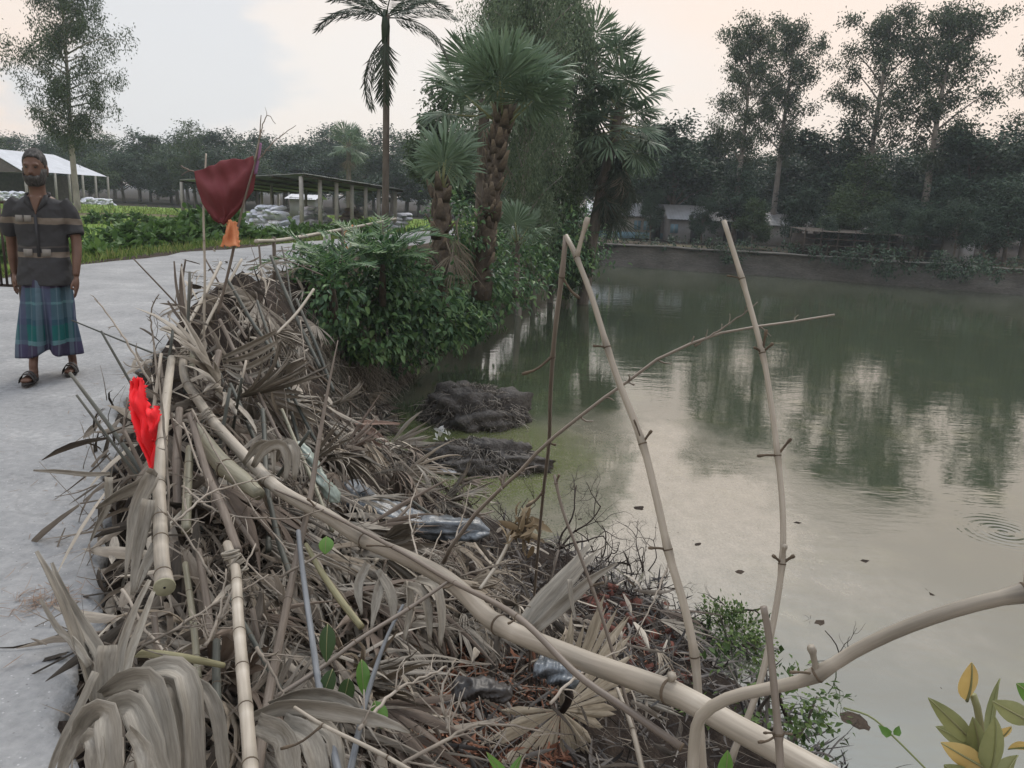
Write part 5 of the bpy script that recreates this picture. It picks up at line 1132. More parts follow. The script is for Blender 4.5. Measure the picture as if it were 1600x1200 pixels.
# weathered poles thrust into the heap
_poles = [((355, 437, 5.4), (423, 545, 5.0), .020, m_bam_dark), ((343, 500, 4.9), (397, 620, 4.4), .021, m_stalk), ((423, 400, 6.3), (500, 575, 5.6), .024, m_bam_dark), ((463, 467, 6.0), (522, 612, 5.5), .020, m_bam_dark), ((343, 470, 5.2), (385, 530, 5.0), .016, m_stalk), ((378, 405, 5.6), (316, 522, 5.0), .017, m_bam_pale),
          ((345, 410, 5.6), (286, 522, 5.0), .020, m_bam_pale), ((490, 452, 6.0), (432, 522, 5.6), .018, m_bam_pale), ((342, 550, 4.3), (328, 640, 3.9), .034, m_stalk), ((302, 520, 4.6), (300, 575, 4.5), .024, m_bam_green), ((402, 470, 5.6), (470, 700, 4.6), .018, m_bam_dark), ((430, 560, 5.0), (500, 700, 4.6), .017, m_bam_dark),
          ((360, 600, 4.2), (405, 700, 3.8), .018, m_bam_dark), ((390, 590, 4.4), (440, 690, 4.0), .017, m_stalk), ((280, 640, 3.6), (278, 800, 2.9), .030, m_stalk), ((296, 700, 3.2), (290, 830, 2.7), .028, m_bam_green), ((310, 860, 2.3), (330, 1000, 1.95), .017, m_stalk), ((340, 1000, 1.9), (345, 1180, 1.6), .016, m_bam_dark), ((290, 880, 2.3), (310, 1060, 1.9), .015, m_bam_green), ((410, 640, 3.9), (420, 860, 3.0), .020, m_bam_dark),
          ((420, 780, 3.0), (455, 900, 2.7), .018, m_bam_dark), ((440, 640, 4.0), (520, 830, 3.4), .016, m_bam_green), ((250, 560, 4.4), (262, 700, 3.6), .016, m_stalk), ((505, 430, 7.2), (430, 400, 7.4), .010, m_stalk), ((405, 382, 7.3), (408, 440, 7.2), .016, m_stalk), ((440, 385, 7.6), (455, 470, 7.2), .014, m_bam_dark), ((312, 700, 3.1), (400, 860, 2.6), .014, m_stalk), ((355, 930, 2.2), (440, 1080, 1.95), .012, m_bam_dark), ((240, 960, 2.0), (250, 1110, 1.75), .014, m_stalk), ((560, 640, 7.5), (470, 560, 6.6), .020, m_stalk),
          ((640, 780, 5.2), (720, 840, 4.8), .02, m_bam_dark), ((750, 921, 3.4), (802, 832, 3.6), .014, m_bam_pale), ((600, 860, 3.6), (570, 900, 3.3), .014, m_bam_pale), ((640, 790, 4.4), (585, 850, 3.9), .016, m_stalk)]
for i, (a, b_, r, m) in enumerate(_poles):
    kind = {m_bam_dark: 'dark weathered bamboo pole', m_stalk: 'dry brown stalk', m_bam_pale: 'pale peeled stick', m_bam_green: 'faded green bamboo length'}[m]
    where = 'in the upper heap' if a[1] < 560 else ('in the heap near the road edge' if a[0] < 380 else 'in the middle of the heap')
    mid = tuple((np.array(a)+np.array(b_))/2+np.array([3*sin(i*2.1), 3*cos(i), 0]))
    cane('heap_pole', kind+' stuck '+where, [a, mid, b_], [r*.9, r, r*.95], m, .22 if m in (m_bam_dark, m_bam_green) else None, 10, 'pole', 'poles in the heap: '+kind+' '+where, seed=i, wig=.002)

rg = np.random.RandomState(88); _up = [(255, 560), (330, 430), (460, 410), (500, 560), (560, 680), (430, 860), (230, 860)]
_K = [(m_bam_dark, 'dark weathered'), (m_stalk, 'dry brown'), (m_stalk, 'dry brown'), (m_twig_pale, 'pale thin'), (m_bam_dark, 'dark weathered')]
for i, (p, px, py) in enumerate(heap_points(38, rg, _up)):
    m, kw = _K[rg.randint(5)]; n = slope_frame(p); d = nrm(np.array([-.30, .25, .75])+rg.normal(size=3)*.35); a = p-d*.25; b_ = p+d*rg.uniform(.3, .75)+n*.05; c = a.copy()
    r_ = rg.uniform(.006, .014); q = catmull([a, (a+b_)/2+rg.normal(size=3)*.02, b_], 10); o = tube(q-c, np.linspace(r_, r_*.6, 10), 7).build('heap_stick', m, None, c)
    mk = near(px, py, HEAP_MARKS); tag(o, '%s %s stick poking up beside %s' % ('long' if np.linalg.norm(b_-a) > .78 else 'short', kw, mk), 'stick', 'sticks poking out beside '+mk)
# ------------------------------------------------------------------ twigs
def twig_mesh(p, r0, r1, nb, rg, bl=.12, sides=5, mb=None, bumps=True):
    mb = mb or MB(); n = len(p); tube(p, np.linspace(r0, r1, n), sides, mb=mb); T, X, Y = frames(p)
    for k in range(nb):
        i = rg.randint(1, n-1); a = rg.uniform(0, 2*pi); d = nrm(T[i]*.7+(X[i]*cos(a)+Y[i]*sin(a))*.9); L = bl*rg.uniform(.3, 1.0)*(1-.4*i/n)
        e = p[i]+d*L; q = catmull([p[i], p[i]+d*L*.5+rg.normal(size=3)*.08*L, e], 5); rr = np.interp(i, [0, n], [r0, r1])*.62
        tube(q, np.linspace(rr, rr*.5, 5), 4, mb=mb)
        if rg.uniform() < .6:
            d2 = nrm(d+rg.normal(size=3)*.6); tube([q[2], q[2]+d2*L*.45], [rr*.6, rr*.35], 4, mb=mb)
    return mb
def twig(name, label, L, r0, r1, nb, seed, mat=m_twig, bl=.12, cat='twig', group=None):
    p = catmull(pathpx(L), 18); rg = np.random.RandomState(seed); p = p+rg.normal(size=p.shape)*r0*.35; c = p[0].copy()
    mb = twig_mesh(p-c, r0, r1, nb, rg, bl); return tag(mb.build(name, mat, None, c), label, cat, group)
twig('thin_branch', 'long thin bamboo branch slanting up across the pond', [(690, 880, 2.5), (745, 802, 2.35), (860, 690, 2.1), (1000, 580, 1.95), (1130, 518, 1.88), (1220, 508, 1.84), (1303, 494, 1.82)], .0075, .0026, 16, 3, m_cane, .07, 'branch')
twig('thin_branch', 'side shoot forking off the long thin branch by the tall cane', [(1085, 540, 1.90), (1130, 512, 1.87), (1165, 488, 1.85), (1185, 472, 1.84)], .003, .0014, 5, 4, m_cane, .05, 'branch')
twig('dead_twig', 'forked twig leaning out over the road beside the red cloth', [(236, 600, 3.8), (205, 545, 3.85), (178, 505, 3.9), (148, 466, 3.95)], .007, .0035, 7, 5, m_twig, .10)
twig('dead_twig', 'thin upright twig with a hooked tip at the road edge', [(246, 590, 4.0), (240, 540, 4.05), (236, 488, 4.1), (248, 460, 4.1)], .007, .003, 6, 6, m_twig, .08)
twig('dead_twig', 'thin bare rod standing beside the red cloth', [(262, 830, 2.4), (262, 740, 2.5), (254, 640, 2.6), (240, 540, 2.7)], .0055, .003, 3, 7, m_twig, .06)
twig('dead_twig', 'thin twig lying along the pale road crack beside the straw', [(190, 690, 3.2), (196, 650, 3.25), (200, 620, 3.3), (186, 760, 2.9)][:3], .006, .004, 0, 8, m_stalk)
_tw = [[(270, 820, 2.3), (330, 770, 2.4), (420, 745, 2.5)], [(285, 760, 2.6), (345, 800, 2.4), (450, 810, 2.3), (505, 795, 2.3)], [(330, 1000, 1.8), (365, 920, 1.9), (400, 850, 2.0)], [(322, 1010, 1.75), (345, 950, 1.85), (352, 890, 1.9)], [(260, 990, 1.8), (310, 960, 1.85), (360, 930, 1.9), (420, 900, 2.0)], [(180, 1040, 1.7), (240, 1000, 1.72), (300, 975, 1.75)], [(300, 640, 3.2), (345, 720, 2.8), (400, 800, 2.4), (455, 870, 2.2)], [(285, 660, 3.1), (330, 770, 2.6), (380, 870, 2.2), (440, 930, 2.0)], [(440, 900, 2.3), (520, 850, 2.4), (560, 780, 2.6)], [(560, 1140, 1.5), (620, 1080, 1.6), (700, 1040, 1.7)],
       [(620, 1200, 1.45), (690, 1160, 1.5), (760, 1130, 1.6), (850, 1145, 1.6)], [(640, 980, 2.2), (660, 900, 2.5), (690, 830, 2.9)], [(655, 880, 2.9), (640, 800, 3.2), (660, 740, 3.4)], [(705, 860, 3.2), (725, 800, 3.4), (735, 755, 3.5)], [(190, 920, 2.0), (240, 1000, 1.9), (300, 1050, 1.8)], [(700, 1140, 1.7), (690, 1080, 1.8), (712, 1030, 1.9)], [(400, 1010, 1.75), (430, 1060, 1.7), (450, 1100, 1.65)], [(270, 560, 4.1), (330, 520, 4.3), (400, 470, 4.6)], [(300, 480, 5.0), (350, 460, 5.2), (400, 440, 5.4)], [(250, 640, 3.5), (300, 680, 3.3), (340, 720, 3.1)], [(420, 500, 5.0), (440, 580, 4.7), (450, 660, 4.4)], [(470, 500, 5.4), (480, 590, 5.0), (500, 680, 4.6)], [(410, 700, 3.4), (470, 720, 3.3), (520, 760, 3.2)], [(330, 900, 2.1), (300, 850, 2.2), (262, 800, 2.3)],
       [(860, 1100, 1.9), (910, 1050, 2.0), (980, 1010, 2.1)], [(1050, 870, 3.2), (1020, 940, 2.9), (990, 1000, 2.7)], [(720, 900, 2.9), (800, 880, 3.0), (860, 900, 3.0)], [(680, 940, 2.4), (760, 930, 2.5), (830, 950, 2.6)]]
for i, L in enumerate(_tw):
    w_ = 'beside '+near((L[0][0]+L[-1][0])/2, (L[0][1]+L[-1][1])/2, HEAP_MARKS)
    twig('dead_twig', 'thin dry twig tangled '+w_, L, .0046, .0022, 10, 60+i, m_twig, .11, 'twig', 'twigs '+w_)
rg = np.random.RandomState(77); tb = MB()
for p, px, py in heap_points(620, rg):
    n = slope_frame(p); d = nrm(np.array([.5, -.4, .1])+rg.normal(size=3)*.8); L = rg.uniform(.12, .45); s = p+n*rg.uniform(.05, .28); e = s+d*L
    q = catmull([s, (s+e)/2+rg.normal(size=3)*.06*L, e], 6); twig_mesh(q, rg.uniform(.0015, .0038), .0012, rg.randint(0, 4), rg, .07, 4, tb)
tag(tb.build('brushwood', m_twig), 'fine dry brushwood tangled through the heap', 'brushwood', kind='stuff')
# roots of the torn bank
def root(name, label, start, dirs, seed, r=.014, mat=m_root, depth=3):
    rg = np.random.RandomState(seed); mb = MB(); c = np.asarray(start, float)
    def grow(p, d, L, r, k):
        pts = [p]
        for i in range(5): d = nrm(d+rg.normal(size=3)*.28); pts.append(pts[-1]+d*L/5)
        pts = np.array(pts); tube(catmull(pts, 9), np.linspace(r, r*.5, 9), 5, mb=mb)
        if k:
            for i in range(rg.randint(2, 4)): j = rg.randint(2, 6); grow(pts[j], nrm(d+rg.normal(size=3)*.8), L*rg.uniform(.4, .7), r*.5, k-1)
    for d in dirs: grow(np.zeros(3), nrm(d[:3]), d[3], r, depth)
    return tag(mb.build(name, mat, None, c), label, 'root', 'roots of the torn bank')
root('tree_root', 'black root reaching up over the water by the bank end', hit(1105, 985), [(.25, .1, 1, .75), (-.3, .2, .8, .5)], 1, .016)
root('tree_root', 'black forked root sticking out right over the water', hit(1130, 1000), [(1, .1, .45, 1.0), (.8, .3, .15, .6)], 2, .016)
root('tree_root', 'tangle of thin dark roots at the crest of the torn soil', hit(1000, 905), [(-.2, .2, 1, .5), (.5, .2, .8, .5), (.9, .1, .5, .55), (.2, 0, .9, .4)], 3, .009)
root('tree_root', 'dark roots curling up beside the crumpled leaf', hit(872, 860), [(.1, .1, 1, .8), (.5, .2, .9, .7), (-.3, .1, .8, .5), (.8, 0, .5, .6)], 4, .013)
root('tree_root', 'low dark roots along the water edge below the rail', hit(935, 885), [(.4, .1, .8, .6), (-.4, .2, .7, .5), (.8, -.2, .4, .5)], 5, .010)
for _i, (_px, _py, _w) in enumerate([(700, 800, 'below the nearer clod'), (790, 838, 'beside the blue-grey plastic'), (985, 930, 'beside the brick rubble'), (1060, 985, 'under the bent cane'), (905, 925, 'beside the leaning bundle')]):
    _h = hit(_px, _py)
    if _h is not None: root('tree_root', 'thin black roots at the water edge '+_w, _h, [(.6, .1, .35, .45), (-.5, .1, .3, .4), (.2, -.3, .45, .4), (.1, .5, .5, .4), (.9, -.2, .15, .5)], 20+_i, .007)
root('tree_root', 'black roots tangled on the slope under the leaning bundle', hit(860, 950), [(.3, -.2, .6, .6), (-.6, .1, .5, .5), (.6, .3, .5, .6), (-.1, -.5, .4, .4)], 6, .009)

# ------------------------------------------------------------------ cloths, ties and rubbish
m_cloth = M('cloth_dull_red', [(.10, .024, .027), (.165, .046, .05), (.22, .07, .07)], .8, (3, .7), bump=(120, .15, .002), spec=.15, transl=.15)
m_redf = M('cloth_bright_red', [(.85, .025, .035), (1.0, .05, .06)], .7, (8, 1.0), spec=.2, transl=.15)
m_orange = M('plastic_orange', [(.48, .17, .07), (.66, .28, .13)], .6, (10, 1.0), spec=.3, transl=.2)
m_purple = M('cloth_faded_purple', [(.26, .13, .25), (.42, .25, .38)], .8, (6, 1.0), transl=.2)
m_white = M('plastic_white', [(.55, .55, .55), (.75, .75, .75)], .5, (8, 1.0), transl=.25)
def cloth(name, label, corners, d, mat, nu=28, nv=24, folds=6, amp=.03, seed=0, cat='cloth', rag=0.0, sag=None):
    """sheet between the pixel outline top-left, top-right, bottom-right, bottom-left with hanging folds"""
    rg = np.random.RandomState(seed); A, B, Cc, D = [P(*q, dd) for q, dd in zip(corners, d)]; rows = []
    for v in np.linspace(0, 1, nv):
        row = []
        for u_ in np.linspace(0, 1, nu):
            p = (A*(1-u_)+B*u_)*(1-v)+(D*(1-u_)+Cc*u_)*v
            w_ = amp*(sin(u_*folds*2.3+v*2.1+seed)+.6*sin(u_*folds*4.1-v*3.3+seed*2)+.5*sin(v*5+u_*3))*(.25+.75*v if sag is None else 1)
            p = p-FW*w_*1.0+RT*w_*.35
            if sag: p = p-np.array([0, 0, sag*4*u_*(1-u_)*(1-v)])
            if rag and (u_ in (0, 1) or v in (0, 1)): p = p+rg.normal(size=3)*rag
            row.append(p)
        rows.append(row)
    R = np.array(rows); c = R[0, 0].copy(); mb = loft(R-c, closed=False, cap=False); o = mb.build(name, mat, None, c)
    s = o.modifiers.new('t', 'SOLIDIFY'); s.thickness = .002
    return tag(o, label, cat)
def drape(name, label, Le, Re, d, mat, nu=40, nv=44, amp=.02, seed=0, rag=0.0, bulge=.0, swoop=3.0):
    """hanging cloth between a left and a right outline, with swooping folds and a belly"""
    rg = np.random.RandomState(seed); v = np.linspace(0, 1, nv)
    f = lambda E: np.stack([np.interp(v, np.linspace(0, 1, len(E)), [q[i] for q in E]) for i in (0, 1)], 1)
    Lp, Rp = f(Le), f(Re); rows = []
    for j in range(nv):
        row = []
        for u_ in np.linspace(0, 1, nu):
            q = Lp[j]*(1-u_)+Rp[j]*u_; e = min(1, 4*u_*(1-u_)+.15); h = v[j]
            w_ = amp*e*(np.sin((u_-.5)**2*14*swoop*.5+h*swoop*4.2+seed)+.7*abs(np.sin(u_*6.5-h*2.4+seed))+.4*np.sin(u_*13+h*7+seed)+.25*np.sin(u_*29-h*11))+bulge*sin(pi*u_)*sin(pi*min(1, h*1.1))
            p = P(q[0], q[1], d)-FW*w_+np.array([0, 0, 1])*w_*.15
            if rag and (u_ in (0, 1) or j in (0, nv-1)): p = p+rg.normal(size=3)*rag
            row.append(p)
        rows.append(row)
    R = np.array(rows); c = R[0, 0].copy(); o = loft(R-c, closed=False, cap=False).build(name, mat, None, c); o.modifiers.new('t', 'SOLIDIFY').thickness = .002
    return tag(o, label, 'cloth')
drape('warning_cloth', 'dull maroon cloth hung between two sticks above the heap', [(304, 268), (308, 292), (316, 318), (334, 344), (343, 350)], [(396, 244), (400, 268), (396, 298), (372, 330), (350, 352)], 5.0, m_cloth, 46, 50, .022, 1, .0, .07, 3.0)
drape('cloth_strip', 'bright red torn cloth strip hanging at the road edge', [(206, 594), (202, 622), (208, 656), (218, 692), (236, 730)], [(222, 590), (230, 620), (238, 650), (247, 690), (242, 732)], 2.98, m_redf, 22, 60, .016, 2, .004, .03, 4.0)
drape('cloth_strip', 'small bright red torn flap beside the hanging red strip', [(228, 640), (232, 662), (240, 690)], [(248, 634), (252, 655), (246, 688)], 2.95, m_redf, 14, 16, .012, 4, .004, .02, 3.0)
cloth('plastic_rag', 'orange plastic rag tied below the dull red cloth', [(358, 345), (370, 348), (376, 386), (344, 384)], (5.0, 5.0, 4.95, 4.95), m_orange, 12, 14, 4, .018, 6, rag=.006)
cloth('cloth_strip', 'faded purple cloth tied at the top of the right stick', [(403, 222), (409, 224), (402, 272), (397, 272)], (4.95, 4.95, 4.97, 4.97), m_purple, 8, 16, 4, .01, 7)
cloth('plastic_rag', 'white plastic strip knotted on the pale rail', [(508, 362), (516, 362), (518, 384), (503, 382)], (15.6, 15.6, 15.6, 15.6), m_white, 8, 10, 4, .03, 8)
cloth('plastic_rag', 'white plastic sheet caught at the left of the bushes', [(492, 398), (504, 395), (506, 425), (486, 432)], (13.8,)*4, m_white, 10, 12, 4, .05, 9, rag=.02)
cane('upright_stick', 'thin upright stick holding the left side of the red cloth', [(322, 240, 5.08), (318, 330, 5.06), (320, 420, 5.04), (319, 500, 5.0)]+['G'], [.008, .011, .012, .012], m_bam, .35, 8, 'stick')
cane('upright_stick', 'leaning stick with bare forks holding the right side of the red cloth', [(408, 180, 4.9), (402, 240, 4.93), (380, 320, 4.98), (358, 420, 5.02), (340, 490, 5.05)], [.004, .008, .012, .014, .014], m_stalk, None, 8, 'stick')
twig('dead_twig', 'bare twig bending over at the tip above the red cloth', [(398, 250, 4.93), (408, 205, 4.9), (418, 180, 4.88), (430, 194, 4.88)], .006, .002, 3, 91, m_twig, .10)
twig('dead_twig', 'thin twig pointing right from the top of the red cloth', [(404, 250, 4.93), (430, 220, 4.9), (462, 196, 4.9)], .005, .0018, 6, 92, m_twig, .08)
twig('dead_twig', 'hooked twig poking left behind the red cloth', [(310, 270, 5.1), (296, 266, 5.1), (283, 260, 5.12)], .007, .005, 1, 93, m_stalk, .08)
cane('bamboo_rail', 'pale thin rail running along the road beyond the heap', [(400, 377, 11.5), (440, 375, 12.8), (500, 365, 14.8), (560, 354, 16.6), (618, 342, 18.2)], [.05, .055, .055, .05], m_bam_pale, None, 10)
for px, py, d, lab in ((470, 372, 13.8, 'short post under the left of the pale rail'), (535, 360, 15.8, 'short post under the middle of the pale rail'), (428, 376, 12.4, 'short post nearest the heap under the pale rail')):
    q = P(px, py, d); b_ = np.array([q[0], q[1], float(terrain(q[0], q[1]))-.2]); o = tube([b_-q, np.array([0, 0, .06])], [.035, .03], 8).build('rail_post', m_stalk, None, q); tag(o, lab, 'post')
q = catmull([P(552, 352, 16.3), P(540, 362, 16.3), P(537, 376, 16.3), P(545, 390, 16.3), P(549, 380, 16.3)], 16); c = q[0].copy(); tag(tube(q-c, .022, 7).build('rope', m_orange, None, c), 'loop of orange rope hanging from the pale rail', 'rope')
# fibre lashings on the rail
for px, py, d, r, lab in ((286, 560, 4.3, .034, 'dry fibre lashing round the far end of the long rail'), (322, 655, 3.5, .034, 'dry fibre lashing where the long rail meets the post'), (368, 880, 1.95, .019, 'dry fibre band tied round the jointed bamboo')):
    q = P(px, py, d); mb = MB(); rg = np.random.RandomState(int(px)); ax = nrm(P(px+30, py+60, d)-q)
    X = nrm(np.cross(ax, FW)); Y = np.cross(ax, X)
    for k in range(11):
        t = np.linspace(0, 2*pi*1.1, 16)+rg.uniform(0, 6); tilt = rg.normal()*.4; off = rg.normal()*r*.7
        pts = np.array([X*cos(a)*r*rg.uniform(1.0, 1.1)+Y*sin(a)*r*1.04+ax*(off+tilt*r*cos(a)) for a in t]); tube(pts, .0035, 4, mb=mb)
    tag(mb.build('lashing', m_dry_big, None, q), lab, 'binding')
# roots and dry grass hanging on the fresh scar beside the bushes
rg = np.random.RandomState(55); fb = MB()
for p, px, py in heap_points(900, rg, BANK):
    n = slope_frame(p); e = p+n*.05+np.array([rg.normal()*.08+.05, rg.normal()*.08-.05, -rg.uniform(.12, .5)]); m_ = (p+e)/2+n*rg.uniform(.05, .14); tube([p, m_, e], [.007, .005, .002], 3, cap=False, mb=fb)
tag(fb.build('bank_roots', MATS['dry_root_grass']), 'dry roots and grass hanging on the bare scar left of the clods', 'roots', kind='stuff')
for i_, (px, py, lab) in enumerate([(600, 585, 'small weed on the bare scar above the inlet'), (545, 560, 'tiny leafy weed beside the heap on the bare scar'), (640, 570, 'small leafy weed at the right end of the bare scar'), (575, 525, 'leafy weed under the glossy bush on the scar')]):
    h_ = hit(px, py); bush('bank_weed', lab, h_+np.array([0, 0, .12]), (.28, .25, .2), 160, .10, 700+i_, m_leaf_bush, 'weeds on the bare scar', 'plant', 3, .2)
# floating clods of torn earth
m_clod = M('wet_clod_earth', [(.03, .027, .025), (.075, .068, .062), (.13, .12, .11)], .85, (5, .6, 40, .4), bump=(22, 1.0, .04), spec=.3)
def clod(label, px, py, rx, ry, rz_, seed):
    rg = np.random.RandomState(seed); c = G(px, py, WATER); rows = []
    for ph in np.linspace(-.35, pi/2-.02, 30):
        row = []
        for t in np.linspace(0, 2*pi, 84, endpoint=False):
            d = np.array([cos(t)*cos(ph), sin(t)*cos(ph), sin(ph)]); k = 1+.26*sn(d[0]*2+seed, d[1]*2+d[2]*2, 1.6)+.12*sn(d[0]*6, d[1]*6+d[2]*6+seed, 1.5)+.06*sn(d[0]*17, d[1]*17+d[2]*15+seed, 1.5)
            row.append((d[0]*rx*k, d[1]*ry*k, d[2]*rz_*k))
        rows.append(row)
    o = loft(np.array(rows)).build('earth_clod', m_clod, None, c); fb = MB()
    for k in range(1500):
        t = rg.uniform(0, 2*pi); ph = rg.uniform(-.05, 1.4); d = np.array([cos(t)*cos(ph)*rx, sin(t)*cos(ph)*ry, sin(ph)*rz_]); e = d*1.02+np.array([rg.normal()*.10, rg.normal()*.10-.03, -rg.uniform(.02, .22)]); mid = (d+e)/2+nrm(d)*.05
        tube([d*.97, mid, e], [.009, .006, .003], 3, cap=False, mb=fb)
    fb.build('root_fibres', M('clod_root_fibres', [(.035, .031, .027), (.13, .115, .10), (.28, .255, .22)], .9, island=1.0, spec=.1), o)['kind'] = 'stuff'
    return tag(o, label, 'earth clod', 'earth clods in the shallows')
clod('rounded clod of earth and roots rising from the water, the farther one', 738, 655, .95, .75, .62, 1)
clod('flatter dark clod of earth and roots, the nearer one', 745, 725, 1.0, .5, .36, 2)
c = G(690, 692, WATER)+np.array([0, 0, .2]); o = MB(); leaves(c*0+np.random.RandomState(3).normal(size=(14, 3))*.06, rdir(14, np.random.RandomState(4)), rdir(14, np.random.RandomState(5)), .12, .07, o); tag(o.build('paper_scrap', m_white, None, c), 'white scraps caught on the left end of the nearer clod', 'litter')
c = G(705, 741, WATER)+np.array([0, 0, .02]); tag(loft(np.array([[(.22*k*cos(t), .07*k*sin(t), h+.01*sin(3*t)) for t in np.linspace(0, 2*pi, 14, endpoint=False)] for k, h in ((1, 0), (.9, .03), (.4, .05), (.02, .05))])).build('foam_scrap', m_white, None, c), 'white scrap floating before the nearer clod', 'litter')
# wrapped blue-grey plastic and other rubbish
def tarp(label, L, rad, mat, seed, name='plastic_sheet'):
    p = catmull(pathpx(L), 46); T, X, Y = frames(p); rows = []
    for i in range(46):
        row = []
        for t in np.linspace(0, 2*pi, 26, endpoint=False):
            k = 1+.42*sn(cos(t)*1.6+seed, i*.13+sin(t)*1.6, 1.6, seed)+.28*sn(cos(t)*4+seed, i*.3+sin(t)*4, 1.5, seed)
            row.append(p[i]+(X[i]*cos(t)+.62*Y[i]*sin(t))*rad*k*min(1, .25+i*.25, .25+(45-i)*.25))
        rows.append(row)
    c = p[0].copy(); return tag(loft(np.array(rows)-c).build(name, mat, None, c), label, 'plastic')
m_tarp = M('plastic_blue_grey', [(.022, .025, .028), (.06, .07, .08), (.19, .21, .23)], .35, (9, 1.0), bump=(14, .6, .03), spec=.5)
tarp('wet blue-grey plastic sheeting twisted along the water edge', [(520, 760, 5.0), (580, 790, 4.8), (640, 815, 4.7), (700, 825, 4.7), (765, 832, 4.7)], .095, m_tarp, 1)
tarp('pale green plastic sheet rumpled in the middle of the heap', [(465, 690, 3.9), (490, 725, 3.85), (505, 755, 3.8), (530, 785, 3.8)], .03, M('plastic_pale_green', [(.11, .14, .115), (.27, .31, .27)], .4, (6, 1.0), spec=.5), 2)
hq = hit(868, 1045); tarp('grey plastic bag crumpled on the slope under the rail', [(835, 1040, 2.4), (865, 1047, 2.38), (905, 1064, 2.35)], .042, m_tarp, 4, 'plastic_bag')
tarp('black rubber scrap lying on the leaf litter', [(705, 1078, 2.2), (750, 1074, 2.2), (800, 1088, 2.18)], .034, M('rubber_black', [(.012, .011, .011), (.03, .026, .024)], .45, (9, 1.0), spec=.4), 5, 'rubber_scrap')
# crumpled brown leaf on the root
rg = np.random.RandomState(6); mb = MB(); C = rg.normal(size=(60, 3))*np.array([.035, .035, .05]); strips(mb, C, rdir(60, rg), rdir(60, rg), rg.uniform(.05, .11, 60), rg.uniform(.015, .035, 60), rg.normal(size=60)*1.2, rg.normal(size=60), rg, 5)
tag(mb.build('crumpled_leaf', M('dry_leaf_golden', [(.07, .05, .03), (.20, .15, .09), (.32, .26, .17)], .8, island=1.0, transl=.15), None, P(818, 828, 3.5)), 'crumpled golden-brown leaf stuck on the end of a pale stick', 'leaf')
# red soil, brick rubble and the leaf mould on the slope
m_red = M('brick_rubble', [(.045, .022, .018), (.10, .040, .031), (.16, .072, .056)], .95, (14, .7), rnd=.5, spec=.1)
rg = np.random.RandomState(14); RED = [(930, 900), (1060, 930), (1090, 1040), (1080, 1080), (960, 1040), (900, 960)]
bm = []
for k in range(3):
    s = np.array([.055, .04, .03])*(1+.3*k); mb = box((0, 0, 0), s*2); mb.v[0] = mb.v[0]*(1+rg.normal(size=(8, 3))*.16); bm.append(mb.mesh('brick_fragment', m_red, smooth=False))
for p, px, py in heap_points(46, rg, RED):
    o = obj('brick_fragment', bm[rg.randint(3)], None, p+np.array([0, 0, .01]), rg.uniform(0, 6, 3), rg.uniform(.4, 1.0)); tag(o, 'broken piece of red brick in the torn bank by the water', 'brick', 'brick fragments in the bank')
lb = MB(); C = np.array([p+slope_frame(p)*rg.uniform(0, .05) for p, _, _ in heap_points(1500, rg, [(470, 930), (600, 1000), (760, 1010), (860, 1040), (900, 1230), (560, 1230), (580, 1060)])]); k = len(C)
strips(lb, C, rdir(k, rg)*np.array([1, 1, .4]), rdir(k, rg)*.6+np.array([0, 0, 1.0]), rg.uniform(.03, .11, k), rg.uniform(.008, .026, k), rg.normal(size=k)*.8, rg.normal(size=k)*.8, rg, 4)
C = np.array([p for p, _, _ in heap_points(700, rg, RED)]); k = len(C)
strips(lb, C, rdir(k, rg)*np.array([1, 1, .4]), rdir(k, rg)*.6+np.array([0, 0, 1.0]), rg.uniform(.02, .08, k), rg.uniform(.006, .02, k), rg.normal(size=k)*.8, rg.normal(size=k)*.8, rg, 4)
tag(lb.build('leaf_mould', M('leaf_mould_rust', [(.035, .022, .017), (.12, .056, .036), (.23, .105, .066), (.32, .18, .12)], .9, island=1.0, spec=.1)), 'rust-brown rotting leaf mould spread on the slope', 'leaf litter', kind='stuff')
# small living plants
def sprig(name, label, L, leafs, mat, lw, ll, seed, r=.004, cat='plant', kind=1):
    """stem along pixel path with separate leaves"""
    p = catmull(pathpx(L), 14); c = p[0].copy(); o = tube(p-c, np.linspace(r, r*.5, 14), 6).build(name, m_petiole, None, c); rg = np.random.RandomState(seed); T, X, Y = frames(p)
    for k in range(leafs):
        i = int(3+(k+.5)/leafs*10.5); a = k*2.4+rg.normal()*.3; d = X[i]*cos(a)+Y[i]*sin(a)+T[i]*.55; n = np.cross(np.cross(d, T[i]), d)+rg.normal(size=3)*.2-FW*.6
        mb = MB(); l = ll*rg.uniform(.75, 1.2); leaves(np.array([p[i]-c]), np.array([d]), np.array([n]), l, l*lw, mb, fold=.18, kind=1); mb.build('leaf', mat[k % len(mat)] if isinstance(mat, list) else mat, o)
    return tag(o, label, cat)
m_young = M('leaf_young_orange', [(.40, .27, .09), (.52, .40, .16)], .4, (20, 1.0), transl=.35, spec=.4)
m_olive = M('leaf_olive_young', [(.15, .165, .065), (.27, .28, .13)], .5, (20, 1.0), transl=.35, spec=.4)
m_fresh = M('leaf_fresh_green', [(.07, .16, .03), (.13, .26, .05)], .45, (20, 1.0), transl=.3, spec=.4)
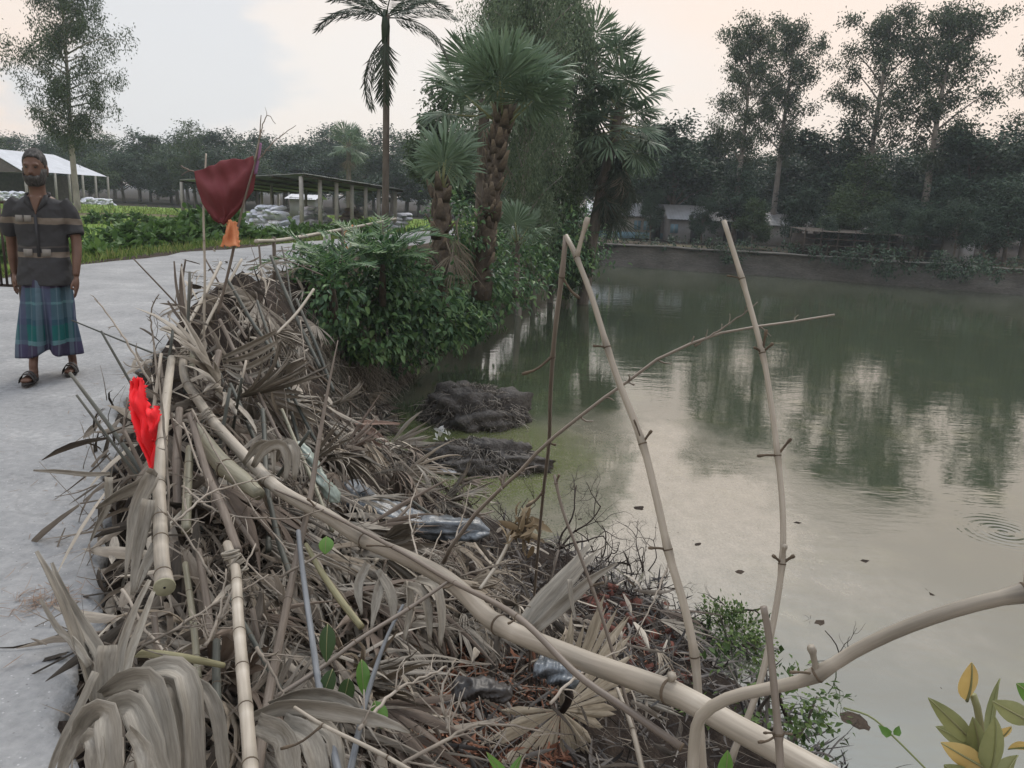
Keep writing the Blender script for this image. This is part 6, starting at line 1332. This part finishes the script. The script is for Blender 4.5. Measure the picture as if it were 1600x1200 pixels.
def big_leaves(name, label, specs, cat='plant'):
    """foreground shoot: each leaf given by base and tip pixels, depth and width in px"""
    c = P(*specs[0][0], specs[0][2]); r = empty(name, c); st = catmull([P(1545, 1290, .62)-c, P(1535, 1190, .62)-c, P(1530, 1120, .62)-c, P(1520, 1085, .62)-c], 10) if name == 'sapling' else None
    if st is not None: tube(st, .0028, 6).build('stem', m_petiole, r)
    for (b_, t, d, w_, m, q) in specs:
        A, B = P(*b_, d), P(*t, d-.02*q); n = 9; Tn = B-A; s = nrm(np.cross(Tn, FW)); u_ = np.cross(s, nrm(Tn)); W = w_*d/FPX; rows = []
        for i in range(n):
            f = i/(n-1); k = W*.5*max(.02, sin(pi*f**.85))**.8; cc = A+Tn*f+u_*(-.10*np.linalg.norm(Tn)*q*(f*(1-f)*2))
            rows.append([cc-s*k+u_*k*.35, cc-s*k*.5+u_*k*.12, cc-u_*k*.04, cc+s*k*.5+u_*k*.12, cc+s*k+u_*k*.35])
        lo = loft(np.array(rows)-c, closed=False, cap=False).build('leaf', m, r)
        tube(np.array([A+Tn*f+u_*(-.10*np.linalg.norm(Tn)*q*(f*(1-f)*2))-u_*.0006 for f in np.linspace(0, 1, n)])-c, np.linspace(.0012, .0004, n), 4).build('midrib', m_petiole, lo)
    return tag(r, label, cat)
big_leaves('sapling', 'young shoot with olive and orange leaves at the lower right corner', [
    ((1510, 1095), (1518, 1035), .62, 32, m_young, 1), ((1525, 1165), (1450, 1090), .62, 30, m_olive, 1), ((1528, 1170), (1462, 1135), .61, 28, m_olive, -1), ((1540, 1200), (1470, 1160), .60, 34, m_young, 1), ((1530, 1200), (1520, 1120), .62, 34, m_olive, 1), ((1545, 1180), (1562, 1060), .63, 18, m_olive, -1),
    ((1550, 1160), (1580, 1135), .62, 26, m_young, 1), ((1545, 1215), (1555, 1120), .60, 40, m_olive, 1), ((1615, 1130), (1550, 1095), .60, 34, m_olive, 1), ((1620, 1170), (1575, 1170), .60, 20, m_young, -1), ((1630, 1100), (1588, 1068), .62, 30, m_fresh, 1), ((1520, 1230), (1475, 1195), .60, 34, m_olive, 1), ((1560, 1240), (1590, 1180), .60, 36, m_olive, -1)])
big_leaves('leafy_sprout', 'small fresh green leaves at the bottom edge under the rail', [((1130, 1225), (1137, 1172), 1.0, 24, m_fresh, 1), ((800, 1225), (760, 1175), 1.3, 16, m_fresh, 1), ((790, 1230), (815, 1180), 1.3, 14, m_fresh, -1)])
big_leaves('leafy_sprout', 'single bright green leaf hanging in the brush left of the rail', [((510, 838), (508, 866), 2.1, 24, m_fresh, 1)])
big_leaves('leafy_sprout', 'wilted dark green leaves in the brush beside the blue-grey stick', [((512, 975), (510, 1035), 1.75, 26, m_leaf_mid, 1), ((520, 1045), (500, 1100), 1.7, 24, m_leaf_mid, 1), ((545, 1060), (532, 1115), 1.7, 26, m_leaf_mid, -1), ((565, 1030), (570, 1090), 1.75, 22, m_fresh, 1), ((585, 1095), (600, 1140), 1.65, 28, m_fresh, 1)])
p = catmull(pathpx([(1460, 1215, .9), (1400, 1155, .92), (1360, 1120, .94), (1318, 1106, .95)]), 14); c = p[0].copy(); o = tube(p-c, .0012, 5).build('grass_sprig', m_petiole, None, c)
for a, b_ in (((1392, 1150), (1378, 1138)), ((1396, 1148), (1404, 1138))):
    mb = MB(); A, B = P(*a, .92), P(*b_, .92); leaves(np.array([A-c]), np.array([B-A]), np.array([-FW]), np.linalg.norm(B-A)*1.3, .012, mb, kind=1); mb.build('leaf', m_fresh, o)
tag(o, 'thin arching green stem over the water left of the young shoot', 'plant')
hp = hit(1140, 1010); bush('water_edge_grass', 'tuft of fresh green grass and weeds at the tip of the torn bank', hp+np.array([0, 0, .12]), (.34, .34, .26), 1700, .05, 600, M('weed_green', [(.03, .055, .018), (.07, .12, .03), (.13, .19, .05)], .6, island=1.0, transl=.3), None, 'plant', 5, .2, 0)
hp = hit(1215, 1075) ; hp = P(1215, 1085, 4.6) if hp is None else hp
bush('water_weed', 'thin weeds growing out of the water beside the rail', P(1215, 1085, 5.2), (.5, .4, .35), 380, .06, 601, MATS['weed_green'], None, 'plant', 8, .1, 0)
# straw and grit on the road
rg = np.random.RandomState(19); mb = MB(); g0 = G(75, 935, .02); C = np.vstack([g0+rg.normal(size=(160, 3))*np.array([.055, .05, .004]), np.stack([xr(_yy := rg.uniform(1.9, 7, 170))-np.abs(rg.normal(size=170))*.35, _yy, np.full(170, .022)], 1)]); k = 330
strips(mb, C, rdir(k, rg)*np.array([1, 1, .1]), np.tile([0, 0, 1.0], (k, 1)), rg.uniform(.03, .09, k), rg.uniform(.001, .004, k), rg.normal(size=k)*.3, rg.normal(size=k)*.4, rg, 4)
tag(mb.build('straw_wisp', M('straw_reddish', [(.13, .085, .06), (.25, .18, .13)], .9, island=1.0)), 'reddish straw wisps and leaf crumbs lying on the road', 'straw', kind='stuff')
# ------------------------------------------------------------------ the walking man
def ring(c, rx, ry, m=20, p=2.0, rot=None):
    t = np.linspace(0, 2*pi, m, endpoint=False); x, y = np.cos(t), np.sin(t)
    x, y = np.sign(x)*np.abs(x)**(2/p)*rx, np.sign(y)*np.abs(y)**(2/p)*ry
    return np.stack([c[0]+x, c[1]+y, np.full(m, c[2])], 1)
def remeshed(name, mb, mat, vox, parent=None, loc=None, smooth_it=4):
    """fuse overlapping closed pieces into one continuous skin"""
    o = mb.build(name, mat); r = o.modifiers.new('r', 'REMESH'); r.mode = 'VOXEL'; r.voxel_size = vox
    s = o.modifiers.new('s', 'SMOOTH'); s.factor = .5; s.iterations = smooth_it
    dg = bpy.context.evaluated_depsgraph_get(); me = bpy.data.meshes.new_from_object(o.evaluated_get(dg)); bpy.data.objects.remove(o)
    me.materials.clear(); me.materials.append(mat); me.polygons.foreach_set('use_smooth', np.ones(len(me.polygons), bool)); me.name = name
    return obj(name, me, parent, loc)
def limb(pts, rad, mb, m=12, n=14): p = catmull(pts, n); tube(p, np.interp(np.linspace(0, 1, n), np.linspace(0, 1, len(rad)), rad), m, mb=mb)
m_skin = M('skin_brown', [(.085, .045, .030), (.135, .075, .052)], .55, (9, 1.0), spec=.35)
m_hair = M('hair_black_grey', [(.02, .019, .018), (.05, .048, .046), (.12, .115, .11)], .8, (60, 1.0), spec=.2, stretch=(1, 1, .3))
m_sandal = M('sandal_rubber', [(.03, .028, .027), (.055, .05, .048)], .7, (20, 1.0), spec=.3)
def zmat(name, bands, base_noise=.12, checks=None):
    """woven cloth whose colour changes in bands over height (object z) and checks round it"""
    m = bpy.data.materials.new(name); m.use_nodes = True; t = m.node_tree; L = t.links.new; b = t.nodes['Principled BSDF']; b.inputs['Roughness'].default_value = .85; b.inputs['Specular IOR Level'].default_value = .15
    tcn = t.nodes.new('ShaderNodeTexCoord'); sp = t.nodes.new('ShaderNodeSeparateXYZ'); L(tcn.outputs['Object'], sp.inputs[0])
    n = t.nodes.new('ShaderNodeTexNoise'); n.inputs['Scale'].default_value = 7; L(tcn.outputs['Object'], n.inputs['Vector'])
    a = t.nodes.new('ShaderNodeMath'); a.operation = 'MULTIPLY_ADD'; a.inputs[1].default_value = .03; L(n.outputs[0], a.inputs[0]); L(sp.outputs[2], a.inputs[2])
    s = t.nodes.new('ShaderNodeMath'); s.operation = 'DIVIDE'; s.inputs[1].default_value = 1.6; L(a.outputs[0], s.inputs[0])
    r = t.nodes.new('ShaderNodeValToRGB'); r.color_ramp.interpolation = 'CONSTANT'; e = r.color_ramp.elements
    for i, (z, c) in enumerate(bands):
        x = e[i] if i < 2 else e.new(z/1.6); x.position = z/1.6; x.color = (*c, 1)
    L(s.outputs[0], r.inputs[0]); col = r.outputs[0]
    if checks:
        for freq, thr, cc, k, ph in checks:
            w_ = t.nodes.new('ShaderNodeMath'); w_.operation = 'SINE'; q = t.nodes.new('ShaderNodeMath'); q.operation = 'MULTIPLY_ADD'; q.inputs[1].default_value = freq; q.inputs[2].default_value = ph; L(sp.outputs[0], q.inputs[0]); L(q.outputs[0], w_.inputs[0])
            g = t.nodes.new('ShaderNodeMapRange'); g.inputs[1].default_value = thr; g.inputs[2].default_value = thr+.1; g.inputs[4].default_value = k; L(w_.outputs[0], g.inputs[0])
            mx = t.nodes.new('ShaderNodeMix'); mx.data_type = 'RGBA'; mx.inputs[7].default_value = (*cc, 1); L(g.outputs[0], mx.inputs[0]); L(col, mx.inputs[6]); col = mx.outputs[2]
    L(col, b.inputs['Base Color'])
    bn = t.nodes.new('ShaderNodeTexNoise'); bn.inputs['Scale'].default_value = 16; bp = t.nodes.new('ShaderNodeBump'); bp.inputs['Strength'].default_value = .5; bp.inputs['Distance'].default_value = .02; L(tcn.outputs['Object'], bn.inputs['Vector']); L(bn.outputs[0], bp.inputs['Height']); L(bp.outputs[0], b.inputs['Normal'])
    return m
def man():
    root = empty('person', (-3.34, 5.45, .014), radians(16), .95); B = MB()
    hy = -.02; root.scale = (.87, .90, .955)
    # head: rings from the neck up, face toward -Y
    for_rings = [(1.33, .060, .064, .01), (1.385, .056, .062, .005), (1.415, .058, .072, -.008), (1.435, .062, .082, -.016), (1.46, .069, .090, -.018), (1.49, .074, .096, -.014), (1.52, .077, .099, -.008), (1.55, .078, .101, -.004), (1.58, .077, .101, .0), (1.61, .071, .095, .003), (1.635, .058, .078, .006), (1.652, .036, .050, .006), (1.658, .010, .014, .006)]
    loft(np.array([ring((0, y+hy, z), rx, ry, 24, 2.2) for z, rx, ry, y in for_rings]), B)
    loft(np.array([ring((0, y+hy, z), rx, ry, 10) for z, rx, ry, y in ((1.487, .017, .012, -.108), (1.497, .019, .020, -.114), (1.51, .014, .018, -.110), (1.53, .010, .014, -.105), (1.55, .009, .010, -.100))]), B)       # nose
    for sx in (-1, 1):
        loft(np.array([ring((sx*.080, hy+.012, z), rx, ry, 10) for z, rx, ry in ((1.485, .006, .008), (1.50, .010, .016), (1.53, .012, .022), (1.55, .008, .016))]), B)
        limb([(sx*.055, hy-.098, 1.553), (sx*.03, hy-.106, 1.558), (sx*.01, hy-.102, 1.553)], [.008, .010, .008], B, 8, 6)    # brow
    # trunk under the shirt
    loft(np.array([ring((0, y, z), rx, ry, 24, 2.3) for z, rx, ry, y in ((.78, .15, .10, .01), (.90, .148, .10, .01), (1.05, .152, .10, .0), (1.18, .165, .105, .0), (1.27, .165, .10, .005), (1.32, .12, .075, .01), (1.35, .065, .06, .01))]), B)
    # V of skin at the open collar
    B.add([[-.045, -.098, 1.335], [.045, -.098, 1.335], [0, -.126, 1.20], [-.04, -.04, 1.34], [.04, -.04, 1.34], [0, -.06, 1.20]], [np.array([[0, 1, 2], [3, 5, 4]]), np.array([[0, 3, 4, 1], [1, 4, 5, 2], [2, 5, 3, 0]])])
    # arms hang a little away from the body
    for sx, sw in ((1, .05), (-1, -.10)):
        limb([(sx*.165, .0, 1.265), (sx*.222, .02, 1.14), (sx*.245, .015-sw*.5, 1.00), (sx*.250, -.03-sw, .86), (sx*.247, -.05-sw*1.2, .775)], [.040, .044, .040, .036, .025], B)
        hx, hyy, hz = sx*.247, -.05-sw*1.2, .765
        loft(np.array([ring((hx+sx*.0, hyy-.004*i, hz-.022*i), a, b_, 12, 2.6) for i, (a, b_) in enumerate(((.017, .026), (.019, .036), (.019, .041), (.017, .040), (.013, .034)))]), B)
        for j, (dy, L) in enumerate(((-.030, .062), (-.011, .072), (.009, .068), (.028, .052))):
            limb([(hx, hyy-.016+dy, hz-.080), (hx-sx*.004, hyy-.024+dy, hz-.080-L*.5), (hx-sx*.018, hyy-.022+dy, hz-.080-L)], [.0095, .009, .0075], B, 8, 7)
        limb([(hx-sx*.008, hyy-.030, hz-.02), (hx-sx*.022, hyy-.058, hz-.05), (hx-sx*.026, hyy-.066, hz-.085)], [.012, .011, .008], B, 8, 7)
    # legs: the image-left foot swings forward
    for sx, fy, lift in ((-1, -.24, .012), (1, .13, .0)):
        limb([(sx*.085, .01, .86), (sx*.09, fy*.28+.0, .50), (sx*.092, fy*.6+.02, .30), (sx*.095, fy+.03, .10+lift), (sx*.095, fy+.035, .055+lift)], [.085, .062, .052, .034, .033], B, 12, 16)
        loft(np.array([[(sx*(.095+.012*f)+w_*cos(t), fy+.075-.245*f, .030+lift+h_*(sin(t) if sin(t) > 0 else .55*sin(t))) for t in np.linspace(0, 2*pi, 12, endpoint=False)] for f, w_, h_ in ((0, .018, .030), (.1, .030, .045), (.3, .034, .050), (.55, .040, .034), (.8, .043, .024), (1.0, .030, .016))]), B)
    body = remeshed('body', B, m_skin, .0075, root)
    # eyes, mouth
    for sx in (-1, 1):
        e = loft(np.array([ring((0, 0, z), max(.001, .013*cos(z/.0075*1.4)), .007, 10) for z in np.linspace(-.0075, .0075, 5)])); recentre(e, np.zeros(3)); e.build('eye', M('eye_dark', [(.02, .017, .015)], .3, spec=.5), root, (sx*.031, hy-.0985, 1.538))
    limb([(-.024, hy-.103, 1.452), (0, hy-.110, 1.455), (.024, hy-.103, 1.452)], [.004, .006, .004], q := MB(), 8, 8); q.build('mouth', M('lip_brown', [(.11, .05, .04)], .5), root)
    # hair and beard shells with a ragged edge
    rg = np.random.RandomState(2); rows = []
    for z, rx, ry, y in [(1.552, .0805, .104, .006), (1.575, .081, .105, .006), (1.60, .078, .104, .005), (1.625, .068, .094, .005), (1.65, .050, .068, .006), (1.668, .026, .036, .006), (1.673, .004, .005, .006)]:
        R = ring((0, y+hy, z), rx, ry, 40, 2.2); R += rg.normal(size=R.shape)*.0022
        fr = np.clip((-(R[:, 1]-hy)-.05)/.05, 0, 1); side = np.clip(1-abs(R[:, 1]-hy)/.05, 0, 1)
        if z < 1.56: R[:, 2] += fr*.055-side*.03-(R[:, 1] > hy+.02)*.06; R[:, 1] += fr*.012
        elif z < 1.59: R[:, 2] += fr*.035
        elif z < 1.61: R[:, 2] += fr*.016
        rows.append(R)
    loft(np.array(rows)).build('hair', m_hair, root)
    rows = []
    for z, rx, ry, y in [(1.408, .030, .044, -.038), (1.42, .056, .070, -.020), (1.435, .064, .084, -.019), (1.45, .071, .092, -.021), (1.468, .0745, .096, -.020), (1.482, .0765, .0975, -.017), (1.50, .0785, .095, -.010), (1.53, .0795, .088, -.004)]:
        t = np.linspace(pi*.98, 2*pi*1.005, 30); R = np.stack([np.cos(t)*rx, np.sin(t)*ry+y+hy, np.full(30, z)], 1); fr = np.abs(np.cos(t))
        if z > 1.475: R[:, 2] = np.where(fr < .70, 1.476-.010*np.cos(t*1)**2*0, R[:, 2]); R[:, 1] = np.where(fr < .70, np.sin(t)*.0955-.018+hy, R[:, 1])
        rows.append(R+rg.normal(size=R.shape)*.0012)
    bo = loft(np.array(rows), closed=False, cap=False).build('beard', m_hair, root); s = bo.modifiers.new('t', 'SOLIDIFY'); s.thickness = .006; s.offset = 1
    # shirt
    S = MB()
    loft(np.array([ring((0, y, z), rx, ry, 30, 2.4) for z, rx, ry, y in ((.70, .205, .160, .0), (.80, .196, .150, .0), (.92, .180, .128, .006), (1.05, .178, .122, .0), (1.17, .190, .122, .0), (1.25, .192, .116, .003), (1.295, .170, .100, .008), (1.325, .115, .078, .012), (1.34, .080, .068, .012))]), S)
    for sx, sw in ((1, .05), (-1, -.10)):
        limb([(sx*.15, .0, 1.295), (sx*.195, .01, 1.24), (sx*.228, .02, 1.15), (sx*.244, .02-sw*.4, 1.065)], [.060, .066, .064, .066], S, 14)
    DK = (.042, .042, .044); TN = (.155, .13, .105); LT = (.20, .187, .168)
    sm = zmat('shirt_charcoal_tan_bands', [(0, DK), (.915, TN), (.955, DK), (.985, (.075, .07, .066)), (1.0, DK), (1.155, TN), (1.195, DK)], checks=None)
    sh = remeshed('shirt', S, sm, .009, root, smooth_it=3)
    for v in sh.data.vertices:      # cloth creases
        k = .0045*(sn(v.co.x*9, v.co.z*14+v.co.y*6, 1.7)+.7*sn(v.co.x*21+3, v.co.z*17, 1.6)); v.co.x += k*(1 if v.co.x > 0 else -1); v.co.y -= k
    for sx in (-1, 1):
        MB().add([[sx*.006, -.118, 1.225], [sx*.062, -.088, 1.345], [sx*.085, -.050, 1.350], [sx*.080, -.105, 1.290]], np.array([[0, 1, 2, 3]])).build('collar', sm, sh, smooth=False).modifiers.new('t', 'SOLIDIFY').thickness = .006
    limb([(.078, -.03, 1.345), (.06, .055, 1.352), (0, .082, 1.358), (-.06, .055, 1.352), (-.078, -.03, 1.345)], [.014, .016, .016, .016, .014], cb := MB(), 8, 12); cb.build('collar', sm, sh)
    for x in (-.075, .055): box((x, -.1285, .94), (.062, .006, .050)).build('band_patch', M('shirt_pale_patch', [LT], .85), sh)
    for x in (-.115, -.055): box((x, -.1265, 1.18), (.05, .006, .046)).build('band_patch', M('shirt_pale_patch', [LT], .85), sh)
    box((0, -.128, 1.06), (.022, .008, .30)).build('placket', M('shirt_placket', [(.035, .035, .038)], .85), sh)
    # checked lungi
    rows = []
    for z in np.linspace(.80, .185, 34):
        f = (.80-z)/.615; rx, ry = .160+.034*f, .142+.062*f; t = np.linspace(0, 2*pi, 96, endpoint=False)
        am = .004+.024*f; k = 1+am/rx*(np.sin(t*7+2.0*f+1)+.6*np.sin(t*12-f*3)+.5*np.sin(t*4+1))
        x = np.cos(t)*rx*k; y = np.sin(t)*ry*k-.10*f*(np.cos(t) < .2)*(np.sin(t) < 0)*np.clip(-np.cos(t)+.2, 0, 1); split = np.exp(-((t-1.5*pi-.05)/.12)**2)*.055*f; y = y+split
        zz = z+.012*np.sin(t*3)*f+.03*np.exp(-((t-1.5*pi-.05)/.2)**2)*f*f
        rows.append(np.stack([x, y, zz], 1))
    PU = (.040, .035, .062); TE = (.014, .085, .085); LB = (.045, .085, .110); DT = (.025, .060, .085); LG = (.075, .15, .165)
    lm = zmat('lungi_checked_teal', [(0, PU), (.285, LG), (.315, TE), (.43, DT), (.47, LB), (.58, LG), (.60, LB), (.70, PU), (.78, LB), (.82, PU)], checks=[(34.0, .45, (.065, .060, .115), .62, .6), (34.0, .80, (.12, .17, .21), .5, 2.4), (68.0, .93, (.15, .19, .22), .45, 1.0)])
    lg = loft(np.array(rows)[::-1], cap=False).build('lungi', lm, root); s = lg.modifiers.new('t', 'SOLIDIFY'); s.thickness = .004; s.offset = -1
    # sandals
    for sx, fy, lift in ((-1, -.24, .012), (1, .13, .0)):
        R = []
        for z in (0, .016, .018):
            t = np.linspace(0, 2*pi, 26, endpoint=False); g = (1+np.cos(t))/2; R.append(np.stack([sx*(.098+.006*g)+np.sin(t)*(.038+.010*g), fy-.045-np.cos(t)*.142, np.full(26, z+lift)], 1))
        so_ = loft(np.array(R)).build('sandal', m_sandal, root)
        for yy, h_ in ((-.115, .062), (-.075, .072)):
            p = [(sx*.104+.052*cos(a), fy+yy, .012+lift+h_*max(0, sin(a))) for a in np.linspace(0, pi, 11)]
            mb = MB(); T = np.array(p); loft(np.array([T+np.array([0, -.018, 0]), T+np.array([0, .018, .002])]), mb, closed=False, cap=False); so = mb.build('strap', m_sandal, so_); so.modifiers.new('t', 'SOLIDIFY').thickness = .005
    tag(root, 'barefaced bearded man in a dark banded shirt and checked lungi walking on the road', 'person')
    root['label'] = 'bearded man in dark tan-banded shirt and checked teal lungi walking on the road'
man()

# barred panel at the left edge, behind the man
def barrier():
    Y = 6.15; b = at(-34, Y, .012); r = empty('barred_barrier', b); W = .46
    z = lambda py: ztop(4, py, Y)-b[2]
    mb_ = M('barrier_iron', [(.025, .018, .015), (.06, .04, .032)], .6, (12, 1.0), spec=.3)
    for k in range(11): box((-W/2+W*k/10, 0, (z(316)+z(446))/2), (.014, .014, z(316)-z(446))).build('bar', mb_, r)
    for py in (316, 352, 446): box((0, .012, z(py)), (W+.03, .012, .022)).build('rail', mb_, r)
    for s in (-1, 1): box((s*(W/2+.012), .004, z(316)/2), (.024, .024, z(316))).build('leg', mb_, r)
    tag(r, 'dark barred iron panel on legs at the left edge behind the man', 'barrier')
barrier()
# ------------------------------------------------------------------ evening haze
hz = bpy.data.materials.new('evening_haze'); hz.use_nodes = True; _t = hz.node_tree; _t.nodes.clear()
_o = _t.nodes.new('ShaderNodeOutputMaterial'); _v = _t.nodes.new('ShaderNodeVolumePrincipled'); _t.links.new(_v.outputs[0], _o.inputs['Volume'])
_v.inputs['Color'].default_value = (.80, .89, .97, 1); _v.inputs['Density'].default_value = .0006; _v.inputs['Anisotropy'].default_value = .2
tag(box((0, 420, 10), (1900, 1000, 34)).build('haze', hz, smooth=False), 'thin pale evening haze in the air over pond and fields', 'haze', kind='stuff')
